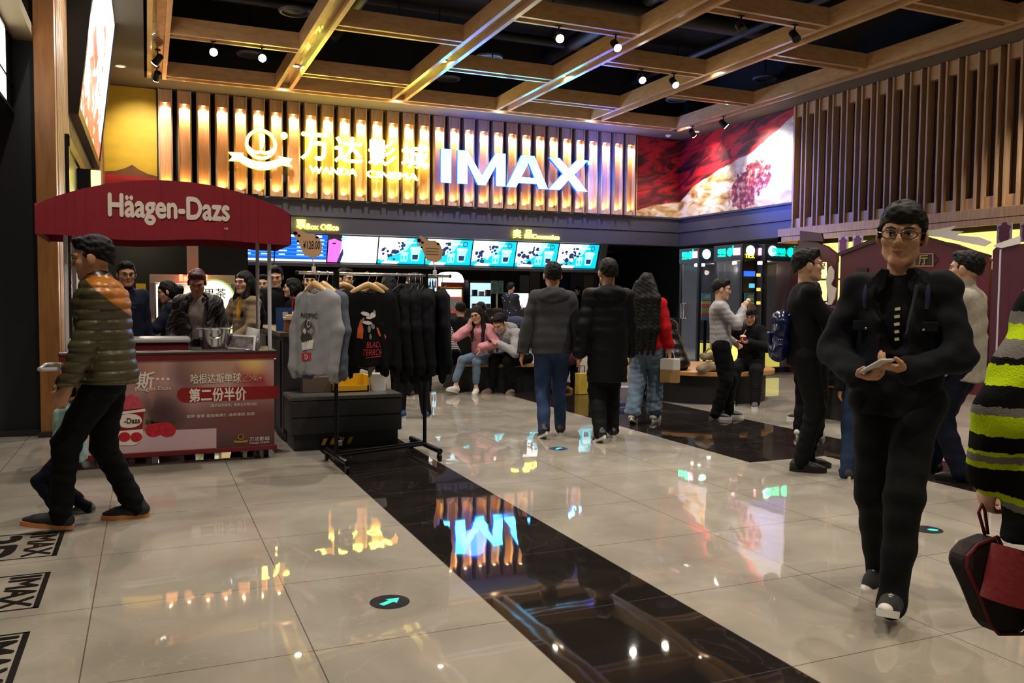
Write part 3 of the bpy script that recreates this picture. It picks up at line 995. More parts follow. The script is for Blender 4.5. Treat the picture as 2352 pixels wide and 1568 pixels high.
class Field:
    def __init__(s, vox=0.01):
        s.vox = vox
        s.ops = []

    def cap(s, a, b, ra, rb=None, k=0.02, flat=None, op='+'):
        rb = ra if rb is None else rb
        a, b = np.asarray(a, float), np.asarray(b, float)
        R = max(ra, rb) * (max(1.0, flat[1]) if flat else 1.0)
        s.ops.append((op, 'c', (a, b, ra, rb, flat), k, np.minimum(a, b) - R, np.maximum(a, b) + R))
        return s

    def chain(s, pts, rs, k=0.02, flat=None):
        for i in range(len(pts) - 1):
            s.cap(pts[i], pts[i + 1], rs[i], rs[i + 1], k, flat)
        return s

    def ell(s, c, r, R=None, k=0.02, op='+'):
        c, r = np.asarray(c, float), np.asarray(r, float)
        m = max(r)
        s.ops.append((op, 'e', (c, r, R), k, c - m, c + m))
        return s

    def cut(s, o, n, k=0.006, lo=None, hi=None):
        """removes what lies on the n side of the plane (inside the optional box)"""
        s.ops.append(('cut', 'p', (np.asarray(o, float), nrm(n)), k, None if lo is None else np.asarray(lo, float), None if hi is None else np.asarray(hi, float)))
        return s

    def mesh(s, disp=None, pad=0.02):
        v = s.vox
        lo = np.min([o[4] for o in s.ops if o[0] == '+'], axis=0) - pad - 2 * v
        hi = np.max([o[5] for o in s.ops if o[0] == '+'], axis=0) + pad + 2 * v
        n = np.ceil((hi - lo) / v).astype(int) + 1
        ax = [lo[i] + v * np.arange(n[i]) for i in range(3)]
        D = np.full(n, 0.25, np.float32)
        for op, ty, pr, k, a, b in s.ops:
            if a is None:
                sl = [slice(0, n[i]) for i in range(3)]
            else:
                m = k + 3 * v if op != 'cut' else 0
                sl = [slice(max(0, int((a[i] - m - lo[i]) / v)), min(n[i], int((b[i] + m - lo[i]) / v) + 2)) for i in range(3)]
                if any(q.stop <= q.start for q in sl):
                    continue
            X = ax[0][sl[0]][:, None, None]
            Y = ax[1][sl[1]][None, :, None]
            Z = ax[2][sl[2]][None, None, :]
            sl = tuple(sl)
            if ty == 'c':
                pa, pb, ra, rb, flat = pr
                ba = pb - pa
                L2_ = ba @ ba + 1e-12
                px, py, pz = X - pa[0], Y - pa[1], Z - pa[2]
                h = np.clip((px * ba[0] + py * ba[1] + pz * ba[2]) / L2_, 0, 1)
                wx, wy, wz = px - h * ba[0], py - h * ba[1], pz - h * ba[2]
                d2 = wx * wx + wy * wy + wz * wz
                if flat is not None:
                    f, q = flat
                    wv = wx * f[0] + wy * f[1] + wz * f[2]
                    d2 = d2 + wv * wv * (1 / (q * q) - 1)
                d = np.sqrt(d2) - (ra + (rb - ra) * h)
            elif ty == 'e':
                c, r, R = pr
                px, py, pz = X - c[0], Y - c[1], Z - c[2]
                if R is not None:
                    px, py, pz = (R[0, i] * px + R[1, i] * py + R[2, i] * pz for i in range(3))
                k0 = np.sqrt((px / r[0]) ** 2 + (py / r[1]) ** 2 + (pz / r[2]) ** 2)
                k1 = np.sqrt((px / r[0] ** 2) ** 2 + (py / r[1] ** 2) ** 2 + (pz / r[2] ** 2) ** 2) + 1e-9
                d = k0 * (k0 - 1) / k1
            else:
                o, nn = pr
                d = (X - o[0]) * nn[0] + (Y - o[1]) * nn[1] + (Z - o[2]) * nn[2]
            A = D[sl]
            if op == '+':
                h = np.maximum(k - np.abs(A - d), 0) / k
                D[sl] = np.minimum(A, d) - h * h * k * 0.25
            else:
                d2_ = d if op == 'cut' else -d
                h = np.maximum(k - np.abs(A - d2_), 0) / k
                D[sl] = np.maximum(A, d2_) + h * h * k * 0.25
        if disp is not None:
            ii = np.where(np.abs(D) < 0.05)
            P = np.stack([ax[i][ii[i]] for i in range(3)], 1)
            D[ii] += disp(P).astype(np.float32)
        return surfnets(D, lo, v)


def surfnets(D, lo, v):
    ins = D < 0
    c = np.zeros(tuple(np.array(D.shape) - 1), np.int8)
    offs = [(i, j, k) for i in (0, 1) for j in (0, 1) for k in (0, 1)]
    nx, ny, nz = c.shape
    view = lambda A, o: A[o[0]:o[0] + nx, o[1]:o[1] + ny, o[2]:o[2] + nz]
    for o in offs:
        c += view(ins, o)
    act = (c > 0) & (c < 8)
    ci = np.stack(np.where(act), 1)
    idx = np.full(c.shape, -1, np.int64)
    idx[act] = np.arange(len(ci))
    pos = np.zeros((len(ci), 3))
    cnt = np.zeros(len(ci))
    val = {o: view(D, o)[act].astype(float) for o in offs}
    for a in offs:
        for ax in range(3):
            if a[ax] == 1:
                continue
            b = list(a)
            b[ax] = 1
            b = tuple(b)
            m = (val[a] < 0) != (val[b] < 0)
            t = val[a][m] / (val[a][m] - val[b][m])
            p = np.tile(np.array(a, float), (m.sum(), 1))
            p[:, ax] = t
            pos[m] += p
            cnt[m] += 1
    verts = lo + v * (ci + pos / cnt[:, None])
    quads = []
    for ax in range(3):
        o1, o2 = [(1, 2), (2, 0), (0, 1)][ax]
        sl0 = [slice(None)] * 3
        sl1 = [slice(None)] * 3
        sl0[ax] = slice(0, -1)
        sl1[ax] = slice(1, None)
        s0, s1 = ins[tuple(sl0)], ins[tuple(sl1)]
        e = np.stack(np.where(s0 != s1), 1)
        ok = (e[:, o1] > 0) & (e[:, o2] > 0) & (e[:, o1] < c.shape[o1]) & (e[:, o2] < c.shape[o2])
        e = e[ok]
        sg = s0[tuple(e.T)]
        q = []
        for d1, d2 in ((1, 1), (0, 1), (0, 0), (1, 0)):
            f = e.copy()
            f[:, o1] -= d1
            f[:, o2] -= d2
            q.append(idx[tuple(f.T)])
        q = np.stack(q, 1)
        q[~sg] = q[~sg][:, ::-1]
        quads.append(q)
    return verts, np.concatenate(quads)


def mesh_obj(name, vq, mat, parent=None, smooth=True):
    vs, qs = vq
    me = bpy.data.meshes.new(name)
    me.vertices.add(len(vs))
    me.vertices.foreach_set('co', np.asarray(vs, np.float32).ravel())
    me.loops.add(qs.size)
    me.loops.foreach_set('vertex_index', qs.ravel().astype(np.int32))
    me.polygons.add(len(qs))
    me.polygons.foreach_set('loop_start', np.arange(0, qs.size, 4, dtype=np.int32))
    me.polygons.foreach_set('loop_total', np.full(len(qs), 4, np.int32))
    me.polygons.foreach_set('use_smooth', np.full(len(qs), smooth))
    me.update(calc_edges=True)
    me.validate()
    me.materials.append(mat)
    o = bpy.data.objects.new(name, me)
    C.objects.link(o)
    if parent is not None:
        o.parent = parent
    return o


def wrinkles(seed, amp=0.005, freq=28, stretch=(0.6, 0.6, 1.4), n=7):
    r = np.random.default_rng(seed)
    ks = r.normal(size=(n, 3)) * freq * np.array(stretch) * (0.5 + r.random((n, 1)))
    ph = r.random(n) * 6.28

    def f(P):
        return amp * np.sin(P @ ks.T + ph).sum(1) / math.sqrt(n)
    return f


def quilt(z0, pitch, amp):
    """rounded horizontal down-jacket channels"""
    return lambda P: -amp * np.abs(np.sin(PI * (P[:, 2] - z0) / pitch)) ** 0.6 + amp * 0.6


def both(*fs):
    return lambda P: sum(f(P) for f in fs)


# ================================================================ people
def rotx(a):
    return np.array([[1, 0, 0], [0, math.cos(a), -math.sin(a)], [0, math.sin(a), math.cos(a)]])


def roty(a):
    return np.array([[math.cos(a), 0, math.sin(a)], [0, 1, 0], [-math.sin(a), 0, math.cos(a)]])


def rotz(a):
    return np.array([[math.cos(a), -math.sin(a), 0], [math.sin(a), math.cos(a), 0], [0, 0, 1]])


def ik(a, t, l1, l2, hint):
    a, t = np.asarray(a, float), np.asarray(t, float)
    d = t - a
    L = np.linalg.norm(d)
    L = min(max(L, abs(l1 - l2) + 0.01), (l1 + l2) * 0.998)
    u = nrm(d)
    h = np.asarray(hint, float)
    h = nrm(h - u * (h @ u))
    x = (l1 * l1 - l2 * l2 + L * L) / (2 * L)
    y = math.sqrt(max(0, l1 * l1 - x * x))
    return a + u * x + h * y, a + u * L


def hand(F, W, d, n, right, s, curl, k=0.008, spread=0.0):
    d, n = nrm(d), np.asarray(n, float)
    n = nrm(n - d * (n @ d))
    a = np.cross(d, n) * (1 if right else -1)
    F.cap(W - d * .03 * s, W + d * .03 * s, .025 * s, .028 * s, .015, (n, .75))
    F.cap(W + d * .02 * s, W + d * .078 * s, .034 * s, .037 * s, .012, (n, .42))
    for off, ln, rr in ((.029, .070, .0088), (.0095, .080, .0092), (-.0105, .074, .0088), (-.029, .058, .0078)):
        p = W + d * .078 * s + a * off * s
        ang = 0.0
        for seg, f in ((.46, .55), (.30, .85), (.24, .65)):
            ang += curl * f
            q = p + (d * math.cos(ang) + n * math.sin(ang) + a * off * spread * 8) * ln * seg * s
            F.cap(p, q, rr * s, rr * s * .92, k * .5)
            p = q
    p = W + d * .028 * s + a * .026 * s
    q = p + nrm(d * .62 + a * .62 + n * .42) * .042 * s
    F.cap(p, q, .0135 * s, .011 * s, k)
    F.cap(q, q + nrm(d * .85 + a * .1 + n * .5) * .03 * s, .0108 * s, .0085 * s, k * .6)


def head_field(F, c, R, s, kk=0.012, fem=False, detail=True):
    g = lambda x, y, z: c + R @ (np.array([x, y, z]) * s)
    E_ = lambda p, r, k=kk, op='+': F.ell(g(*p), np.array(r) * s, R, k, op)
    E_((0, -.012, .032), (.077, .098, .088))
    E_((0, .022, -.03), (.064, .068, .085), .02)
    jw = .038 if fem else .042
    F.cap(g(-jw, .012, -.068), g(-.012, .068, -.098), .022 * s, .018 * s, .02)
    F.cap(g(jw, .012, -.068), g(.012, .068, -.098), .022 * s, .018 * s, .02)
    F.cap(g(-.012, .070, -.097), g(.012, .070, -.097), .017 * s, .017 * s, .015)
    for q in (-1, 1):
        E_((q * .043, .062, -.022), (.022, .022, .02), .02)
        F.cap(g(q * .012, .092, .022), g(q * .046, .074, .024), .010 * s, .010 * s, .014)
        E_((q * .031, .104, .002), (.017, .017, .011), .008, '-')
        F.ell(g(q * .078, -.004, -.008), np.array((.011, .026, .034)) * s, R @ rotz(q * -.3), .006)
    F.cap(g(0, .088, .012), g(0, .108, -.026), .0080 * s, .0110 * s, .008)
    for q in (-1, 1):
        E_((q * .0115, .096, -.030), (.0070, .009, .007), .006)
    F.cap(g(-.018, .083, -.058), g(.018, .083, -.058), .0078 * s, .0078 * s, .008)
    F.cap(g(-.014, .082, -.071), g(.014, .082, -.071), .0080 * s, .0080 * s, .008)
    E_((0, .097, -.0640), (.024, .006, .0022), .003, '-')


def skinmat(name, col):
    return M('skin_' + name, col, 0.48, noise=0.08, scale=14, bump=0.05, bscale=120)


SK = {'a': skinmat('light', (205, 160, 132)), 'b': skinmat('mid', (184, 134, 102)), 'c': skinmat('tan', (160, 110, 80))}
HAIRM = M('black_hair', (12, 11, 11), 0.6, spec=.22, noise=0.4, scale=60, bump=0.4, bscale=160, stretch=(1, 1, .25))
HAIRB = M('brown_black_hair', (30, 21, 18), 0.6, noise=0.4, scale=60, bump=0.4, bscale=160, stretch=(1, 1, .25), spec=.25)
EYEW = M('eye_white', (200, 196, 190), 0.25)
IRIS = M('dark_iris', (18, 12, 10), 0.15)
BROW = M('eyebrow_hair', (22, 17, 15), 0.8)
LIP = M('lip_skin', (150, 84, 76), 0.45)
GLS = M('spectacle_frame', (14, 14, 16), 0.3)


def shoe(parent, ank, yawv, pitch, s, mat, solem, lace=None, vox=0.008, hi=False, sole_h=0.028, toe=None):
    """one shoe with its sole; ank is the ankle joint, yawv the toe direction in the ground plane"""
    f = nrm((yawv[0], yawv[1], 0))
    r = np.array([f[1], -f[0], 0])
    R = np.stack([r, f, np.array([0, 0, 1.0])], 1) @ rotx(pitch)
    g = lambda x, y, z: ank + R @ (np.array([x, y, z]) * s)
    F = Field(vox)
    z = -.085
    F.cap(g(0, -.045, z + .050), g(0, .02, z + .054), .037 * s, .036 * s, .03)
    F.cap(g(0, .02, z + .052), g(0, .115, z + .034), .042 * s, .033 * s, .03)
    F.cap(g(.006, .10, z + .034), g(.006, .165, z + .028), .034 * s, .024 * s, .03, (R @ V3(0, 0, 1), .9))
    F.cap(g(0, -.03, z + .05), g(0, -.022, z + (.135 if hi else .092)), .037 * s, .035 * s, .02)
    F.cut(g(0, 0, z + sole_h * .8), -(R @ V3(0, 0, 1)))
    o = mesh_obj('shoe', F.mesh(), mat, parent)
    pts = []
    for i in range(26):
        a = 2 * PI * i / 26
        y = .055 + .138 * math.sin(a)
        wv_ = .036 + .009 * math.sin(a) + (.004 if math.sin(a) > 0 else 0)
        pts.append((wv_ * math.cos(a) + .003, y))
    b = MB()
    lo_ = [g(x, y, z) for x, y in pts]
    mid_ = [g(x * 1.05, y * 1.01, z + sole_h) for x, y in pts]
    k = len(pts)
    b.add([*lo_, *mid_], [tuple(range(k - 1, -1, -1)), tuple(range(k, 2 * k))] + [(i, (i + 1) % k, k + (i + 1) % k, k + i) for i in range(k)])
    b.build('sole', solem, o, smooth=True, angle=50)
    if toe is not None:
        F = Field(vox)
        F.cap(g(.006, .115, z + .031), g(.006, .166, z + .027), .036 * s, .0265 * s, .03, (R @ V3(0, 0, 1), .9))
        F.cut(g(0, 0, z + sole_h * .8), -(R @ V3(0, 0, 1)))
        F.cut(g(0, .125, z), -(R @ V3(0, 1, -.3)))
        mesh_obj('toe_cap', F.mesh(), toe, o)
    if lace is not None:
        lb = MB()
        for i in range(4):
            y = .035 + .02 * i
            zz = z + .094 - .009 * i
            lb.tube([g(-.026, y, zz - .012), g(0, y + .004, zz + .003), g(.026, y, zz - .012)], .004 * s, 6)
        lb.build('laces', lace, o)
    return o


def person(label, loc, face, h=1.72, skin='b', hair='short', hairm=None, vox=0.011, seed=1, hipz=None, hipo=(0, 0), lean=0, side=0, twist=0, head=(0, 0, 0),
           Lh=None, Rh=None, Le=None, Re=None, Lf=None, Rf=None, Lk=(0, 1, 0), Rk=(0, 1, 0), Ln=None, Rn=None, Ld=None, Rd=None, curl=(.45, .45),
           top=None, legs=None, shoes=None, glasses=None, fem=False, facial=True, build=1.0, group=None, scale_head=1.0, name='person'):
    """a figure as one continuous skin mesh with hair, clothing, shoes as parts.
    top = dict(m, hem, fit, disp, collar, hood, inner, open, cuff, name); legs = dict(m, fit, disp, flare, short); shoes = dict(m, s, lace, hi)"""
    s = h / 1.72
    fx, fy = nrm(face)
    rz = math.atan2(-fx, fy)
    hz = (0.915 * s) if hipz is None else hipz
    P = V3(hipo[0], hipo[1], hz)
    Rt = roty(math.radians(side)) @ rotx(-math.radians(lean))
    t = Rt @ V3(0, 0, 1)
    fw = Rt @ V3(0, 1, 0)
    rx = rotz(math.radians(twist)) @ (Rt @ V3(1, 0, 0))
    fwt = rotz(math.radians(twist)) @ fw
    wst, chs, nck = P + .13 * s * t, P + .33 * s * t, P + .515 * s * t
    shw = (.146 if fem else .163) * s * build
    sh = {-1: P + .452 * s * t - rx * shw, 1: P + .452 * s * t + rx * shw}
    Rh_ = rotz(math.radians(head[0])) @ rotx(-math.radians(head[1])) @ roty(math.radians(head[2]))
    hs = s * scale_head * 1.05
    hc = nck + t * .085 * s + (Rh_ @ V3(0, .018, .075)) * hs
    hip = {q: P + V3(q * .085 * s, 0, -.02 * s) for q in (-1, 1)}
    ank, knee, fdir, fpit = {}, {}, {}, {}
    for q, ft, kh in ((-1, Lf, Lk), (1, Rf, Rk)):
        ft = (q * .10 * s, 0.0, 0.0, 0, 0) if ft is None else ft
        ya = math.radians(ft[3] if len(ft) > 3 else 0)
        fdir[q] = np.array([-math.sin(ya), math.cos(ya), 0])
        fpit[q] = math.radians(ft[4] if len(ft) > 4 else 0)
        A = V3(ft[0], ft[1], ft[2] + .085 * s)
        knee[q], ank[q] = ik(hip[q], A, .425 * s, .405 * s, kh)
    wr, elb, hd = {}, {}, {}
    for q, ht, eh in ((-1, Lh, Le), (1, Rh, Re)):
        ht = np.asarray(ht, float) if ht is not None else P + V3(q * .235 * s * build, .03, -.085 * s)
        eh = (q * .35, -1, -.1) if eh is None else eh
        elb[q], wr[q] = ik(sh[q], ht, .285 * s, .25 * s, eh)
    bs = {}
    # ---- body
    F = Field(vox)
    cover = top is not None
    th = .8 if cover else 1.0
    fl = (fw, .66)
    F.chain([P + t * .03 * s, wst, chs, nck - t * .06 * s], [.120 * s * th, .118 * s * th, .140 * s * th, .09 * s * th], .04, fl)
    for q in (-1, 1):
        F.cap(nck - t * .05 * s, sh[q], .05 * s * th, .048 * s * th, .04)
        F.chain([sh[q], elb[q], wr[q]], [.046 * s * th, .036 * s * th, .026 * s], .02)
        F.chain([hip[q], knee[q], ank[q] + V3(0, 0, .02)], [.075 * s * th, .05 * s * th, .034 * s * th], .02)
        F.cap(ank[q] + V3(0, 0, .02), ank[q] + fdir[q] * .03 * s + V3(0, 0, -.03 * s), .028 * s, .022 * s, .02)
        dflt_d = nrm(wr[q] - elb[q])
        dd_ = (Ld if q < 0 else Rd)
        nn_ = (Ln if q < 0 else Rn)
        hand(F, wr[q], dflt_d if dd_ is None else dd_, V3(-q, .15, 0) if nn_ is None else nn_, q > 0, s * .98, curl[0 if q < 0 else 1])
    F.cap(nck - t * .06 * s, hc + Rh_ @ V3(0, -.02, -.03) * hs, .058 * s if not fem else .050 * s, .052 * s if not fem else .046 * s, .02)
    head_field(F, hc, Rh_, hs, fem=fem)
    body = mesh_obj(name, F.mesh(), SK[skin])
    body.location = (loc[0], loc[1], loc[2] if len(loc) > 2 else 0)
    body.rotation_euler = (0, 0, rz)
    tag(body, label, 'person', group)
    g = lambda x, y, z: hc + Rh_ @ (np.array([x, y, z]) * hs)
    RM = Matrix(Rh_.tolist())
    hairm = hairm or HAIRM
    # ---- hair
    if hair:
        F = Field(max(vox * .8, .006))
        rr = np.array((.084, .106, .098)) * hs
        if hair == 'curly':
            rr = np.array((.098, .118, .112)) * hs
        F.ell(g(0, -.016, .036), rr, Rh_, .01)
        if hair in ('long', 'vlong', 'bob', 'bun', 'tail'):
            F.ell(g(0, -.03, -.01), np.array((.086, .088, .10)) * hs, Rh_, .02)
            F.cut(g(0, .078, .048), Rh_ @ V3(0, 1, -.55), .008)
        elif hair == 'fringe' or hair == 'curly':
            F.ell(g(0, -.045, -.02), np.array((.078, .062, .085)) * hs, Rh_, .02)
            F.cut(g(0, .058, .035), Rh_ @ V3(0, .55, -1), .008)
            F.ell(g(0, .07, .075), np.array((.060, .036, .036)) * hs, Rh_, .02)
        else:
            F.ell(g(0, -.052, -.025), np.array((.074, .056, .085)) * hs, Rh_, .02)
            F.cut(g(0, .060, .052), Rh_ @ V3(0, .62, -1), .008)
            F.ell(g(.0, .055, .100), np.array((.056, .032, .026)) * hs, Rh_, .025)
        bk = Rh_ @ V3(0, -1, 0)
        if hair in ('long', 'vlong'):
            L = (.34 if hair == 'long' else .62) * s
            for xx in ((-.055, 0, .055) if hair == 'long' else (-.09, -.045, 0, .045, .09)):
                p0 = g(xx * .8, -.07, 0)
                p1 = nck + rx * xx * 1.5 + fwt * (-.115 * s)
                p2 = nck + rx * xx * 1.6 + fwt * (-.15 * s) - V3(0, 0, L * .55)
                p3 = nck + rx * xx * 1.3 + fwt * (-.155 * s) - V3(0, 0, L)
                F.chain([p0, p1, p2, p3], [.05 * s, .05 * s, .042 * s, .018 * s], .03)
            if hair == 'long':
                for q in (-1, 1):
                    F.chain([g(q * .075, .0, .0), nck + rx * q * .085 * s + fwt * .05 * s, nck + rx * q * .085 * s + fwt * .105 * s - V3(0, 0, .2 * s)], [.026 * s, .034 * s, .02 * s], .02)
        if hair == 'bob':
            for q in (-1, 1):
                F.cap(g(q * .075, -.01, .0), g(q * .075, .0, -.085), .028 * hs, .024 * hs, .02)
            F.cap(g(0, -.08, 0), g(0, -.075, -.085), .05 * hs, .045 * hs, .03)
        if hair == 'bun':
            F.ell(g(0, -.115, .06), np.array((.04, .04, .04)) * hs, Rh_, .01)
        if hair == 'tail':
            F.chain([g(0, -.10, .03), g(0, -.15, .0), g(0, -.14, -.13)], [.028 * hs, .032 * hs, .012 * hs], .02)
        if hair in ('fringe', 'short', 'curly'):
            for q in (-1, 1):
                F.cap(g(q * .076, .022, .02), g(q * .074, .018, -.012), .010 * hs, .006 * hs, .01)
        wf_ = wrinkles(seed + 5, .0038 if hair != 'curly' else .006, 150 if hair != 'curly' else 90, (1, 1, .5) if hair in ('long', 'vlong', 'bob') else (1, 1, 1), 9)
        mesh_obj('hair', F.mesh(wf_), hairm, body)
    # ---- face details
    if facial:
        for q in (-1, 1):
            e = MB()
            e.ell(g(q * .031, .0865, .0025), (.0125 * hs, .0075 * hs, .0056 * hs), 14, 8, 0, RM)
            eo = e.build('eye', EYEW, body, smooth=True)
            i = MB()
            i.ell(g(q * .031, .0915, .0025), (.0056 * hs, .0034 * hs, .0056 * hs), 12, 8, 0, RM)
            i.build('iris', IRIS, eo, smooth=True)
            bm_ = MB()
            bm_.tube([g(q * .014, .1005, .0225), g(q * .030, .0965, .0275), g(q * .049, .081, .0235)], [.0026 * hs, .0042 * hs, .0018 * hs], 8)
            bm_.build('eyebrow', BROW, body, smooth=True)
            ld = MB()
            ld.tube([g(q * .0175, .0895, .0035), g(q * .030, .0955, .0085), g(q * .0445, .0855, .0055)], [.0018 * hs, .0028 * hs, .0016 * hs], 6)
            ld.build('eyelid', BROW, body, smooth=True)
        lm = MB()
        lm.tube([g(-.023, .0845, -.0640), g(-.008, .0903, -.0600), g(0, .0898, -.0612), g(.008, .0903, -.0600), g(.023, .0845, -.0640)], [.0016 * hs, .0038 * hs, .0034 * hs, .0038 * hs, .0016 * hs], 8)
        lm.tube([g(-.020, .0845, -.0665), g(0, .0890, -.0695), g(.020, .0845, -.0665)], [.0014 * hs, .0046 * hs, .0014 * hs], 8)
        lm.build('lips', LIP, body, smooth=True)
    if glasses:
        gm = MB()
        for q in (-1, 1):
            pts = [g(q * .034 + .024 * math.cos(a) * (1 + .12 * math.cos(2 * a)), .114 - .010 * abs(math.cos(a)) * (1 if q * math.cos(a) > 0 else 0), .000 + .0165 * math.sin(a)) for a in [2 * PI * i / 18 for i in range(19)]]
            gm.tube(pts, .0021 * hs, 6, caps=False)
            gm.tube([g(q * .057, .104, .006), g(q * .080, .06, .008), g(q * .082, -.005, .004)], .0019 * hs, 6)
        gm.tube([g(-.010, .114, .003), g(0, .117, .006), g(.010, .114, .003)], .002 * hs, 6)
        gm.build('spectacles', glasses if not isinstance(glasses, bool) else GLS, body, smooth=True)
    # ---- clothing
    if legs:
        ft = legs.get('fit', 0)
        F = Field(vox)
        F.cap(hip[-1], hip[1], .104 * s + ft * .5, None, .03, (fw, .86))
        F.cap(P, P + t * .08 * s, .14 * s, .128 * s, .03, fl)
        for q in (-1, 1):
            fa = legs.get('flare', 0)
            F.chain([hip[q], knee[q], ank[q] + V3(0, 0, legs.get('short', -.015))], [.090 * s + ft, .062 * s + ft + fa * .4, .048 * s + ft * .8 + fa], .03)
        mesh_obj(legs.get('name', 'trousers'), F.mesh(both(wrinkles(seed, legs.get('amp', .005) * .7, 34), legs['disp']) if 'disp' in legs else wrinkles(seed, legs.get('amp', .005) * .7, 34)), legs['m'], body)
    if top:
        ft = top.get('fit', .0)
        hem = top.get('hem', hz - .08 * s)
        F = Field(top.get('vox', vox))
        ch_, wa_, hp_ = (.150, .132, .148) if not fem else (.138, .116, .142)
        ch_, wa_, hp_ = (x * s * build + top.get('tfit', ft) for x in (ch_, wa_, hp_))
        flq = (fwt, top.get('q', .76))
        lowc = V3(P[0], P[1], min(hem, P[2] - .02) - .09)
        F.chain([chs + t * .05 * s, wst, P], [ch_, wa_ if not top.get('boxy') else (ch_ + hp_) / 2 - .005, hp_], .05, flq)
        F.cap(P, lowc, hp_, hp_ + top.get('aline', 0.0), .03, flq)
        if hipz is not None and hem < hz - .1:
            pass
        for q in (-1, 1):
            F.cap(nck - t * .065 * s, sh[q] - t * .004, .056 * s + ft * .4, .049 * s + ft * .7, .04)
            F.cap(sh[q], chs + rx * q * .05 * s, .052 * s + ft * .7, .09 * s, .04)
            sl = top.get('sleeve', 1.0)
            if sl >= 1:
                e2 = wr[q] - nrm(wr[q] - elb[q]) * .005
                F.chain([sh[q], elb[q], e2], [.050 * s + ft * .7, .045 * s + ft * .75, .035 * s + ft * top.get('cuff', .7)], .02)
            else:
                F.chain([sh[q], sh[q] + (elb[q] - sh[q]) * sl], [.050 * s + ft * .7, .048 * s + ft], .02)
        if top.get('collar', 0):
            F.cap(nck - t * .03 * s + fwt * .005, nck + t * top['collar'] * s + fwt * .012 * s, .070 * s, .068 * s, .02)
        if top.get('hood'):
            F0, F = F, Field(vox)
            F.ell(nck - fwt * .095 * s - t * .035 * s, np.array((.150, .070, .090)) * s, np.stack([rx, fwt, t], 1), .04)
            for q in (-1, 1):
                F.cap(nck + rx * q * .075 * s - fwt * .05 * s, nck + rx * q * .065 * s + fwt * .055 * s - t * .02 * s, .036 * s, .026 * s, .03)
            mesh_obj('hood', F.mesh(wrinkles(seed + 3, .005, 34)), top['m'], body)
            F = F0
        big = .6
        F.cut((0, 0, hem), (0, 0, -1), .006, P - V3(.34, .34, .9), P + V3(.34, .34, .3)) if top.get('cutlo', True) else None
        if top.get('open'):
            # opened front: a V from the neck down
            vd = top['open']
            for i in range(6):
                f_ = i / 5
                p = nck - t * (.0 + vd * f_) * s + fwt * (.115 * s + ft)
                F.cap(p, p + fwt * .02, (top.get('vw', .062) * (1 - f_) + top.get('gap', .012)) * s, None, .01, None, '-')
        dis = [wrinkles(seed + 1, top.get('amp', .005), top.get('freq', 20))]
        if 'disp' in top:
            dis.append(top['disp'])
        tp = mesh_obj(top.get('name', 'jacket'), F.mesh(both(*dis)), top['m'], body)
        if top.get('inner'):
            F = Field(vox)
            F.chain([nck - t * .045 * s, chs, wst, P], [.082 * s, .138 * s, .12 * s, .13 * s], .05, fl)
            for q in (-1, 1):
                F.cap(nck - t * .055 * s, sh[q], .055 * s, .05 * s, .05)
            mesh_obj(top.get('inner_name', 'shirt'), F.mesh(), top['inner'], body)
        bs['top'] = tp
    if shoes:
        for q in (-1, 1):
            shoe(body, ank[q], fdir[q], fpit[q], s * shoes.get('k', 1.0), shoes['m'], shoes.get('s', shoes['m']), shoes.get('lace'), max(.007, vox * .8), shoes.get('hi', False), shoes.get('h', .028), shoes.get('toe'))
    bs.update(body=body, hc=hc, Rh=Rh_, nck=nck, sh=sh, elb=elb, wr=wr, s=s, t=t, fw=fwt, rx=rx, P=P, chs=chs, knee=knee, ank=ank, rz=rz)

    def world(p):
        q = rotz(rz) @ np.asarray(p, float)
        return Vector((q[0] + body.location.x, q[1] + body.location.y, q[2] + body.location.z))
    bs['world'] = world
    return bs
# ================================================================ measuring helper: a photo point on a known upright or level plane
def ray_(px, py):
    return rt * ((px - 1176) / FPX) + up * ((784 - py) / FPX) + fwd


def PY(px, py, Y):
    d = ray_(px, py)
    return Vector((0, 0, 1.35)) + d * (Y / d.y)


def PXX(px, py, X):
    d = ray_(px, py)
    return Vector((0, 0, 1.35)) + d * (X / d.x)


def PF(px, py, z=0.0):
    d = ray_(px, py)
    return Vector((0, 0, 1.35)) + d * ((z - 1.35) / d.z)


# ================================================================ ice cream cart
maroon = M('cart_maroon', (112, 14, 24), .45)
canopy_m = M('canopy_cloth', (134, 14, 36), .75, noise=.08, scale=6, bump=.15, bscale=25)
white_tube = M('white_tube', (205, 205, 212), .35)
cart = thing('ice_cream_cart', 'maroon ice cream cart with printed front and arched canopy', 'cart', (.18, 7.45, 0))
CX0, CX1, CY0, CY1 = -.60, .955, 7.15, 7.78
body = MB().span((CX0, CY0 + .01, .09), (CX1, CY1, .86)).build('cabinet', M('cart_body', (128, 24, 34), .5), cart, wld=True, bevel=.01)
MB().span((CX0 - .015, CY0 - .015, .83), (CX1 + .015, CY0 + .02, .875)).span((CX0 - .015, CY0 - .015, .075), (CX1 + .015, CY0 + .02, .115)).build('trim_band', maroon, cart, wld=True, bevel=.005)
MB().span((CX0 - .02, CY0 - .02, .875), (CX1 + .02, CY1 + .01, .895)).build('worktop', M('cart_top', (58, 44, 44), .25), cart, wld=True, bevel=.004)
MB().tube([(CX0 - .01, CY0 - .01, .90), (.72, CY0 - .01, .90), (.78, CY0 + .03, .90)], .012, 10).build('bumper_rail', chrome, cart, wld=True, smooth=True)
lid = MB().span((CX0 + .05, 7.32, .895), (.30, 7.72, .955)).build('freezer_base', maroon, cart, wld=True, bevel=.008)
MB().span((CX0 + .03, 7.30, .957), (.32, 7.74, .995)).build('freezer_lid', M('freezer_lid_grey', (176, 176, 180), .35), cart, wld=True, bevel=.012)
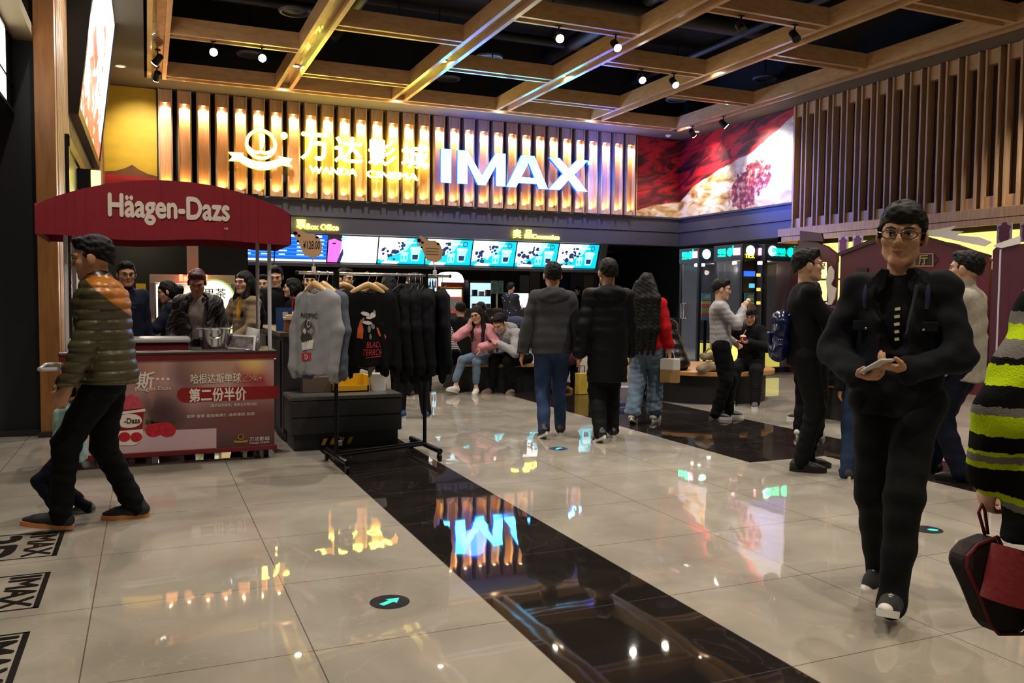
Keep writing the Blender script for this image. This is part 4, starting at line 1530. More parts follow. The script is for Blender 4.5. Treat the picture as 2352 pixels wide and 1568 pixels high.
MB().tube([(CX0 + .0, CY0 + .06, .775), (CX0 - .13, CY0 + .06, .775), (CX0 - .155, CY0 + .09, .775), (CX0 - .155, CY1 - .1, .775), (CX0 - .13, CY1 - .07, .775), (CX0, CY1 - .07, .775)], .016, 10).build('push_handle', white_tube, cart, wld=True, smooth=True)
for x, y, nm in ((CX0 + .07, 7.22, 0), (.72, 7.22, 0), (CX1 - .06, 7.25, 1), (CX0 + .07, 7.7, 0), (CX1 - .08, 7.7, 0)):
    c_ = MB().tube([(x - .016, y, .046), (x + .016, y, .046)], .045, 18).build('caster', M('caster_cream', (190, 184, 160), .5) if nm == 0 else metal_black, cart, wld=True, smooth=True)
    MB().span((x - .028, y - .02, .06), (x + .028, y + .02, .094)).build('caster_fork', steel, cart, wld=True)
for x, y in ((CX1 - .03, 7.2), (CX1 - .05, 7.84), (CX0 + .04, 7.2), (CX0 + .05, 7.84)):
    MB().tube([(x, y, .87 if y < 7.7 else .6), (x, y, 1.86)], .0155, 12).build('pole', white_tube, cart, wld=True, smooth=True)
# canopy: arched roof with a hanging valance
KX0, KX1, KY0, KY1 = -.735, 1.075, 7.02, 8.0


def arch(u):
    return 2.0 + .215 * (1 - abs(u - .02) ** 2.1)


NA = 28
top_ = [(KX0 + (KX1 - KX0) * i / NA, arch(2 * i / NA - 1) - (.0 if 0 < i < NA else .012)) for i in range(NA + 1)]
cb = MB()
vs = [(x, KY0 + .01, z) for x, z in top_] + [(x, (KY0 + KY1) / 2, z + .03) for x, z in top_] + [(x, KY1, z) for x, z in top_]
cb.add(vs, [(r * (NA + 1) + i, r * (NA + 1) + i + 1, (r + 1) * (NA + 1) + i + 1, (r + 1) * (NA + 1) + i) for r in range(2) for i in range(NA)])
rf = cb.build('canopy_roof', canopy_m, cart, wld=True, smooth=True)
sd = rf.modifiers.new('cloth', 'SOLIDIFY'); sd.thickness = .008
bot = lambda u: 1.765 + .012 * math.sin(u * 5.0)
cb = MB()
outl = top_ + [(KX1 - (KX1 - KX0) * i / NA, bot(1 - 2 * i / NA)) for i in range(NA + 1)]
for i in range(NA):
    a, b2 = top_[i], top_[i + 1]
    ua, ub = 2 * i / NA - 1, 2 * (i + 1) / NA - 1
    for yv in (KY0, KY1):
        cb.add([(a[0], yv, bot(ua)), (b2[0], yv, bot(ub)), (b2[0], yv, b2[1]), (a[0], yv, a[1])], [(0, 1, 2, 3)])
NS = 6
for xv, u in ((KX0, -1), (KX1, 1)):
    cb.add([(xv, KY0, bot(u)), (xv, KY1, bot(u) - .01), (xv, KY1, arch(1) - .012), (xv, KY0, arch(1) - .012)], [(0, 1, 2, 3)])
vo = cb.build('canopy_valance', canopy_m, cart, wld=True)
sd = vo.modifiers.new('cloth', 'SOLIDIFY'); sd.thickness = .006
cream = M('cream_print', (232, 220, 210), .6)
c0, c1 = PY(250, 495, KY0), PY(526, 495, KY0)
text('canopy_lettering', 'Häagen-Dazs', ((c0.x + c1.x) / 2, KY0 - .004, 1.985), XR, ZU, c1.x - c0.x, .215, cream, cart, .004, .035)
text('canopy_lettering', 'TM', (c1.x - .025, KY0 - .004, 1.865), XR, ZU, .03, .018, cream, cart, .003, .0)
# printed front
m = M('cart_print', (150, 100, 100), .3)
N, L, b = nodes(m)
geo = N.new('ShaderNodeNewGeometry'); sep = N.new('ShaderNodeSeparateXYZ'); L.new(geo.outputs['Position'], sep.inputs[0])
u_n = mth('DIVIDE', mth('SUBTRACT', sep.outputs[0], CX0), CX1 - CX0)
v_n = mth('DIVIDE', mth('SUBTRACT', sep.outputs[2], .115), .715)


def blob(cx, cz, rx_, rz_):
    a = mth('POWER', mth('DIVIDE', mth('SUBTRACT', u_n, cx), rx_), 2.0)
    c = mth('POWER', mth('DIVIDE', mth('SUBTRACT', v_n, cz), rz_), 2.0)
    return mth('SUBTRACT', 1.0, mth('ADD', a, c), True)


base_ = ramp(v_n, [(0, lin((78, 52, 56))), (.35, lin((122, 84, 88))), (.6, lin((190, 148, 148))), (1, lin((200, 156, 152)))])
col = base_
for args, c_, k in (((.30, .95, .22, .5), (150, 100, 100), .7), ((.45, .45, .14, .3), (58, 32, 40), .9), ((.58, .85, .12, .35), (70, 42, 48), .85), ((.72, .92, .2, .35), (176, 138, 120), .9), ((.93, .80, .16, .3), (150, 26, 34), .95), ((.90, 1.0, .10, .22), (238, 196, 120), .95),
                    ((.99, .95, .07, .3), (196, 160, 150), .8), ((.33, .30, .07, .25), (176, 132, 112), .8), ((.85, .35, .25, .3), (120, 54, 50), .7), ((.40, .95, .03, .5), (190, 140, 110), .6)):
    col = mixc(mth('MULTIPLY', blob(*args), k), col, lin(c_))
L.new(col, b.inputs['Base Color'])
FY = CY0 - .004
pr = MB().span((CX0 + .005, FY, .115), (CX1 - .005, CY0 + .012, .83)).build('printed_front', m, cart, wld=True)


def PP(px, py):
    q = PY(px, py, FY)
    return (q.x, q.z)


def decal(name, pts, mat, lv=1, parent=None):
    return MB().poly(pts, (0, FY - .0012 * lv, 0), XR, ZU, .001).build(name, mat, parent or cart, wld=True)


lil = M('print_lilac', (206, 176, 186), .35)
redp = M('print_red', (140, 16, 26), .3)
straw = M('print_strawberry', (190, 26, 46), .35, noise=.3, scale=60)
leafp = M('print_leaf', (46, 66, 40), .5)
decal('table_print', [PP(150, 1000), PP(330, 990), PP(497, 983), PP(497, 1035), PP(300, 1050), PP(150, 1055)], lil, 1)
decal('badge_print', [PP(640, 886), PP(640, 914), PP(424, 924), PP(413, 920), PP(406, 910), PP(408, 898), PP(416, 891)], redp, 1)
q0, q1 = PP(435, 907), PP(565, 904)
text('badge_lettering', '第二份半价', ((q0[0] + q1[0]) / 2, FY - .003, (q0[1] + q1[1]) / 2), XR, ZU, q1[0] - q0[0], .105, cream, cart, .002, .03)
q0, q1 = PP(438, 870), PP(553, 867)
text('offer_lettering', '哈根达斯单球', ((q0[0] + q1[0]) / 2, FY - .003, (q0[1] + q1[1]) / 2), XR, ZU, q1[0] - q0[0], .078, cream, cart, .002, .012)
q0 = PP(570, 866)
text('offer_lettering', '29', (q0[0], FY - .003, q0[1]), XR, ZU, .085, .075, M('print_price', (206, 120, 110), .4), cart, .002, 0, shear=.2)
q0 = PP(592, 869)
text('offer_lettering', '元/个', (q0[0], FY - .003, q0[1]), XR, ZU, .07, .035, cream, cart, .002)
q0, q1 = PP(318, 875), PP(345, 871)
text('brand_lettering', '斯', (q0[0] + .05, FY - .003, PP(330, 873)[1]), XR, ZU, .12, .13, cream, cart, .002, .02, shear=.12)
for px in (362, 374, 386):
    q0 = PP(px, 870)
    decal('brand_dot', [(q0[0] + .011 * math.cos(a * PI / 6), q0[1] + .011 * math.sin(a * PI / 6)) for a in range(12)], cream, 2)
q0 = PP(352, 888)
text('brand_lettering', 'Haagen-Dazs', (q0[0], FY - .003, q0[1] - .018), XR, ZU, .255, .040, cream, cart, .002)
q0 = PP(537, 929)
text('small_lettering', '（图片仅供参考，具体以实物为准）', (q0[0], FY - .003, q0[1]), XR, ZU, .36, .028, cream, cart, .001)
q0 = PP(508, 953)
text('small_lettering', '草莓 香草 夏威夷果仁 曲奇香奶 抹茶', (q0[0], FY - .003, q0[1]), XR, ZU, .52, .026, cream, cart, .001)
q0 = PP(596, 1007)
text('logo_lettering', '万达影城', (q0[0], FY - .003, q0[1]), XR, ZU, .16, .034, cream, cart, .002)
text('logo_lettering', 'WANDA CINEMA', (q0[0], FY - .003, q0[1] - .032), XR, ZU, .16, .014, cream, cart, .001)
q0 = PP(553, 1006)
gold = M('print_gold', (170, 130, 66), .35)
for pts in ring(q0[0], q0[1] + .012, .017, .024, 16):
    pass
decal('crest_print', [(q0[0] + .024 * math.cos(a * PI / 10), q0[1] + .012 + .024 * math.sin(a * PI / 10)) for a in range(20)], gold, 2)
decal('crest_print', [(q0[0] + .016 * math.cos(a * PI / 10), q0[1] + .014 + .016 * math.sin(a * PI / 10)) for a in range(20)], M('print_dark', (60, 40, 36), .4), 3)
decal('crest_print', [(q0[0] - .06, q0[1] - .014), (q0[0] - .05, q0[1] - .022), (q0[0] - .06, q0[1] - .032), (q0[0], q0[1] - .038), (q0[0] + .06, q0[1] - .032), (q0[0] + .05, q0[1] - .022), (q0[0] + .06, q0[1] - .014), (q0[0], q0[1] - .022)], gold, 3)
# printed ice cream tub and strawberries
def ellp(cx, cz, a_, c_, n=24, rot=0):
    return [(cx + a_ * math.cos(2 * PI * i / n) * math.cos(rot) - c_ * math.sin(2 * PI * i / n) * math.sin(rot), cz + a_ * math.cos(2 * PI * i / n) * math.sin(rot) + c_ * math.sin(2 * PI * i / n) * math.cos(rot)) for i in range(n)]


for px, py, rr in ((355, 986, .4), (383, 986, -.4)):
    q0 = PP(px, py)
    decal('strawberry_print', ellp(q0[0], q0[1], .068, .058, rot=rr), straw, 2 if rr > 0 else 3)
for px, py in ((343, 968), (356, 966), (393, 970)):
    q0 = PP(px, py)
    decal('leaf_print', [(q0[0] - .03, q0[1] - .02), (q0[0] - .02, q0[1] + .02), (q0[0], q0[1] + .005), (q0[0] + .015, q0[1] + .025), (q0[0] + .03, q0[1] - .015)], leafp, 2)
decal('tub_print', [PP(262, 945), PP(331, 938), PP(325, 1010), PP(308, 1020), PP(275, 1022)], redp, 3)
decal('tub_print', [PP(264, 990), PP(329, 985), PP(325, 1012), PP(308, 1022), PP(272, 1022)], cream, 4)
q0 = PP(297, 966)
decal('tub_print', ellp(q0[0], q0[1], .09, .055), cream, 4)
text('tub_lettering', '-Dazs', (q0[0] + .02, FY - .0065, q0[1]), XR, ZU, .11, .04, M('print_dark', (60, 40, 36), .4), cart, .001, .03)
for px in (286, 313):
    q0 = PP(px, 1003)
    decal('strawberry_print', ellp(q0[0], q0[1], .042, .038), straw, 5 if px < 300 else 6)
decal('scoop_print', [PP(262, 943), PP(278, 918), PP(300, 905), PP(318, 912), PP(330, 936)], M('print_scoop', (196, 70, 84), .5, noise=.2, scale=40), 4)
decal('tub_rim_print', [PP(258, 948), PP(333, 938), PP(334, 944), PP(258, 954)], cream, 5)
# things standing on the cart
t = thing('ice_bucket', 'polished steel bucket on the cart counter', 'bucket', (.50, 7.30, .897))
MB().lathe([(.09, 0), (.10, .005), (.125, .165), (.14, .17), (.142, .178), (.12, .178), (.118, .16), (.09, .02)], seg=28).build('pail', chrome, t, smooth=True)
b = MB()
b.tube([(.0 + .05 * math.cos(a * PI / 8), -.125, .13 - .03 * math.sin(a * PI / 8)) for a in range(9)], .006, 6)
b.build('ring_handle', chrome, t, smooth=True)
t = thing('photo_card', 'white framed photo card propped on the cart beside the bucket', 'photo card', (.70, 7.27, .897), rz=-.1)
R_ = Matrix.Rotation(-.35, 3, 'X')
MB().box((0, .03, .062), (.24, .006, .125), R=R_ @ Matrix.Rotation(.08, 3, 'Y')).build('card', M('card_white', (222, 218, 214), .4), t)
MB().box((0, .026, .062), (.205, .006, .095), R=R_ @ Matrix.Rotation(.08, 3, 'Y')).build('picture', M('card_photo', (120, 104, 112), .35, noise=.9, scale=14), t)
MB().box((0, .07, .03), (.1, .05, .06)).build('prop_block', M('card_white', (222, 218, 214), .4), t)
t = thing('paper_roll', 'white paper roll tipped on top of the photo card stand', 'paper roll', (.80, 7.36, .897))
MB().lathe([(.012, -.06), (.048, -.06), (.05, -.055), (.05, .055), (.048, .06), (.012, .06)], (0, 0, .115), 24, R=Matrix.Rotation(.25, 3, 'Y')).build('roll', white_p, t, smooth=True)
MB().span((-.05, -.04, 0), (.05, .04, .058)).build('stand', M('stand_grey', (120, 120, 124), .5), t)
t = thing('steel_dish', 'grey domed steel dish behind the paper roll on the cart', 'dish', (.80, 7.56, .897))
MB().lathe([(.09, 0), (.10, .03), (.085, .075), (.04, .1), (.01, .105)], seg=24).build('dome', steel, t, smooth=True)
t = thing('paper_stack', 'small white paper stack at the back of the cart top', 'paper', (.66, 7.62, .897))
MB().box((0, 0, .06), (.12, .02, .12), R=Matrix.Rotation(-.2, 3, 'X')).build('sheet', M('card_white', (222, 218, 214), .4), t)

# ================================================================ merchandise counter, dresser
cab = M('charcoal_laminate', (44, 44, 50), .5, noise=.05, scale=3)
t = thing('service_counter', 'dark counter cabinet with brown top behind the clothes rack', 'counter', (1.33, 8.6, 0))
MB().span((1.13, 7.88, .08), (1.54, 10.0, .97)).build('cabinet', cab, t, wld=True, bevel=.004)
MB().span((1.16, 7.92, 0), (1.5, 9.9, .08)).build('plinth', nearblack, t, wld=True)
MB().span((1.10, 7.84, .97), (1.57, 10.0, 1.01)).build('worktop', M('counter_top_brown', (92, 74, 56), .4), t, wld=True, bevel=.004)
for y in (8.0, 8.35, 9.0):
    MB().span((1.118, y, .12), (1.13, y + .32 if y < 9 else y + .6, .93)).build('door', cab, t, wld=True, bevel=.002)
for y in (8.28, 8.40, 9.07):
    MB().tube([(1.12, y, .74), (1.095, y, .74), (1.095, y, .46), (1.12, y, .46)], .007, 8).build('handle', steel, t, wld=True, smooth=True)
t = thing('dresser', 'low charcoal drawer unit behind the clothes rack', 'dresser', (1.62, 7.6, 0))
DX0, DX1, DY = 1.12, 2.105, 7.37
MB().span((DX0 + .01, DY + .03, .14), (DX1 - .01, 7.83, .44)).build('carcass', cab, t, wld=True)
MB().span((DX0, DY, .44), (DX1, 7.84, .472)).build('top', M('dresser_top', (70, 68, 68), .3), t, wld=True, bevel=.003)
for z0_, z1_ in ((.295, .432), (.148, .285)):
    MB().span((DX0 + .004, DY + .004, z0_), (DX1 - .004, DY + .03, z1_)).build('drawer', cab, t, wld=True, bevel=.004)
MB().span((DX0 + .03, DY + .04, 0), (DX1 - .03, 7.8, .14)).build('plinth', M('plinth_dark', (34, 34, 38), .6), t, wld=True)
t = thing('hazard_strap', 'black and yellow hazard strap with white buckle box at the dresser foot', 'strap', (1.55, 7.38, 0))
hz_ = M('hazard_yellow', (196, 150, 30), .5)
sx0, sx1 = 1.37, 1.66
MB().span((sx0, DY + .028, .04), (sx1, DY + .036, .10)).build('strap', metal_black, t, wld=True)
for k in range(4):
    x = sx0 + .01 + k * .075
    MB().poly([(x, .041), (x + .035, .041), (x + .06, .099), (x + .025, .099)], (0, DY + .028, 0), XR, ZU, .002).build('stripe', hz_, t, wld=True)
MB().span((1.5, DY - .005, .03), (1.56, DY + .03, .075)).build('buckle_box', white_p, t, wld=True, bevel=.004)
MB().tube([(1.515, DY + .012, .075), (1.515, DY + .012, .11), (1.545, DY + .012, .11), (1.545, DY + .012, .075)], .005, 8).build('shackle', steel, t, wld=True)
t = thing('plastic_crate', 'yellow plastic crate standing on the dresser behind the garments', 'crate', (1.70, 7.72, .472))
yc = M('crate_yellow', (206, 160, 22), .45)
MB().span((-.16, -.1, 0), (.16, .1, .012)).span((-.16, -.1, 0), (-.145, .1, .15)).span((.145, -.1, 0), (.16, .1, .15)).span((-.16, .088, 0), (.16, .1, .15)).span((-.16, -.1, 0), (.16, -.088, .06)).build('crate_shell', yc, t)
t = thing('storage_bin', 'small white storage bin on the dresser next to the yellow crate', 'bin', (1.97, 7.73, .472))
MB().lathe([(.075, 0), (.085, .15), (.09, .155), (.08, .155), (.07, .01)], seg=24).build('bin_shell', white_p, t, smooth=True)
t = thing('cardboard_box', 'taupe cardboard box on the dresser beside the counter cabinet', 'box', (1.40, 7.75, .472))
MB().span((-.13, -.07, 0), (.13, .07, .14)).build('carton', M('taupe_card', (92, 78, 68), .8), t, bevel=.003)
MB().span((-.13, -.012, .1402), (.13, .012, .1412)).build('tape', M('tape_brown', (120, 100, 78), .4), t)
# snack props on the counter
zc_ = 1.01
t = thing('acrylic_sign', 'blue acrylic notice stand on the brown counter top', 'sign', (1.18, 8.25, zc_))
MB().span((-.06, 0, 0), (.09, .008, .22)).build('panel', M('notice_blue', (40, 84, 140), .3), t)
MB().span((-.06, -.03, 0), (.09, .05, .008)).build('foot', M('notice_blue', (40, 84, 140), .3), t)
MB().span((0.0, -.003, .12), (.05, 0, .18)).build('print', white_p, t)
t = thing('snack_carton', 'printed carton of hot dogs with yellow lid beside the blue notice', 'carton', (1.22, 7.99, zc_))
MB().span((-.06, -.05, 0), (.06, .05, .11)).build('box', M('carton_hotdog', (150, 90, 50), .5, noise=.7, scale=30), t, bevel=.003)
MB().span((-.065, -.055, .11), (.065, .055, .135)).build('lid', M('carton_cream', (226, 216, 200), .5), t, bevel=.003)
MB().ell((0, 0, .14), (.055, .03, .022)).build('bun', M('carton_yellow', (214, 150, 40), .5), t, smooth=True)
t = thing('snack_carton', 'tall red and white popcorn carton with yellow rim near the grey sweatshirt', 'carton', (1.34, 8.02, zc_))
MB().span((-.06, -.05, .11), (.06, .05, .22)).build('box_top', M('carton_red', (150, 28, 32), .5), t)
MB().span((-.06, -.05, 0), (.06, .05, .11)).build('box_base', M('carton_white', (216, 206, 200), .5), t)
MB().span((-.065, -.055, .22), (.065, .055, .245)).build('rim', M('carton_yellow', (214, 150, 40), .5), t, bevel=.004)
for k in range(3):
    MB().poly([(-.05 + .03 * k, .12), (-.03 + .03 * k, .12), (-.01 + .03 * k, .18), (-.03 + .03 * k, .18)], (0, -.05, 0), XR, ZU, .002).build('stripe', M('carton_yellow', (214, 150, 40), .5), t)
for x, z in ((.03, .075), (.03, .03), (-.02, .04)):
    MB().ell((x, -.05, z), (.026, .004, .024)).build('round_print', M('carton_bear', (190, 140, 80), .6), t, smooth=True)
t = thing('drink_cup', 'clear drink cup with white lid and red straw on the counter', 'cup', (1.30, 8.45, zc_))
MB().lathe([(.03, 0), (.045, .14)], seg=20).build('cup', M('cola_cup', (70, 26, 28), .3), t, smooth=True)
MB().lathe([(.048, .14), (.048, .15), (.03, .175), (.028, .178)], seg=20).build('lid', white_p, t, smooth=True)
MB().tube([(0, 0, .17), (.008, 0, .33)], .006, 8).build('straw', M('straw_red', (190, 24, 40), .4), t)

# ================================================================ clothes rack, hangers, garments
RA, RB = Vector((1.04, 6.52, 1.52)), Vector((2.41, 6.96, 1.525))
ru = (RB - RA).normalized()
PA, PB = Vector((1.355, 6.62, 0)), Vector((2.165, 6.885, 0))
t = thing('clothes_rack', 'black and chrome rolling clothes rack hung with sweatshirts', 'clothes rack', (1.76, 6.75, 0))
MB().tube([RA, RB], .013, 12).build('hanging_rail', chrome, t, wld=True, smooth=True)
for a in (RA, RB):
    MB().ell(a, (.016, .016, .016)).build('end_cap', metal_black, t, wld=True, smooth=True)
for p in (PA, PB):
    MB().tube([(p.x, p.y, .10), (p.x, p.y, 1.0)], .0165, 12).build('post', metal_black, t, wld=True, smooth=True)
    MB().tube([(p.x, p.y, 1.0), (p.x, p.y, 1.5)], .012, 12).build('upper_post', chrome, t, wld=True, smooth=True)
    MB().tube([(p.x, p.y, 1.40), (p.x, p.y, 1.545)], .026, 12).build('joint', metal_black, t, wld=True, smooth=True)
for p, y0, y1, dx in ((PA, -.31, .31, .02), (PB, -.36, .34, .02)):
    MB().tube([(p.x + dx, p.y + y0, .085), (p.x - dx, p.y + y1, .085)], .022, 10).build('foot_bar', metal_black, t, wld=True, smooth=True)
    for yy in (y0 + .02, y1 - .02):
        x = p.x + dx * (1 if yy < 0 else -1)
        MB().tube([(x - .012, p.y + yy, .034), (x + .012, p.y + yy, .034)], .033, 14).span((x - .01, p.y + yy - .012, .03), (x + .01, p.y + yy + .012, .075)).build('caster', metal_black, t, wld=True, smooth=True)
for dy in (-.05, .05):
    MB().tube([(PA.x, PA.y + dy, .095), (PB.x, PB.y + dy, .095)], .012, 8).build('base_rail', metal_black, t, wld=True, smooth=True)

hw = wood('hanger_wood', (214, 178, 122), (196, 156, 100), .4)
gsw = M('sweat_grey', (142, 144, 148), .9, noise=.08, scale=90, bump=.3, bscale=220, spec=.12)
gblue = M('sweat_blue_grey', (86, 92, 106), .9, noise=.08, scale=90, bump=.3, bscale=220, spec=.12)
gtee = M('tee_grey', (112, 110, 106), .9, noise=.08, scale=90, bump=.3, bscale=220, spec=.12)
gblk = M('garment_black', (16, 16, 18), .85, noise=.2, scale=60, bump=.3, bscale=180, spec=.12)
gnav = M('garment_ink', (13, 14, 20), .85, noise=.2, scale=60, bump=.3, bscale=180, spec=.12)


def garment(name, label, hlabel, s_, ang, mat, wd=.50, ln=.66, sleeve='long', seed=3, thick=.06, wood_=True, group=None, hgroup=None, hood=False, zoff=0.0, dy=0.0):
    """a garment on its hanger at distance s_ along the rail, turned by ang degrees (0 faces the viewer's side of the hall)"""
    at = RA + ru * s_ + Vector((0, dy, 0))
    a = math.radians(ang)
    t = thing('clothes_hanger', hlabel, 'hanger', (at.x, at.y, at.z), a, hgroup)
    MB().tube([(.0 + .022 * math.cos(q), 0, -.005 + .022 * math.sin(q)) for q in [PI * (1.05 - 1.25 * i / 10) for i in range(11)]] + [(.008, 0, -.05), (0, 0, -.07), (0, 0, -.10)], .0028, 8).build('hook', chrome, t, smooth=True)
    hm = hw if wood_ else metal_black
    n = 12
    pts = [(-.20 + .40 * i / n, -.03 * math.cos(PI * (i / n - .5)) + .0, -.085 - .115 * abs(2 * i / n - 1) ** 1.25) for i in range(n + 1)]
    b = MB()
    b.tube(pts, [.014 + .014 * (1 - abs(2 * i / n - 1)) for i in range(n + 1)] if wood_ else .006, 10)
    b.build('shoulder_bar', hm, t, smooth=True)
    z0 = -.135 + zoff
    F = Field(.009)
    h2 = wd / 2
    ys = V3(0, 1, 0)
    q_ = thick / .09
    F.chain([(-h2 + .10, 0, z0 - .10), (-h2 + .10, 0, z0 - ln)], [.10, .10], .04, (ys, q_ * .8))
    F.chain([(h2 - .10, 0, z0 - .10), (h2 - .10, 0, z0 - ln)], [.10, .10], .04, (ys, q_ * .8))
    F.chain([(0, 0, z0 - .05), (0, 0, z0 - ln)], [.10, .12], .04, (ys, q_))
    for sg in (-1, 1):
        F.chain([(sg * .07, 0, z0 + .0), (sg * (h2 - .05), 0, z0 - .075)], [.032, .042], .03, (ys, .85))
        if sleeve == 'long':
            F.chain([(sg * (h2 - .05), 0, z0 - .07), (sg * (h2 + .015), -.015, z0 - .30), (sg * (h2 + .0), -.05, z0 - .60), (sg * (h2 - .015), -.05, z0 - .66)], [.05, .052, .044, .034], .025, (ys, .8))
        else:
            F.chain([(sg * (h2 - .05), 0, z0 - .07), (sg * (h2 + .03), 0, z0 - .22)], [.05, .058], .025, (ys, .55))
    F.cut((0, 0, z0 - ln), (0, 0, -1), .004, (-h2 + .03, -.3, z0 - ln - .2), (h2 - .03, .3, z0 - ln + .2))
    F.ell((0, -.03, z0 + .035), (.082, .09, .065), None, .01, '-')
    if hood:
        F.ell((0, .07, z0 - .05), (.13, .06, .12), None, .03)
    r = np.random.default_rng(seed)
    vw = [(r.uniform(18, 60), r.uniform(0, 6.28), r.uniform(-4, 4)) for _ in range(5)]

    def folds(P):
        dz = np.clip((z0 - P[:, 2]) / ln, 0, 1)
        return .0045 * (.4 + dz) * sum(np.sin(k * P[:, 0] + p + q * P[:, 2]) for k, p, q in vw) / 2
    o = mesh_obj(name, F.mesh(both(folds, wrinkles(seed, .003, 26))), mat)
    o.location = at
    o.rotation_euler = (0, 0, a)
    tag(o, label, 'clothing', group)
    if not wood_ and False:
        pass
    # collar ribbing
    c = MB()
    c.tube([(.083 * math.cos(q), -.02 - .03 * abs(math.sin(q)) * (1 if math.sin(q) < 0 else -.6), z0 - .012 - .05 * (math.sin(q) < 0) * abs(math.sin(q)) - .01) for q in [2 * PI * i / 24 for i in range(24)]] + [(.083, -.02, z0 - .022)], .009, 8, caps=False)
    c.build('neck_rib', mat, o, smooth=True)
    return o, z0, h2


def front_y(o, x, z):
    ok, loc, nrm_, _ = o.ray_cast(Vector((x, -1, z)), Vector((0, 1, 0)))
    return loc.y if ok else -.05


def print_poly(o, name, pts, mat, lv=1):
    """ink laid on the garment's own surface"""
    bm = bmesh.new()
    xs = [p[0] for p in pts]; zs = [p[1] for p in pts]
    f = bm.faces.new([bm.verts.new((p[0], 0, p[1])) for p in pts])
    for _ in range(3 if len(pts) < 20 else 1):
        bmesh.ops.subdivide_edges(bm, edges=bm.edges[:], cuts=1, use_grid_fill=True)
    bmesh.ops.triangulate(bm, faces=bm.faces[:])
    for v in bm.verts:
        v.co.y = front_y(o, v.co.x, v.co.z) - .0025 - .0012 * lv
    me = bpy.data.meshes.new(name)
    bm.to_mesh(me)
    bm.free()
    me.materials.append(mat)
    c = bpy.data.objects.new(name, me)
    C.objects.link(c)
    c.parent = o
    return c


def print_text(o, name, s, x, z, w_, h_, mat, bold=.01, shear=0):
    c = text(name, s, (x, 0, z), XR, ZU, w_, h_, mat, None, .0015, bold, wld=False, shear=shear)
    c.parent = o
    for v in c.data.vertices:
        v.co.y = front_y(o, v.co.x, v.co.z) - .005 + (v.co.y + .0015) * .5
    return c


bpy.context.view_layer.update()
HG = 'wooden hangers on the clothes rack'
ink_d = M('ink_dark', (52, 50, 50), .8)
ink_w = M('ink_white', (214, 210, 204), .8)
ink_r = M('ink_red', (176, 40, 40), .8)
ink_o = M('ink_orange', (206, 92, 40), .8, noise=.3, scale=40)
ink_t = M('ink_taupe', (112, 100, 90), .8, noise=.3, scale=40)
o, z0, h2 = garment('sweatshirt', 'pale grey printed sweatshirt hanging at the left end of the rack', 'wooden hanger at the left end of the clothes rack', .17, -60, gsw, .46, .64, seed=5, thick=.075, dy=-.02)
bpy.context.view_layer.update()
print_text(o, 'print_lettering', 'PACIFIC', -.02, z0 - .19, .19, .035, ink_d, .02)
print_poly(o, 'print_figure', ellp(-.03, z0 - .30, .085, .075), ink_t, 0)
print_poly(o, 'print_figure', ellp(-.02, z0 - .26, .05, .04), ink_d, 1)
print_poly(o, 'print_figure', ellp(.0, z0 - .25, .018, .03), ink_w, 2)
print_poly(o, 'print_figure', ellp(-.04, z0 - .36, .075, .05), ink_d, 1)
print_poly(o, 'print_figure', ellp(-.055, z0 - .31, .03, .022), ink_w, 2)
print_poly(o, 'print_figure', [(-.10, z0 - .40), (.05, z0 - .37), (.04, z0 - .44), (-.09, z0 - .46)], ink_w, 2)
print_poly(o, 'print_block', [(-.10, z0 - .48), (.03, z0 - .47), (.03, z0 - .53), (-.10, z0 - .54)], ink_r, 1)
print_text(o, 'print_lettering', 'SO', -.035, z0 - .505, .07, .04, ink_w, .02)
garment('sweatshirt', 'blue-grey sweatshirt hanging just behind the pale grey one', 'wooden hanger above the blue-grey sweatshirt', .25, -64, gblue, .46, .64, seed=6, thick=.07)
garment('tee_shirt', 'grey tee shirt half covered by the black printed sweatshirt', 'wooden hanger above the grey tee shirt', .43, -16, gtee, .42, .62, seed=7, sleeve='long', thick=.04, dy=.13)
o, z0, h2 = garment('sweatshirt', 'black sweatshirt with a red-lettered figure print facing the hall', 'wooden hanger in front at the middle of the clothes rack', .60, -2, gblk, .47, .60, seed=8, thick=.06, dy=-.05)
bpy.context.view_layer.update()
print_poly(o, 'print_figure', [(-.09, z0 - .30), (-.065, z0 - .22), (-.045, z0 - .30), (-.05, z0 - .38), (-.095, z0 - .37)], ink_o, 1)
print_poly(o, 'print_figure', [(.06, z0 - .29), (.09, z0 - .29), (.14, z0 - .36), (.13, z0 - .40), (.08, z0 - .35)], ink_o, 1)
for cx_, cz_, a_, c_ in ((-.03, .18, .045, .022), (.03, .19, .03, .03), (-.0, .21, .035, .015), (.045, .165, .014, .025), (-.015, .25, .05, .02), (.0, .30, .016, .04), (.03, .28, .02, .03), (-.05, .23, .013, .03), (.01, .36, .012, .03)):
    print_poly(o, 'print_figure', ellp(cx_, z0 - cz_, a_ * .8, c_ * .75, 9, cx_ * 9), ink_w if a_ > .02 else M('ink_grey', (130, 126, 120), .8), 2)
print_text(o, 'print_lettering', 'BLADE', .045, z0 - .425, .13, .045, ink_r, .0, .15)
print_text(o, 'print_lettering', 'TERROR', .03, z0 - .485, .17, .05, ink_r, .0, .15)
print_poly(o, 'print_figure', [(-.03, z0 - .53), (.11, z0 - .52), (.11, z0 - .514), (-.03, z0 - .523)], ink_r, 2)
garment('tee_shirt', 'black tee shirt hanging behind the red-lettered sweatshirt', 'second wooden hanger crossing behind the middle one', .70, 4, gblk, .46, .64, seed=9, thick=.05, dy=.05)
o, z0, h2 = garment('sweatshirt', 'black sweatshirt with yellow side lettering next to the red-lettered one', 'wire hanger beside the wooden ones on the rack', .90, 38, gblk, .44, .64, seed=10, thick=.07, wood_=False, hood=True)
bpy.context.view_layer.update()
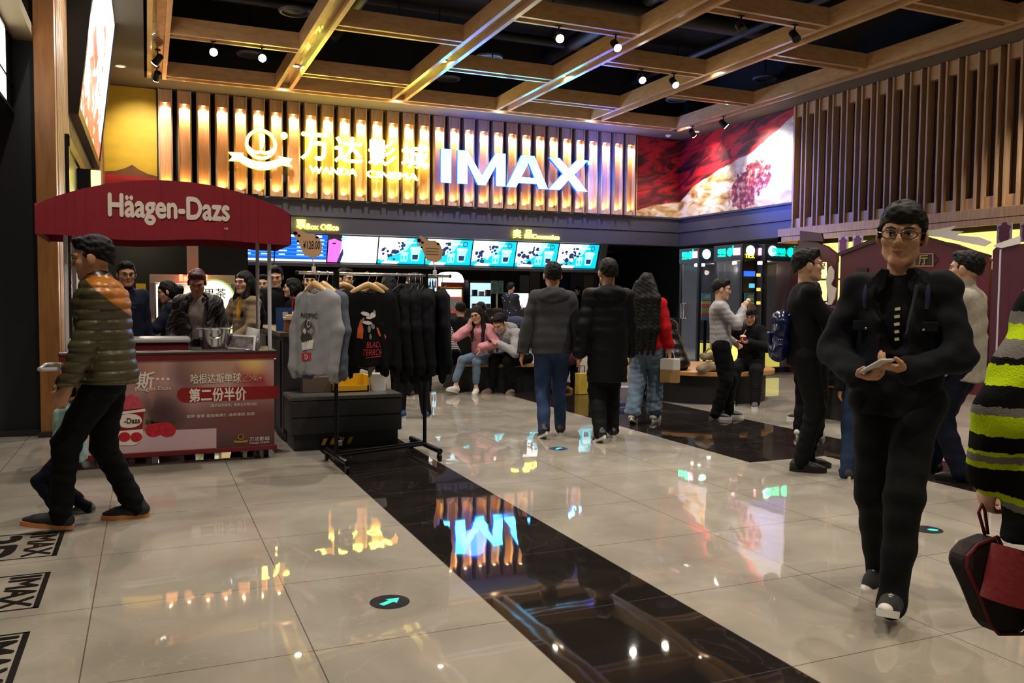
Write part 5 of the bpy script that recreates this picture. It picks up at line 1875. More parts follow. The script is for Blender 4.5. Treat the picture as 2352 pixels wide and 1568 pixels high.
for k in range(6):
    zz = z0 - .22 - .035 * k
    print_poly(o, 'print_mark', [(-.16, zz), (-.12, zz - .004), (-.12, zz - .026), (-.16, zz - .022)], M('ink_yellow', (206, 150, 40), .8), 1)
for k, (s_, an) in enumerate(((1.02, 62), (1.08, 68), (1.13, 64), (1.18, 70), (1.23, 66))):
    garment('hooded_sweatshirt', 'black hooded sweatshirt in the tight bunch at the right of the rack', 'wire hanger in the bunch of black garments', s_, an, gnav if k % 2 else gblk, .46, .70, seed=12 + k, thick=.07, wood_=False, group='bunched black hooded sweatshirts', hgroup='wire hangers of the bunched garments', hood=True)
garment('jacket', 'black jacket hanging outermost at the right end of the rack', 'wire hanger outermost at the right end of the rack', 1.36, 72, gnav, .42, .70, seed=20, thick=.06, wood_=False)
# price tags on clip stands
card_m = M('tag_card', (206, 166, 128), .6)
for k, (s_, lb) in enumerate(((.14, 'cow-shaped card price tag 128.00 clipped over the grey sweatshirt'), (1.28, 'cow-shaped card price tag clipped over the black garments'))):
    p = RA + ru * s_
    t = thing('price_tag', lb, 'price tag', (p.x, p.y, p.z + .013), -.22)
    MB().box((0, 0, .01), (.03, .03, .05)).build('clamp', white_p, t, bevel=.004)
    MB().tube([(0, 0, .03), (.0, 0, .06), (-.02, 0, .13)], .004, 8).build('stem', M('clear_plastic', (200, 196, 214), .25), t, smooth=True)
    out = [(-.05, .12), (.03, .10), (.075, .13), (.085, .20), (.06, .26), (.02, .285), (-.03, .285), (-.075, .31), (-.105, .33), (-.115, .30), (-.14, .295), (-.12, .26), (-.09, .215), (-.07, .16)]
    MB().poly(out, (-.02, -.008, 0), XR, ZU, .005).build('card', card_m, t)
    for cx_, cz_, a_ in ((-.115, .285, .018), (-.088, .268, .012), (-.095, .225, .010), (.045, .258, .012)):
        MB().poly(ellp(cx_, cz_, a_, a_ * .8, 10), (-.02, -.0135, 0), XR, ZU, .001).build('spot', metal_black, t)
    if k == 0:
        text('handwriting', '¥128.00', (-.015, -.0145, .20), XR, ZU, .125, .062, metal_black, t, .001, -.006, wld=False, shear=.05)
    else:
        for j in range(3):
            MB().poly([(-.06, .17 + .025 * j), (.05, .165 + .025 * j), (.05, .168 + .025 * j), (-.06, .173 + .025 * j)], (-.02, -.0145, 0), XR, ZU, .001).build('handwriting', metal_black, t)

# ================================================================ snack counter at the back
t = thing('snack_counter', 'long dark snack counter under the menu screens', 'counter', (6.6, 20.6, 0))
MB().span((2.6, 20.2, .08), (10.2, 20.9, 1.0)).build('cabinet', M('counter_front', (38, 34, 34), .4), t, wld=True)
MB().span((2.55, 20.15, 1.0), (10.25, 20.95, 1.05)).build('worktop', M('counter_stone', (70, 62, 56), .25), t, wld=True, bevel=.004)
MB().span((2.6, 20.22, 0), (10.2, 20.85, .08)).build('plinth', nearblack, t, wld=True)
lit_w = E('case_light_white', (.9, .97, 1.0), 1.6)
lit_c = E('case_light_cool', (.55, .85, 1.0), 1.1)


def cooler(name, label, x0, x1, zt, y, cat, frame, lit, header=None):
    t = thing(name, label, cat, ((x0 + x1) / 2, y + .3, 0))
    MB().span((x0, y + .06, 0), (x1, y + .62, zt)).build('cabinet', frame, t, wld=True, bevel=.01)
    MB().span((x0 + .06, y + .03, .35), (x1 - .06, y + .058, zt - (.08 if header is None else .42))).build('lit_interior', lit, t, wld=True)
    fr = MB()
    ztop = zt - (.08 if header is None else .42)
    fr.span((x0 + .02, y, .3), (x0 + .06, y + .05, ztop + .03)).span((x1 - .06, y, .3), (x1 - .02, y + .05, ztop + .03)).span((x0 + .02, y, ztop), (x1 - .02, y + .05, ztop + .04)).span((x0 + .02, y, .3), (x1 - .02, y + .05, .35))
    fr.build('door_frame', frame, t, wld=True)
    return t, ztop


red_fr = M('cooler_red', (150, 24, 30), .4)
t, zt_ = cooler('drink_cooler', 'red framed drink cooler with lit shelves of bottles', 6.45, 7.08, 1.90, 21.3, 'fridge', red_fr, lit_c)
for j in range(4):
    MB().span((6.51, 21.27, .62 + .32 * j), (7.02, 21.33, .635 + .32 * j)).build('shelf', steel, t, wld=True)
for j in range(3):
    for i in range(7):
        x = 6.55 + .07 * i
        z_ = .635 + .32 * (j + 1)
        c_ = M(('bottle_blue', 'bottle_dark', 'bottle_white')[(i + j) % 3], ((60, 96, 150), (46, 40, 44), (180, 190, 200))[(i + j) % 3], .3)
        o = MB().lathe([(.022, 0), (.024, .01), (.024, .12), (.010, .17), (.010, .2)], (x, 21.29, z_), 8).build('drink_bottle', c_, None, smooth=True)
        tag(o, 'bottle standing on a lit shelf of the red drink cooler', 'bottle', 'bottles in the red drink cooler')
t, zt_ = cooler('popcorn_warmer', 'yellow popcorn warmer with a glowing domed top', 7.10, 7.74, 1.62, 21.2, 'popcorn warmer', M('warmer_yellow', (206, 170, 60), .4), lit_w)
b = MB()
dp = [(7.10, 1.62), (7.74, 1.62), (7.76, 1.78), (7.70, 1.92), (7.58, 2.0), (7.26, 2.0), (7.14, 1.92), (7.08, 1.78)]
b.poly(dp, (0, 21.7, 0), XR, ZU, .5)
b.build('lit_dome', E('dome_glow', (1, .93, .88), 1.7), t, wld=True, bevel=.04)
MB().span((7.10, 21.18, 1.60), (7.74, 21.21, 1.72)).build('dome_band', M('dome_pink', (190, 60, 80), .5, noise=.5, scale=12), t, wld=True)
t, zt_ = cooler('snack_case', 'glass snack case lit blue-white beside the dotted shirt man', 7.9, 8.62, 1.80, 21.3, 'display case', M('case_dark', (40, 40, 46), .4), lit_c)
for j in range(3):
    MB().span((7.96, 21.25, .7 + .33 * j), (8.56, 21.33, .715 + .33 * j)).build('shelf', steel, t, wld=True)
for j in range(2):
    for i in range(3):
        x = 8.0 + .19 * i
        o = MB().span((x, 21.2, .715 + .33 * (j + 1)), (x + .13, 21.3, .715 + .33 * (j + 1) + .12 + .04 * ((i + j) % 2))).build('snack_packet', M(('pack_red', 'pack_navy', 'pack_white')[(i + j) % 3], ((140, 40, 50), (50, 56, 90), (200, 200, 206))[(i + j) % 3], .5), None, bevel=.004)
        tag(o, 'snack packet on a shelf of the lit glass case', 'snack packet', 'packets in the lit glass case')
t = thing('snack_display', 'small white lit snack display at the counter end by the dotted shirt man', 'display case', (8.95, 20.5, 1.05))
MB().span((-.28, -.2, 0), (.28, .2, .42)).build('cabinet', M('case_dark', (40, 40, 46), .4), t)
MB().span((-.26, -.215, .03), (.26, -.2, .4)).build('lit_panel', lit_w, t)
t = thing('poster_card', 'small green picture card standing before the lit glass case', 'poster', (8.35, 20.35, 1.05))
MB().span((-.02, .01, 0), (.02, .03, .6)).build('stand', steel, t)
MB().span((-.17, -.01, .38), (.17, .01, .72)).build('card', M('card_green', (70, 110, 110), .4, noise=.7, scale=9), t)
MB().span((-.1, -.05, 0), (.1, .07, .012)).build('foot', steel, t)
t = thing('pos_monitor', 'salmon red point of sale monitor with grey screen above the seated heads', 'monitor', (6.45, 19.0, 0))
sal = M('salmon_plastic', (206, 84, 80), .45)
q0, q1 = PY(1021, 720, 18.9), PY(1061, 681, 18.9)
MB().span((q0.x, 18.9, q0.z), (q1.x, 19.0, q1.z)).build('housing', sal, t, wld=True, bevel=.012)
MB().span((q0.x + .04, 18.892, q0.z + .09), (q1.x - .05, 18.9, q1.z - .04)).build('screen', M('monitor_grey', (112, 108, 104), .3), t, wld=True)
MB().span(((q0.x + q1.x) / 2 - .05, 18.95, .95), ((q0.x + q1.x) / 2 + .05, 19.05, q0.z)).build('stand', sal, t, wld=True)
MB().span(((q0.x + q1.x) / 2 - .2, 18.85, 0), ((q0.x + q1.x) / 2 + .2, 19.15, .95)).build('pedestal', nearblack, t, wld=True)
t = thing('combo_sign', 'small mustard price sign on a post below the lit glass case', 'sign', (7.75, 18.9, 0))
q0, q1 = PY(1128, 745, 18.9), PY(1158, 727, 18.9)
MB().span((q0.x, 18.88, q0.z), (q1.x, 18.9, q1.z)).build('panel', M('sign_mustard', (186, 138, 50), .5), t, wld=True)
text('lettering', '20', ((q0.x + q1.x) / 2 + .03, 18.875, (q0.z + q1.z) / 2), XR, ZU, .14, .09, metal_black, t, .002, .01)
MB().span(((q0.x + q1.x) / 2 - .02, 18.9, 0), ((q0.x + q1.x) / 2 + .02, 18.93, q0.z)).build('post', metal_black, t, wld=True)
# notices and openings on the far wall
YW = 23.98


def wallp(name, label, cat, x0, y0, x1, y1, mat, Y=YW, th=.02):
    a, b2 = PY(x0, y1, Y), PY(x1, y0, Y)
    t = thing(name, label, cat, ((a.x + b2.x) / 2, Y, a.z))
    MB().span((a.x, Y - th, a.z), (b2.x, Y, b2.z)).build('sheet', mat, t, wld=True)
    return t


wallp('wall_notice', 'white paper notice on the far wall over the dotted shirt man', 'notice', 1193, 632, 1215, 670, M('paper_notice', (150, 148, 152), .7))
wallp('wall_notice', 'taller white paper notice beside the hooded man', 'notice', 1216, 622, 1240, 668, M('paper_notice2', (132, 122, 126), .7))
wallp('wall_poster', 'blue poster on the far wall right of the hooded man', 'poster', 1276, 638, 1304, 700, M('poster_blue', (30, 62, 130), .5, noise=.2, scale=4))
t = wallp('wall_notice', 'framed beige notice beside the far grey wall', 'notice', 1341, 634, 1362, 670, M('paper_beige', (150, 138, 120), .7))
a, b2 = PY(1304, 900, YW + .1), PY(1368, 628, YW + .1)
struct(MB().span((a.x, YW - .015, 0), (b2.x, YW + .05, b2.z)).build('wall_panel_far', M('far_grey_wall', (92, 94, 108), .6)))
a, b2 = PY(1495, 900, YW), PY(1540, 628, YW)
struct(MB().span((a.x, YW - .03, 0), (b2.x, YW, b2.z)).build('door_1', M('far_door_grey', (46, 46, 52), .5)))
struct(MB().span((b2.x - .12, YW - .05, 0), (b2.x, YW - .02, b2.z)).build('trim_1', M('door_trim_pale', (150, 140, 128), .5)))

# ================================================================ popcorn kitchen behind the cart
YP = 13.5
t = thing('popcorn_machine', 'wide stainless popcorn machine with red glowing header and lit interior', 'popcorn machine', (.62, YP + .4, 0))
a, b2 = PY(343, 632, YP), PY(540, 632, YP)
X0, X1, ZT = a.x, b2.x, a.z + .02
MB().span((X0, YP, .0), (X1, YP + .7, .85)).build('base_cabinet', steel, t, wld=True, bevel=.01)
MB().span((X0, YP, ZT - .13), (X1, YP + .7, ZT)).build('header', M('steel_satin', (196, 192, 188), .35, .35), t, wld=True, bevel=.006)
MB().span((X0, YP, .85), (X0 + .07, YP + .07, ZT - .13)).build('post', steel, t, wld=True)
MB().span((X1 - .07, YP, .85), (X1, YP + .07, ZT - .13)).build('post', steel, t, wld=True)
MB().span((X0, YP + .62, .85), (X1, YP + .7, ZT - .13)).build('back_panel', M('machine_back', (60, 50, 46), .4), t, wld=True)
MB().lathe([(.16, 0), (.2, .12), (.14, .2), (.05, .24)], ((X0 + X1) / 2 - .3, YP + .35, 1.12), 20).build('kettle', M('kettle_dark', (44, 42, 42), .3, .6), t, wld=True, smooth=True)
MB().tube([((X0 + X1) / 2 - .3, YP + .35, 1.3), ((X0 + X1) / 2 - .3, YP + .35, ZT - .13)], .03, 10).build('kettle_arm', steel, t, wld=True)
for x in (X0 + .09, X1 - .1):
    MB().span((x, YP + .05, .9), (x + .02, YP + .07, ZT - .15)).build('strip_lamp', E('strip_warm', (1, .85, .6), 5), t, wld=True)
MB().ell((X0 + .14, YP + .06, ZT - .17), (.03, .02, .025)).build('bulb', lens_on, t, wld=True, smooth=True)
lamp('POINT', ((X0 + X1) / 2, YP + .3, ZT - .25), 25, (1, .85, .65), t, size=.1)
a, b2 = PY(412, 645, YP), PY(478, 631, YP)
b = MB()
for k in range(7):
    x = a.x + (b2.x - a.x) * k / 7
    b.span((x, YP - .03, a.z), (x + (b2.x - a.x) / 9, YP - .005, b2.z - (.03 if k == 1 else 0)))
b.build('neon_letters', E('neon_red', (1, .10, .05), 7), t, wld=True)
lamp('POINT', ((a.x + b2.x) / 2, YP - .25, a.z), 5, (1, .12, .05), t, size=.1)
a, b2 = PY(430, 560, YP + .3), PY(456, 632, YP + .3)
t = thing('exhaust_duct', 'shiny steel exhaust duct rising from the popcorn machine', 'duct', ((a.x + b2.x) / 2, YP + .4, b2.z))
MB().span((a.x, YP + .3, ZT + .002), (b2.x, YP + .5, 2.76)).build('duct', M('duct_steel', (196, 190, 184), .3, .35, noise=.1, scale=3), t, wld=True)
q = PY(490, 690, 12.9)
t = thing('round_sign', 'round white glowing tea shop sign with green rim', 'sign', (q.x, 12.9, 0))
MB().lathe([(.31, -.03), (.31, .03)], (q.x, 12.9, q.z), 40, R=Matrix.Rotation(PI / 2, 3, 'X')).build('rim', E('rim_green', (.35, .55, .12), .8), t, wld=True)
MB().lathe([(.285, -.0), (.285, .036)], (q.x, 12.9, q.z), 40, R=Matrix.Rotation(PI / 2, 3, 'X')).build('face', E('sign_cream', (1, .93, .74), 1.1), t, wld=True)
text('lettering', '果茶', (q.x + .02, 12.862, q.z + .10), XR, ZU, .30, .15, metal_black, t, .004, .0)
MB().span((q.x - .03, 12.92, 0), (q.x + .03, 12.96, q.z - .2)).build('post', metal_black, t, wld=True)
MB().span((q.x - .2, 12.8, 0), (q.x + .2, 13.05, .02)).build('foot', metal_black, t, wld=True)
a, b2 = PY(505, 800, 12.3), PY(535, 708, 12.3)
t = thing('lit_cabinet', 'pale orange lit cabinet front below the round sign', 'cabinet', ((a.x + b2.x) / 2, 12.5, 0))
MB().span((a.x, 12.32, 0), (b2.x, 12.7, b2.z)).build('carcass', M('cab_cream', (180, 150, 110), .5), t, wld=True)
MB().span((a.x + .01, 12.3, .3), (b2.x - .01, 12.32, b2.z - .02)).build('lit_front', E('cab_glow', (1, .72, .38), .9), t, wld=True)
for (x0, y0, x1, y1, nm, lb, c_, ct) in ((312, 651, 335, 666, 'queue_sign', 'small yellow queue sign above a dark panel behind the cart', (206, 160, 30), 'sign'), (318, 667, 335, 690, 'info_screen', 'small blue lit info screen below the yellow queue sign', None, 'screen'),
                                         (337, 750, 366, 770, 'counter_notice', 'blue notice panel low behind the cart', (30, 62, 130), 'notice'), (340, 733, 366, 749, 'counter_notice', 'orange framed notice low behind the cart', (190, 130, 70), 'notice')):
    a, b2 = PY(x0, y1, 13.2), PY(x1, y0, 13.2)
    t = thing(nm, lb, ct, ((a.x + b2.x) / 2, 13.2, 0))
    MB().span((a.x, 13.2, a.z), (b2.x, 13.24, b2.z)).build('panel', M('pan_' + nm + str(x0), c_, .5) if c_ else E('info_blue', (.12, .2, .8), 1.2), t, wld=True)
    MB().span(((a.x + b2.x) / 2 - .02, 13.24, 0), ((a.x + b2.x) / 2 + .02, 13.28, b2.z)).build('post', metal_black, t, wld=True)
t = thing('prep_counter', 'dark preparation counter behind the ice cream cart staff', 'counter', (.2, 13.0, 0))
MB().span((-.6, 12.75, 0), (.02, 13.1, .95)).build('cabinet', M('counter_front', (38, 34, 34), .4), t, wld=True)
MB().span((-.6, 12.73, .95), (.02, 13.12, .99)).build('worktop', M('counter_stone', (70, 62, 56), .25), t, wld=True)
struct(MB().span((-.75, 15.2, 0), (1.6, 15.3, 2.76)).build('wall_kitchen', nearblack))
struct(MB().span((-.75, 12.4, 2.5), (1.45, 15.3, 2.76)).build('ceiling_kitchen', M('counter_ceiling', (22, 22, 26), 0.6)))
for x, y, lb in ((.0, 14.3, 'small yellow panel light in the dark ceiling behind the cart'), (6.9, 21.5, 'pale ceiling light over the drink cooler')):
    pass
a = PY(312, 613, 14.2)
t = thing('panel_light', 'small yellow panel light under the dark kitchen ceiling', 'ceiling light', (a.x, 14.2, 2.5))
MB().span((-.1, -.15, -.04), (.1, .15, 0)).build('housing', metal_black, t)
MB().span((-.09, -.14, -.05), (.09, .14, -.04)).build('diffuser', E('panel_yellow', (1, .8, .2), 1.3), t)
lamp('POINT', (a.x, 14.2, 2.3), 14, (1, .85, .6), t, size=.1)
for k, (x, y) in enumerate(((.9, 12.7), (-.3, 12.9))):
    t = thing('added_kitchen_downlight', ('added warm downlight over the popcorn machine front', 'added warm downlight over the dark preparation counter')[k], 'downlight', (x, y, 2.5))
    MB().lathe([(.07, 0), (.07, -.012), (.05, -.014)], seg=18).build('trim_ring', steel, t)
    MB().lathe([(.048, -.012), (.048, -.016)], seg=18).build('lens', lens_on, t)
    lamp('SPOT', (x, y, 2.46), 170, (1, .88, .7), t, (x + .2, y - 2.2, .8), .05, 120)  # added to brighten the people behind the cart

# ================================================================ round timber benches
def bench(x, y, r, label):
    t = thing('round_bench', label, 'bench', (x, y, 0))
    MB().lathe([(r * .88, 0), (r * .88, .37)], seg=48).build('drum', M('bench_black', (20, 20, 22), .5), t, smooth=True)
    MB().lathe([(.02, .37), (r, .37), (r, .415), (r - .01, .42), (.02, .42)], seg=48).build('seat_ring', wood('bench_oak', (190, 140, 84), (164, 116, 66), .4), t, smooth=True, angle=40)
    return t


bench(4.85, 11.75, .95, 'round timber topped bench in the middle of the hall')
bench(7.0, 9.6, .95, 'round timber topped bench in front of the music booths')

# ================================================================ music booths
booth_fr = M('booth_frame', (34, 38, 52), .35, .3)
booth_in = M('booth_interior', (30, 30, 36), .7)
glass_b = M('booth_glass', (120, 130, 150), .04, alpha=.28)
grn = E('booth_green', (0.0, 1.0, .42), 3.0)
pk = E('booth_pink', (1.0, .25, .35), 3.0)
pkw = E('booth_pink_white', (1.0, .8, .85), 3.0)
grw = E('booth_green_white', (.45, 1.0, .7), 3.0)


def booth(x0, x1, y0, y1, label, logo_front=True):
    """a glazed booth with doors to -x and a service face to -y"""
    zt, zh = 2.35, 2.05
    t = thing('karaoke_booth', label, 'booth', ((x0 + x1) / 2, (y0 + y1) / 2, 0))
    fr = MB()
    for x in (x0, x1 - .06):
        for y in (y0, y1 - .06):
            fr.span((x, y, 0), (x + .06, y + .06, zh))
    fr.span((x0, y0, 0), (x1, y1, .1))
    fr.build('frame', booth_fr, t, wld=True)
    MB().span((x0 - .01, y0 - .01, zh), (x1 + .01, y1 + .01, zt)).build('header', M('booth_header', (58, 66, 92), .35, .2), t, wld=True, bevel=.006)
    MB().span((x1 - .08, y0 + .06, .1), (x1 - .065, y1 - .06, zh)).build('back_wall', booth_in, t, wld=True)
    cu_ = MB()
    n_ = 26
    for i in range(n_):
        ya, yb = y0 + .08 + (y1 - y0 - .16) * i / n_, y0 + .08 + (y1 - y0 - .16) * (i + 1) / n_
        xa = x1 - .14 + .03 * (i % 2)
        xb = x1 - .14 + .03 * ((i + 1) % 2)
        cu_.add([(xa, ya, .4), (xb, yb, .4), (xb, yb, 2.0), (xa, ya, 2.0)], [(0, 1, 2, 3)])
    cu_.build('curtain', M('booth_curtain', (52, 52, 60), .8), t, wld=True)
    MB().span((x0 + .015, y0 + .07, .1), (x0 + .025, y1 - .07, zh)).build('door_glass', glass_b, t, wld=True)
    MB().span((x0 + .08, y0 + .015, .1), (x1 - .08, y0 + .025, zh)).build('side_glass', glass_b, t, wld=True)
    dh = MB()
    yh = y1 - .14
    dh.tube([(x0 + .01, yh, .95), (x0 - .045, yh, .95), (x0 - .045, yh, 1.25), (x0 + .01, yh, 1.25)], .013, 8)
    dh.tube([(x0 + .01, yh - .09, .95), (x0 - .045, yh - .09, .95), (x0 - .045, yh - .09, 1.25), (x0 + .01, yh - .09, 1.25)], .013, 8)
    dh.build('door_handle', chrome, t, wld=True, smooth=True)
    MB().span((x0 + .3, y0 + .2, .1), (x1 - .25, y1 - .25, .5)).build('stool', M('booth_stool', (60, 50, 46), .7), t, wld=True, bevel=.03)
    for yy in (y0 + (y1 - y0) * .35, y0 + (y1 - y0) * .65):
        MB().tube([(x0 + .25, yy, zh), (x0 + .25, yy, zh - .05)], .045, 12).build('ceiling_spot', E('booth_bulb', (1, .8, .6), 12), t, wld=True)
    lamp('POINT', ((x0 + x1) / 2, (y0 + y1) / 2, zh - .15), 4, (1, .85, .75), t, size=.05)
    MB().span((x0 + .2, y0 + .12, .1), (min(x0 + .5, x1 - .09), y0 + .3, .45)).build('floor_lamp_box', E('booth_floor_yellow', (1, .85, .15), 1.0), t, wld=True)
    # glowing logo group on the door header and, on some, the side header
    NY = (0, -1, 0)
    ln = y1 - y0
    text('logo_lettering', '咪哒', (x0 - .015, y0 + ln * .70, 2.235), NY, ZU, ln * .28, .10, grn, t, .008, .03)
    text('logo_lettering', 'MINIK', (x0 - .015, y0 + ln * .70, 2.155), NY, ZU, ln * .28, .03, grn, t, .008, .02)
    gb = MB()
    gb.lathe([(.02, 0), (.078, 0), (.078, .012), (.02, .012)], (x0 - .01, y0 + ln * .42, 2.215), 20, R=Matrix.Rotation(-PI / 2, 3, 'Y'))
    gb.tube([(x0 - .016, y0 + ln * .42 - .07, 2.22), (x0 - .016, y0 + ln * .42 - .09, 2.33)], .01, 8)
    gb.build('record_emblem', grn, t, wld=True)
    MB().span((x0 - .022, y0 + ln * .06, 2.15), (x0 - .01, y0 + ln * .30, 2.285)).build('logo_block', pk, t, wld=True, bevel=.01)
    MB().span((x0 - .026, y0 + ln * .09, 2.17), (x0 - .022, y0 + ln * .27, 2.265)).build('logo_panel', pkw, t, wld=True)
    MB().lathe([(.001, 0), (.095, 0), (.095, .012), (.001, .012)], (x0 + .16, y0 - .012, 2.23), 24, R=Matrix.Rotation(PI / 2, 3, 'X')).build('round_lamp', grw, t, wld=True)
    return t


b1 = booth(10.0, 11.15, 13.9, 14.72 - .16, 'glazed music booth farthest from the viewer with green glowing logo')
b2_ = booth(9.94, 10.28, 12.5, 13.33, 'glazed music booth in the middle with green glowing logo and menu board')
b3 = booth(10.32, 11.45, 12.35, 13.6, 'wide glazed music booth behind the man in black sweater')
XL = (1, 0, 0)
text('logo_lettering', '咪哒', (10.62, 12.325, 2.235), XL, ZU, .30, .10, grn, b3, .008, .03)
text('logo_lettering', 'MINIK', (10.62, 12.325, 2.155), XL, ZU, .30, .03, grn, b3, .008, .02)
gb = MB()
gb.lathe([(.02, 0), (.085, 0), (.085, .012), (.02, .012)], (10.90, 12.335, 2.215), 20, R=Matrix.Rotation(PI / 2, 3, 'X'))
gb.tube([(10.97, 12.325, 2.22), (10.99, 12.325, 2.33)], .01, 8)
gb.build('record_emblem', grn, b3, wld=True)
MB().span((11.07, 12.318, 2.15), (11.34, 12.33, 2.285)).build('logo_block', pk, b3, wld=True, bevel=.01)
MB().span((11.10, 12.312, 2.17), (11.31, 12.318, 2.265)).build('logo_panel', pkw, b3, wld=True)
# service pillar items on the middle booth
a, c_ = PY(1709, 593, 12.48), PY(1731, 583, 12.48)
text('ticket_lettering', 'TICK', ((a.x + c_.x) / 2 + .02, 12.48, (a.z + c_.z) / 2), XR, ZU, c_.x - a.x, .07, E('ticket_yellow', (1, .75, .05), 2.2), b2_, .01, .01)
a, c_ = PY(1709, 634, 12.48), PY(1734, 623, 12.48)
MB().span((a.x, 12.47, a.z), (c_.x, 12.49, c_.z)).build('info_screen', E('booth_blue', (.02, .1, 1.0), 1.8), b2_, wld=True)
a, c_ = PY(1721, 661, 12.48), PY(1733, 651, 12.48)
MB().span((a.x, 12.475, a.z), (c_.x, 12.49, c_.z)).build('pay_screen', E('booth_cyan', (.1, .5, .9), 1.2), b2_, wld=True)
MB().span((9.95, 12.49, .1), (10.27, 12.50, 2.04)).build('service_face', M('booth_black', (20, 20, 24), .4), b2_, wld=True)


def board(label, px0, py0, px1, py1, Y):
    a, c_ = PY(px0, py1, Y), PY(px1, py0, Y)
    t = thing('price_board', label, 'board', ((a.x + c_.x) / 2, Y, a.z))
    H_ = c_.z - a.z
    for k, (f0, f1, cc, nm) in enumerate(((.70, 1.0, (56, 140, 160), 'teal_panel'), (.60, .70, (190, 180, 90), 'olive_panel'), (.45, .60, (196, 92, 110), 'pink_panel'), (.27, .45, (120, 170, 96), 'green_panel'), (.13, .27, (190, 80, 130), 'magenta_panel'), (0, .13, (60, 130, 160), 'blue_panel'))):
        MB().span((a.x, Y - .02, a.z + H_ * f0), (c_.x, Y, a.z + H_ * f1)).build(nm, M('board_' + nm, cc, .5), t, wld=True)
    for k in range(4):
        MB().span((a.x + .02 + .02 * k, Y - .026, a.z + H_ * (.77 + .045 * k)), (c_.x - .02, Y - .02, a.z + H_ * (.79 + .045 * k))).build('swash_print', white_p, t, wld=True)
    MB().span(((a.x + c_.x) / 2 - .03, Y + .002, 0), ((a.x + c_.x) / 2 + .03, Y + .02, a.z)).build('stand', metal_black, t, wld=True)
    return t


board('colourful striped price board on the pillar of the middle booth', 1708, 672, 1731, 745, 12.44)
board('colourful striped price board half behind the man eating ice cream', 1610, 673, 1632, 735, 13.84)
for k, py in enumerate((628, 661, 692)):
    a, c_ = PY(1740, py + 7, 12.3), PY(1747, py, 12.3)
    MB().span((a.x, 12.30, a.z), (c_.x, 12.33, c_.z)).build('button_light', E('button_amber', (1, .62, .08), 1.2), b3, wld=True)

# ================================================================ tram-front photo facade under the ledge
tramm = M('tram_maroon', (98, 26, 46), .5, noise=.06, scale=3)
tramd = M('tram_dark', (52, 16, 26), .5)
goldp = M('tram_gold', (196, 168, 120), .5)
cloud = M('cloud_white', (240, 236, 234), .7)
warm_pan = E('shop_wall_glow', (1.0, .78, .30), 1.5)
warm_pan2 = E('shop_wall_glow_pale', (1.0, .68, .17), 1.7)
XT = 11.0
NYv = (0, -1, 0)


def TP(px, py, X=XT):
    q = PXX(px, py, X)
    return (-q.y, max(0.0, q.z))


def tram(name, pts, mat, parent, d=.06, X=XT, lv=0.0):
    return MB().poly(pts, (X - lv, 0, 0), NYv, ZU, d).build(name, mat, parent, wld=True)


t = thing('tram_cutout', 'maroon tram-front photo wall with gold sign plate behind the walking man', 'photo wall', (XT, 9.0, 0))
zt = lambda px, py: TP(px, py)
tram('front_panel', [(-11.15, 0), (-8.35, 0), (-8.35, TP(2285, 600)[1]), TP(2285, 600), TP(2270, 585), TP(2200, 560), TP(2120, 545), TP(2060, 543), TP(2000, 560), TP(1935, 585)] + [(-11.15, TP(1935, 590)[1])], tramm, t, .06)
tram('roof_band', [TP(1930, 590), TP(2000, 563), TP(2060, 546), TP(2130, 549), TP(2285, 592), TP(2285, 586), TP(2130, 541), TP(2060, 538), TP(2000, 553), TP(1930, 582)], tramd, t, .03, lv=.06)
tram('cloud_cutout', [TP(2088, 545), TP(2110, 533), TP(2160, 527), TP(2205, 519), TP(2192, 530), TP(2222, 532), TP(2205, 540), TP(2260, 545), TP(2288, 556), TP(2270, 566), TP(2220, 556), TP(2170, 545), TP(2130, 541)], cloud, t, .02, lv=.07)
a, c_ = TP(2060, 611), TP(2150, 583)
MB().poly([TP(2060, 612), TP(2150, 612), TP(2163, 597), TP(2150, 582), TP(2060, 582)], (XT - .06, 0, 0), NYv, ZU, .012).build('sign_plate', tramd, t, wld=True)
for (x0, y0, x1, y1) in ((2060, 582, 2150, 584), (2060, 610, 2150, 612), (2150, 582, 2152, 612)):
    tram('plate_border', [TP(x0, y1), TP(x1, y1), TP(x1, y0), TP(x0, y0)], goldp, t, .01, lv=.072)
q = TP(2129, 597)
text('plate_lettering', '厅', (XT - .075, -q[0], q[1]), NYv, ZU, .16, .14, goldp, t, .006, .01)
q = TP(2095, 597)
text('plate_lettering', '餐', (XT - .075, -q[0], q[1]), NYv, ZU, .16, .14, goldp, t, .006, .01)
tram('lit_window', [TP(2152, 655), TP(2194, 655), TP(2194, 622), TP(2152, 622)], E('tram_window', (1, .72, .12), 1.4), t, .015, lv=.06)
tram('lit_window', [TP(1975, 660), TP(2000, 660), TP(2000, 615), TP(1975, 615)], tramd, t, .015, lv=.06)
t = thing('tram_cutout', 'narrow maroon arch photo wall with lit shelves beside the man in black sweater', 'photo wall', (XT, 11.9, 0))
tram('arch_left', [(-12.75, 0), TP(1853, 900), TP(1853, 570), TP(1846, 560)] + [(-12.75, 2.2)], tramm, t, .06)
tram('arch_right', [(TP(1905, 900)[0], 0), (-11.25, 0), (-11.25, TP(1926, 588)[1]), TP(1905, 570)], tramm, t, .06)
tram('arch_head', [TP(1840, 602), TP(1928, 602), TP(1928, 584), TP(1905, 566), TP(1880, 556), TP(1840, 552)], tramm, t, .06, lv=.002)
tram('arch_band', [TP(1846, 552), TP(1900, 555), TP(1896, 536), TP(1846, 530)], M('tram_plum', (86, 40, 66), .5), t, .03, lv=.06)
q = TP(1876, 594)
text('arch_lettering', '买礼包', (XT - .075, -q[0], q[1]), NYv, ZU, .34, .11, goldp, t, .006, .02)
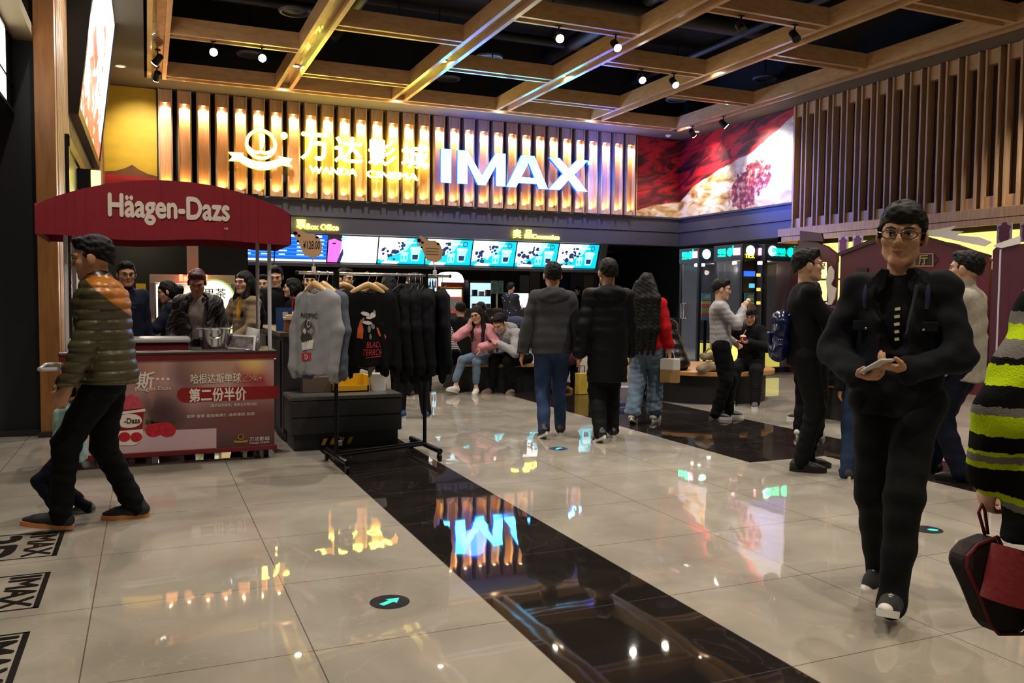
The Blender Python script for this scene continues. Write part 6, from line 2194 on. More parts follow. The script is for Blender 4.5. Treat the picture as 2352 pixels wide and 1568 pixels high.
tram('smoke_cutout', [TP(1906, 700), TP(1912, 690), TP(1908, 665), TP(1906, 640), TP(1912, 615), TP(1918, 610), TP(1925, 622), TP(1924, 640), TP(1918, 652), TP(1922, 658), TP(1930, 662), TP(1926, 685), TP(1918, 700)], cloud, t, .02, lv=.07)
t = thing('tram_cutout', 'maroon photo wall end panel behind the striped sweater', 'photo wall', (XT, 7.0, 0))
tram('front_panel', [(-8.3, 0), (-5.2, 0), (-5.2, 2.2), TP(2352, 560), TP(2300, 562), (-8.3, TP(2290, 575)[1])], M('tram_plum_dark', (80, 24, 48), .5), t, .06)
tram('cloud_cutout', [TP(2290, 566), TP(2300, 560), TP(2352, 542), TP(2352, 560), TP(2310, 570)], cloud, t, .02, lv=.07)
t = thing('shop_display', 'glowing amber shelf wall behind the tram cutouts', 'shelf wall', (12.6, 9, 0))
MB().span((13.35, 4.0, 1.9), (13.42, 14.3, 2.55)).build('backlit_panel', warm_pan2, t, wld=True)
MB().span((12.0, 11.6, .5), (12.06, 14.2, 2.1)).build('lit_panel', warm_pan, t, wld=True)
for z_ in (.9, 1.3, 1.72):
    MB().span((11.8, 11.6, z_), (12.02, 14.2, z_ + .03)).build('shelf', M('shelf_amber', (150, 100, 40), .5), t, wld=True)
MB().span((12.0, 4.0, 0), (12.06, 14.2, .5)).build('base', tramd, t, wld=True)
# lantern cards hanging from the ledge
for k, (x0, y0, x1, y1, lb) in enumerate(((1925, 540, 1949, 584, 'lantern card hanging from the ledge, nearer to the arch of its pair'), (1958, 537, 1983, 579, 'lantern card hanging from the ledge, nearer to the walking man of its pair'),
                                          (2289, 505, 2326, 560, 'lantern card hanging above the man in pale jacket'), (2342, 502, 2380, 556, 'lantern card at the edge of view above the striped sweater'))):
    X_ = 12.5
    a, c_ = PXX(x0, y1, X_), PXX(x1, y0, X_)
    t = thing('lantern_card', lb, 'hanging card', (X_, (a.y + c_.y) / 2, 2.58), 0, 'lantern cards under the ledge')
    ym, zm, hy, hz_c = (a.y + c_.y) / 2, (a.z + c_.z) / 2, abs(a.y - c_.y) / 2, (c_.z - a.z) / 2
    MB().span((X_ - .006, ym - hy, a.z), (X_ + .006, ym + hy, 2.585)).build('card', M('card_pale', (190, 180, 184), .6), t, wld=True)
    MB().poly([(-ym + hy * p, zm + hz_c * q_) for p, q_ in ((-.45, -.9), (.45, -.9), (.7, -.5), (.62, .3), (.9, .45), (.35, .65), (.3, .85), (-.3, .85), (-.35, .65), (-.9, .45), (-.62, .3), (-.7, -.5))], (X_ - .006, 0, 0), NYv, ZU, .006).build('lantern_print', tramm, t, wld=True)
t = thing('lantern_pole', 'slim white pole with trim in front of the maroon end panel', 'pole', (10.6, 8.2, 0))
q = PXX(2297, 600, 10.6)
MB().tube([(10.6, q.y, 0), (10.6, q.y, 2.05)], .012, 8).build('pole', white_tube, t, wld=True)
MB().lathe([(.12, 0), (.12, .015)], (10.6, q.y, 0), 20).build('foot', white_tube, t, wld=True)

# ================================================================ floor graphics
ink = M('floor_ink', (26, 24, 22), .25)
for k, y in enumerate((5.12, 4.33, 3.54)):
    lb = ('black outlined 3D sticker on the floor, farthest of the three by the pillar', 'black outlined 3D sticker on the floor, middle of the three', 'black outlined 3D sticker on the floor, nearest of the three')[k]
    t = thing('floor_sticker', lb, 'floor sticker', (-.80, y, 0), 0, 'outlined stickers on the floor')
    x0, x1, y0, y1 = -1.15, -.445, y - .255, y + .255
    wl_ = .012
    MB().span((x0, y0, .0005), (x1, y0 + wl_, .0015)).span((x0, y1 - wl_, .0005), (x1, y1, .0015)).span((x1 - wl_ * 2, y0, .0005), (x1, y1, .0015)).span((x0, y0, .0005), (x0 + wl_, y1, .0015)).build('border', ink, t, wld=True)
    text('lettering', 'IMAX', (-.545, y, .0005), (0, -1, 0), (1, 0, 0), .44, .125, ink, t, .0012, .03)
    text('lettering', '3D', (-.79, y, .0005), (0, -1, 0), (1, 0, 0), .44, .26, ink, t, .0012, .03)
arr = E('arrow_green', (.02, .62, .42), .9)
arw = E('arrow_cyan', (.05, .5, .8), .9)
for (px, py, r_, lb, mm, an) in ((895, 1382, .088, 'round dark floor sticker with green arrow beside the dark tile band', arr, 0), (1283, 1030, .085, 'round dark floor sticker with cyan arrow behind the hooded man', arw, 0), (2130, 1216, .085, 'round floor sticker with green mark behind the walking man', arr, 2.2)):
    p = PF(px, py)
    dv = PF(px + 30, py - 12) - PF(px - 30, py + 12)
    t = thing('floor_arrow', lb, 'floor sticker', (p.x, p.y, 0), math.atan2(dv.y, dv.x) + an)
    MB().lathe([(r_, .0004), (r_, .0014)], seg=36).build('disc', M('sticker_dark', (44, 44, 50) if 'dark' in lb else (120, 108, 90), .25, noise=.4, scale=20), t)
    MB().poly([(-.05, -.014), (.01, -.014), (.01, -.034), (.06, 0), (.01, .034), (.01, .014), (-.05, .014)] if 'arrow' in lb else ellp(-.03, 0, .03, .022, 12), (0, 0, .0014), (1, 0, 0), (0, 1, 0), .0008).build('arrow', mm, t)
t = thing('a_frame_sign', 'folded white easel legs standing behind the man in black sweater', 'easel', (6.6, 7.6, 0))
q0, q1, q2 = PF(1908, 922), PF(1890, 925), PY(1892, 845, PF(1908, 922).y)
for a, c_ in ((q0, Vector((q2.x, q0.y + .05, q2.z))), (q1, Vector((q2.x - .01, q0.y + .06, q2.z)))):
    MB().tube([(a.x, a.y, 0.0), c_], .016, 8).build('leg', white_tube, t, wld=True)
t = thing('tote_bag', 'beige canvas tote bag on the bench beside the seated woman', 'bag', (6.55, 8.85, .42))
F = Field(.012)
F.cap((-.12, 0, .05), (.12, 0, .05), .06, .06, .03)
F.cap((-.09, 0, .2), (.09, 0, .2), .05, .05, .05)
o = mesh_obj('bag_body', F.mesh(wrinkles(5, .012, 30)), M('canvas_beige', (128, 112, 92), .9), t)
MB().tube([(-.09, 0, .22), (-.05, -.05, .3), (.05, -.05, .3), (.1, 0, .22)], .01, 8).build('strap', M('canvas_beige', (128, 112, 92), .9), t, smooth=True)
t = thing('glowing_stool_lamp', 'small yellow glowing tub lamp beside the music booth', 'lamp', (0, 0, 0))
q0 = PY(1690, 830, 12.2)
t.location = (q0.x, 12.2, 0)
MB().lathe([(.06, 0), (.12, .62), (.115, .62), (.05, .02)], seg=24).build('shade', E('tub_yellow', (1, .82, .18), .9), t, smooth=True)
# ================================================================ people
def cloth(name, col, rough=.8, noise=.15, scale=30, bump=.25, bs=180):
    return M('cloth_' + name, col, rough, noise=noise, scale=scale, bump=bump, bscale=bs, spec=.12)


DEN_B = cloth('black_denim', (20, 21, 27), noise=.3, scale=14)
BLK = cloth('black', (15, 15, 17))
BLK2 = cloth('soft_black', (20, 20, 23))
PANT = cloth('black_trousers', (16, 16, 18))
NAVY = cloth('navy', (22, 26, 42))
JEAN = cloth('blue_jeans', (40, 56, 86), noise=.4, scale=7)
LJEAN = cloth('light_jeans', (98, 116, 134), noise=.35, scale=7)
GREYJ = cloth('grey_jacket', (60, 60, 64), noise=.12, scale=60)
LGREY = cloth('light_grey_knit', (158, 158, 160))
RED = cloth('red', (178, 22, 26))
PINK = cloth('pink', (216, 148, 158))
BEIGE = cloth('beige_wool', (124, 106, 84))
WHITE_S = M('white_rubber', (214, 212, 206), .5)
BLACK_S = M('black_leather', (14, 14, 15), .45, bump=.15, bscale=90)
WHITE_L = M('white_leather', (205, 202, 196), .45)
LACE = M('white_lace', (200, 198, 190), .8)
PHONE = M('phone_black', (12, 12, 14), .15)


def phone(label, p, rz=0, tilt=.9, mat=None, size=(.072, .15, .009)):
    t = thing('phone', label, 'phone', p, rz)
    R_ = Matrix.Rotation(tilt, 3, 'X')
    MB().box((0, 0, 0), size, R=R_).build('case', mat or PHONE, t, bevel=.003)
    MB().box(R_ @ Vector((0, 0, size[2] / 2 + .0006)), (size[0] * .9, size[1] * .93, .001), R=R_).build('screen', E('phone_glow', (.5, .6, .75), .5), t)
    return t


def away(px):
    """level direction of sight through a photo column"""
    d = ray_(px, 700)
    return nrm((d.x, d.y))


def turn(px, deg):
    """facing direction: 0 away from the viewer, 90 to the left, -90 to the right, 180 towards the viewer"""
    a = away(px)
    c, s_ = math.cos(math.radians(deg)), math.sin(math.radians(deg))
    return (a[0] * c - a[1] * s_, a[0] * s_ + a[1] * c)


def col(px, Y):
    return (PY(px, 700, Y).x, Y)


# ---- walking man in the near right
fgface = turn(2050, 170)
fg = person('person in black denim jacket and glasses walking towards the viewer with a phone', (3.10, 2.79), fgface, 1.78, 'b', 'fringe', vox=.0075, seed=11,
            hipz=.93, hipo=(0, .02), lean=2, head=(4, 3, -3), glasses=True, scale_head=1.07,
            Lh=(-.085, .28, 1.06), Rh=(.125, .25, 1.02), Le=(-.8, -.65, -.2), Re=(.8, -.65, -.2), Ld=(.80, .45, .15), Rd=(-.80, .45, .05), Ln=(.1, -.1, 1), Rn=(-.1, -.1, 1), curl=(.75, .8),
            Rf=(.09, -.19, .02, -10, -22), Lf=(-.06, .34, .03, 4, 18),
            top=dict(m=DEN_B, hem=.84, fit=.026, collar=.0, inner=BLK2, inner_name='t_shirt', open=.36, gap=.045, vw=.06, amp=.006, boxy=True, cuff=.9, name='denim_jacket', vox=.008, freq=26),
            legs=dict(m=PANT, fit=.012, amp=.006, short=-.045), shoes=dict(m=M('black_canvas', (26, 26, 28), .8), s=WHITE_S, lace=LACE, toe=WHITE_S))
b_ = fg['body']
n0, tv, fv, rv, s_ = fg['nck'], fg['t'], fg['fw'], fg['rx'], fg['s']
bpy.context.view_layer.update()


def front_of(p, d=0.0, part=None):
    o = part or fg['top']
    ok, loc, _n, _i = o.ray_cast(Vector((p[0], 1.0, p[2])), Vector((0, -1, 0)))
    return Vector((p[0], (loc.y if ok else p[1] + .14) + d, p[2]))


shirt_ = next(c for c in b_.children if c.name.startswith('t_shirt'))
for q in (-1, 1):
    MB().poly([(0, .02), (.03 * q, .03), (.085 * q, -.035), (.055 * q, -.10), (.012 * q, -.055)], n0 + fv * .085 + rv * q * .035, rv, tv - fv * .25, .012).build('collar', DEN_B, b_, bevel=.003)
    strap_at = [(.126, -.045), (.125, -.07), (.124, -.11), (.122, -.15)]
    MB().tube([front_of(n0 + rv * q * x + tv * z, -.002) for x, z in strap_at], [.006, .011, .011, .009], 8).build('backpack_strap', M('strap_blue', (14, 22, 62), .8), b_, smooth=True)
    MB().box(front_of(n0 + rv * q * .115 - tv * .225, -.001), (.11, .012, .045)).build('pocket_flap', DEN_B, b_, bevel=.004)
    MB().ell(front_of(n0 + rv * q * .115 - tv * .238, .006), (.006, .004, .006)).build('button', steel, b_, smooth=True)
for k in range(5):
    MB().box(front_of(n0 - tv * (.15 + .033 * k) - rv * .008, .002, shirt_), (.022 - .004 * (k > 2), .005, .013), R=Matrix.Rotation(.2, 3, 'Y')).build('shirt_print', M('print_white', (214, 210, 170), .7), b_)
p = fg['world']((fg['wr'][-1] + fg['wr'][1]) / 2 + V3(.01, .075, .035))
phone('pale phone held at the waist by the walking man', p, fg['rz'] + .9, .45, M('phone_pale', (200, 198, 190), .4))

# ---- person in the striped knit at the right edge
m = M('striped_knit', (20, 20, 20), .95, bump=.45, bscale=190, spec=.1)
N, L, b = nodes(m)
tc = N.new('ShaderNodeTexCoord'); sep = N.new('ShaderNodeSeparateXYZ'); L.new(tc.outputs['Object'], sep.inputs[0])
nz_ = noise(tc.outputs['Object'], 60, 3)
zz = mth('ADD', sep.outputs[2], mth('MULTIPLY', mth('SUBTRACT', nz_, .5), .018))
r = N.new('ShaderNodeValToRGB')
r.color_ramp.interpolation = 'CONSTANT'
lime, gry, bk_ = lin((186, 214, 22)), lin((120, 118, 114)), lin((18, 18, 18))
yst = [(1260, bk_), (1195, gry), (1180, lime), (1160, bk_), (1096, lime), (1080, gry), (1062, lime), (1052, bk_), (1012, lime), (960, gry), (943, bk_), (897, lime), (850, bk_), (832, gry), (792, lime), (760, gry), (732, bk_), (682, lime), (640, bk_), (628, gry), (590, bk_)]
e = r.color_ramp.elements
z_of = lambda y: 1.35 - (y - 706) * .00108
zlo, zhi = .70, 1.56
while len(e) < len(yst):
    e.new(.5)
for i, (y, c_) in enumerate(yst):
    e[i].position = max(0, min(1, (z_of(y) - zlo) / (zhi - zlo)))
    e[i].color = (*c_, 1)
L.new(mth('DIVIDE', mth('SUBTRACT', zz, zlo), zhi - zlo), r.inputs[0])
L.new(r.outputs[0], b.inputs['Base Color'])
sw = person('person in black, grey and lime striped knit at the right edge carrying a pouch', (2.20, 1.35), (.42, .91), 1.66, 'a', 'bob', vox=.008, seed=41, fem=True, head=(-25, 4, 0), facial=True,
            Lh=(-.235, .07, .885), Rh=(.23, .12, .86), Le=(-.6, -.7, 0), Lf=(.05, .12, 0), Rf=(.2, -.1, 0), curl=(.9, .6),
            top=dict(m=m, hem=.745, fit=.030, tfit=.085, boxy=True, amp=.008, name='knit_pullover', collar=.02, cuff=.55), legs=dict(m=PANT, fit=.0), shoes=dict(m=BLACK_S, s=WHITE_S))
hw_ = sw['world'](sw['wr'][-1] + V3(0, .0, -.09))
YB = hw_.y + .02
t = thing('pouch', 'dark pouch with red trim and wrist loop hanging from the striped knit sleeve', 'bag', (hw_.x, YB, .4))
out = [(2268, 1226), (2296, 1290), (2330, 1370), (2342, 1424), (2326, 1446), (2270, 1446), (2252, 1425), (2222, 1350), (2196, 1295), (2198, 1270), (2222, 1244)]
pq = [PY(x, y, YB) for x, y in out]
pts = [(p.x, p.z) for p in pq]
MB().poly(pts, (0, YB + .03, 0), XR, ZU, .06).build('pouch_body', M('pouch_dark', (40, 30, 28), .8, noise=.2, scale=40, bump=.15, bscale=260), t, wld=True, bevel=.012)
MB().tube([Vector((p.x, YB - .03, p.z)) for p in pq + pq[:1]], .005, 6).build('red_trim', M('trim_red', (110, 20, 28), .7), t, wld=True, smooth=True)
p0 = Vector((pq[0].x - .01, YB, pq[0].z))
MB().tube([p0, Vector((hw_.x - .012, YB, hw_.z + .0)), Vector((hw_.x + .0, YB, hw_.z + .02)), Vector((hw_.x + .012, YB, hw_.z)), p0 + Vector((.012, 0, 0))], .0045, 6).build('wrist_loop', M('trim_red', (110, 20, 28), .7), t, wld=True, smooth=True)
t = thing('rolled_cloth', 'dark red rolled cloth held beside the pouch', 'roll', (0, 0, 0))
a, c_ = PY(2318, 1262, YB - .10), PY(2290, 1385, YB - .10)
MB().tube([a + Vector((.02, 0, 0)), c_ + Vector((.02, 0, 0))], .052, 20).build('roll', M('roll_red', (120, 18, 26), .7, bump=.3, bscale=60), t, smooth=True)

# ---- man in the quilted jacket
m = M('quilted_olive', (74, 68, 46), .33, noise=.15, scale=12)
N, L, b = nodes(m)
tc = N.new('ShaderNodeTexCoord'); sep = N.new('ShaderNodeSeparateXYZ'); L.new(tc.outputs['Object'], sep.inputs[0])
gate = lambda v, lo, k: mth('MULTIPLY', mth('SUBTRACT', v, lo), k, True)
yk = mth('MULTIPLY', gate(mth('SUBTRACT', sep.outputs[2], mth('MULTIPLY', sep.outputs[1], .9)), 1.335, 300), mth('SUBTRACT', 1.0, gate(sep.outputs[2], 1.452, 300)))
src = b.inputs['Base Color'].links[0].from_socket
L.new(mixc(yk, src, lin((176, 110, 34))), b.inputs['Base Color'])
lm = person('person in olive quilted jacket with mustard yoke walking past the ice cream cart', (-.215, 5.44), (-1, .04), 1.70, 'b', 'short', vox=.009, seed=21,
            hipz=.885, lean=4, head=(-4, 8, 0),
            Lh=(-.20, .20, .80), Rh=(.22, .16, .80), Rf=(.09, -.13, 0, -4, 0), Lf=(-.10, .25, .02, 0, 10), curl=(.6, .6),
            top=dict(m=m, hem=.84, fit=.034, collar=.05, amp=.004, disp=quilt(.80, .058, .013), cuff=.6, name='quilted_jacket', tfit=.058),
            legs=dict(m=PANT, fit=.014, amp=.006), shoes=dict(m=M('black_mesh', (24, 24, 30), .7), s=M('orange_cream_sole', (212, 140, 80), .5), lace=M('black_lace', (20, 20, 22), .8)))
person('small child in pale teal padded coat half hidden behind the quilted jacket man', (-.44, 5.72), (-1, .15), .90, 'b', 'bob', HAIRB, vox=.009, seed=22, scale_head=1.35, hipz=.40,
       Lf=(-.06, .05, 0, 0, 0), Rf=(.06, -.08, 0, 0, 0), build=1.1,
       top=dict(m=cloth('teal_coat', (170, 206, 204), noise=.25, scale=14), hem=.34, fit=.03, hood=True, name='padded_coat', amp=.006), legs=dict(m=NAVY, fit=.012), shoes=dict(m=M('mottled_canvas', (120, 110, 104), .8, noise=.6, scale=40), s=WHITE_S))

# ---- the three walking away in the middle
lh = PF(1262, 995)
hm = person('person in grey hooded jacket and blue jeans walking away in the middle', (3.60, 7.36), turn(1255, 6), 1.70, 'b', 'short', vox=.0095, seed=51, facial=False,
            Lf=(-.09, -.16, .02, 12, -24), Rf=(.10, .10, 0, -8, 0), hipz=.89, Lh=(-.30, .02, .76), Rh=(.27, .02, .77), Le=(-.9, -.6, 0), Re=(.9, -.6, 0), curl=(.35, .4),
            top=dict(m=GREYJ, hem=.81, fit=.030, tfit=.042, hood=True, name='hooded_jacket', boxy=True, amp=.006, cuff=.75), legs=dict(m=JEAN, fit=.010, amp=.007), shoes=dict(m=BLACK_S, s=WHITE_S))
cm = person('person in long black padded coat walking away beside the hooded man', (4.02, 7.02), turn(1405, 12), 1.745, 'b', 'short', vox=.0095, seed=52, glasses=True, facial=False, head=(10, 0, 0),
            Lf=(-.10, -.20, .02, 14, -24), Rf=(.09, .12, 0, -10, 0), hipz=.90, Lh=(-.27, -.02, .83), Rh=(.25, .12, .83), curl=(.4, .4),
            top=dict(m=cloth('black_padded', (17, 17, 19), rough=.5), hem=.55, fit=.042, hood=True, name='padded_coat', boxy=True, amp=.005, disp=quilt(.5, .095, .006)), legs=dict(m=PANT, fit=.016), shoes=dict(m=BLACK_S, s=WHITE_S))
for q in (-1, 1):
    text('shoe_lettering', 'N', Vector(cm['ank'][q]) + Vector((-.052, .02, -.02)), (0, -1, 0), ZU, .035, .04, M('print_white', (214, 210, 170), .7), cm['body'], .008, .03, wld=False)
gl = person('person with very long black hair, red pullover and wide pale jeans walking away', (4.97, 7.85), turn(1490, -14), 1.63, 'a', 'vlong', vox=.0095, seed=53, fem=True, facial=False,
            Lf=(-.08, -.20, .02, 6, -22), Rf=(.08, .12, 0, -4, 0), hipz=.855, Rh=(.24, .05, .80), Lh=(-.24, .10, .82),
            top=dict(m=RED, hem=.80, fit=.046, boxy=True, name='pullover', amp=.008), legs=dict(m=LJEAN, fit=.018, flare=.026, short=.035, amp=.007), shoes=dict(m=WHITE_L, s=WHITE_S, h=.034))

# ---- standing and seated people before the booths
ge = person('person in pale grey sweatshirt and glasses eating an ice cream cone', (5.95, 7.83), turn(1645, -88), 1.575, 'a', 'short', vox=.0095, seed=61, glasses=True, lean=-3, head=(0, 6, 0),
            Rh=(.03, .235, 1.235), Re=(.5, .2, -1), Lh=(-.16, .14, .86), Rd=(-.1, .35, .9), Rn=(-.6, .4, 0), curl=(.5, 1.0), Lf=(-.09, .10, 0, 6, 0), Rf=(.10, -.04, 0, -8, 0),
            top=dict(m=LGREY, hem=.79, fit=.022, name='sweatshirt', amp=.004, freq=22), legs=dict(m=PANT, fit=.022), shoes=dict(m=BLACK_S, s=WHITE_S, h=.034))
p = ge['world'](ge['wr'][1] + V3(-.03, .055, .085))
t = thing('ice_cream_cone', 'ice cream cone held to the mouth of the pale sweatshirt man', 'ice cream', p)
MB().lathe([(.006, -.09), (.026, 0)], seg=14).build('cone', M('wafer', (186, 140, 84), .8), t, smooth=True)
MB().ell((0, 0, .012), (.027, .027, .026)).build('scoop', M('ice_cream', (214, 200, 176), .5), t, smooth=True)
hx, hy = 7.22, 8.88
cw = person('person with curly short hair seated on the bench eating from a red cup', (hx, hy), turn(1752, 172), 1.62, 'a', 'curly', HAIRB, vox=.0095, seed=62, fem=True, hipz=.515, lean=8, head=(6, 20, 0),
            Lh=(-.02, .30, .79), Rh=(.17, .27, .93), Le=(-1, -.2, -.4), Re=(1, -.1, -.6), Ld=(.7, .6, .2), Rd=(-.5, .4, .6), Ln=(0, 0, 1), Rn=(-.5, .3, -.5), curl=(.7, 1.0),
            Lf=(-.15, .52, 0, 8, 0), Rf=(.12, .44, 0, -8, 0), Lk=(-.1, .6, 1), Rk=(.1, .6, 1),
            top=dict(m=BLK2, hem=.45, fit=.034, collar=.02, name='cardigan', inner=cloth('rust', (150, 70, 40)), inner_name='shirt', open=.3), legs=dict(m=PANT, fit=.022), shoes=dict(m=M('grey_canvas', (74, 72, 72), .8), s=WHITE_S))
p = cw['world'](cw['wr'][-1] + V3(.06, .05, .05))
t = thing('ice_cream_cup', 'red and white ice cream cup in the hand of the seated curly-haired person', 'cup', p)
MB().lathe([(.028, -.035), (.038, .03)], seg=20).build('tub', M('cup_red', (150, 22, 30), .4), t, smooth=True)
MB().lathe([(.040, .03), (.040, .038), (.03, .05), (.012, .056)], seg=20).build('filling', M('ice_cream', (214, 200, 176), .5), t, smooth=True)
MB().tube([(0, 0, .05), (.04, -.01, .12)], .005, 6).build('spoon', M('spoon_pink', (206, 120, 110), .4), t)
lt = person('person in black leather jacket seated on the bench and looking round at the viewer', (6.33, 9.22), turn(1560, 62), 1.70, 'c', 'fringe', vox=.0095, seed=63, hipz=.52, lean=24, head=(82, 4, 0),
            Lh=(-.12, .52, .72), Rh=(.12, .5, .72), Lf=(-.1, .50, 0, 0, 0), Rf=(.12, .44, 0, 0, 0), Lk=(-.1, .6, 1), Rk=(.1, .6, 1),
            top=dict(m=M('leather_black', (16, 16, 18), .3, bump=.35, bscale=40), hem=.46, fit=.034, collar=.03, hood=True, name='leather_jacket', amp=.008), legs=dict(m=PANT, fit=.014), shoes=dict(m=BLACK_S, s=BLACK_S))
bm_ = person('person in black sweater and glasses holding up a phone in profile', (4.77, 5.22), turn(1832, -80), 1.745, 'a', 'short', vox=.009, seed=64, glasses=True, head=(0, -3, 0),
             Rh=(.02, .36, 1.235), Lh=(-.12, .33, 1.08), Re=(.5, -.1, -1), Le=(-.5, -.2, -1), Rd=(-.1, .6, .75), Rn=(-.8, .5, 0), curl=(.7, .9), Lf=(-.09, .06, 0, 4, 0), Rf=(.10, -.02, 0, -4, 0),
             top=dict(m=BLK, hem=.83, fit=.024, name='sweater', collar=.0, amp=.006, inner=None), legs=dict(m=PANT, fit=.014, amp=.006), shoes=dict(m=BLACK_S, s=BLACK_S, h=.036))
p = bm_['world'](bm_['wr'][1] + V3(-.02, .09, .10))
phone('phone raised before his face by the black sweater man', p, bm_['rz'] + .3, 1.2, M('phone_blue', (120, 160, 190), .3))
person('person in black hooded top standing behind the black sweater man', col(1864, 6.4), turn(1862, -20), 1.53, 'a', 'bob', vox=.011, seed=65, fem=True, facial=False, Rh=(.10, .3, 1.0), Lh=(-.1, .3, 1.0),
       top=dict(m=BLK2, hem=.72, fit=.04, hood=True, name='hooded_top'), legs=dict(m=PANT, fit=.02), shoes=dict(m=WHITE_L, s=WHITE_S))
p = PY(1858, 722, 6.2)
wj = person('person in pale grey jacket and navy trousers seen in profile behind the walking man', (5.62, 4.46), turn(2235, 68), 1.745, 'a', 'short', vox=.009, seed=66, head=(6, -2, 0),
            Lh=(-.24, .06, .84), Rh=(.2, .12, .85), Lf=(-.10, -.05, 0, 6, 0), Rf=(.11, .26, 0, 0, 0), hipz=.90,
            top=dict(m=cloth('pale_jacket', (168, 162, 152)), hem=.76, fit=.03, collar=.045, name='long_jacket', amp=.009, boxy=True), legs=dict(m=NAVY, fit=.022, amp=.006), shoes=dict(m=BLACK_S, s=BLACK_S))
person('person in blue jeans almost hidden behind the walking man', col(2002, 4.75), turn(1990, 10), 1.42, 'b', 'short', vox=.011, seed=67, facial=False, Lf=(-.14, 0, 0, 10, 0),
       top=dict(m=BLK2, hem=.66, fit=.03, name='jacket'), legs=dict(m=JEAN, fit=.02, short=-.04), shoes=dict(m=M('grey_suede', (60, 54, 52), .9), s=WHITE_S))
bench(7.55, 7.25, .55, 'small round timber topped bench behind the walking man')
person('person in dark coat seated sideways behind the black sweater man', (7.15, 7.1), turn(1945, 88), 1.66, 'b', 'short', vox=.011, seed=68, facial=False, hipz=.515, lean=14, Lf=(-.1, .46, 0, 0, 0), Rf=(.1, .36, 0, 0, 0), Lk=(0, .6, 1), Rk=(0, .6, 1), Lh=(-.1, .4, .75), Rh=(.1, .4, .75),
       top=dict(m=BLK, hem=.45, fit=.03, name='coat'), legs=dict(m=PANT, fit=.012, short=.07), shoes=dict(m=BLACK_S, s=WHITE_S))

# ---- the round bench in the middle
m = M('striped_cloth', (220, 218, 214), .85)
N, L, b = nodes(m)
tc = N.new('ShaderNodeTexCoord')
wv2 = N.new('ShaderNodeTexWave'); wv2.inputs['Scale'].default_value = 13; wv2.inputs['Distortion'].default_value = .4; wv2.bands_direction = 'Z'
L.new(tc.outputs['Object'], wv2.inputs['Vector'])
L.new(ramp(wv2.outputs[0], [(.45, lin((24, 24, 28))), (.52, lin((214, 212, 208)))]), b.inputs['Base Color'])
pk_ = person('person in pink top and blue jeans seated with head resting on a hand', (4.36, 11.13), turn(1072, 160), 1.60, 'a', 'long', HAIRB, vox=.010, seed=71, fem=True, hipz=.515, lean=22, head=(-8, 12, 8), glasses=True,
             Rh=(.115, .27, .93), Lh=(-.1, .40, .66), Re=(.9, .2, -.8), Le=(-.8, .1, -.6), Rd=(-.2, .05, 1), Rn=(-.3, -.8, 0), Ld=(.1, .4, -.9), curl=(.4, .5),
             Lf=(-.02, .36, 0, 10, 0), Rf=(.24, .46, .03, -20, 12), Lk=(0, .6, 1), Rk=(0, .6, 1),
             top=dict(m=PINK, hem=.46, fit=.03, name='hooded_top', amp=.008), legs=dict(m=LJEAN, fit=.006, short=.10), shoes=dict(m=WHITE_L, s=WHITE_S))
gh = person('person in grey hooded top seated on the bench bent over a phone', (4.86, 10.96), turn(1135, 140), 1.70, 'a', 'short', vox=.010, seed=72, hipz=.515, lean=44, head=(6, 38, 0),
            Lh=(-.04, .52, .70), Rh=(.12, .46, .69), Le=(-.8, -.2, -.6), Re=(.8, -.2, -.6), Ld=(.5, .8, .1), Rd=(-.6, .8, .1), Ln=(0, 0, 1), Rn=(0, 0, 1), curl=(.8, .8), Lf=(-.12, .30, 0, 8, 0), Rf=(.16, .44, 0, -6, 0), Lk=(0, .6, 1), Rk=(0, .6, 1),
            top=dict(m=LGREY, hem=.46, fit=.028, hood=True, name='hooded_top', amp=.008), legs=dict(m=PANT, fit=.016), shoes=dict(m=M('grey_knit_shoe', (104, 98, 90), .9), s=M('tan_sole', (150, 120, 96), .7)))
phone('dark phone held by the bent-over man on the bench', gh['world']((gh['wr'][-1] + gh['wr'][1]) / 2 + V3(0, .09, .03)), gh['rz'], .5)
person('person with brown hair and striped sleeves seated at the bench rim', (4.02, 11.45), turn(1030, 100), 1.60, 'a', 'bob', M('auburn_hair', (58, 32, 24), .55, noise=.4, scale=60), vox=.011, seed=73, fem=True, hipz=.515, lean=20, head=(10, 10, 0),
       Lh=(-.06, .22, .98), Le=(-.6, .2, -1), Ld=(0, .1, 1), Rh=(.1, .25, .9), Re=(.6, .2, -1), Lf=(-.08, .4, 0, 0, 0), Rf=(.1, .4, 0, 0, 0), Lk=(0, .6, 1), Rk=(0, .6, 1),
       top=dict(m=m, hem=.46, fit=.026, name='striped_top'), legs=dict(m=BLK, fit=.04, name='skirt'), shoes=dict(m=BLACK_S, s=BLACK_S))
for px, Y, lb, hr, mt in ((1062, 12.42, 'person in black top seated on the far side of the bench behind the pink top', 'short', BLK), (1108, 12.55, 'person in black jacket seated on the far side of the bench behind the bent-over man', 'short', BLK2)):
    x, y = col(px, Y)
    person(lb, (x, y), turn(px, 8), 1.66, 'a', hr, vox=.012, seed=int(px), facial=False, hipz=.515, lean=18, head=(0, 10, 0), Lf=(-.1, .44, 0), Rf=(.1, .44, 0), Lk=(0, .6, 1), Rk=(0, .6, 1), Lh=(-.1, .4, .7), Rh=(.1, .4, .7),
           top=dict(m=mt, hem=.46, fit=.03, name='jacket'), legs=dict(m=PANT, fit=.01), shoes=dict(m=BLACK_S, s=BLACK_S))
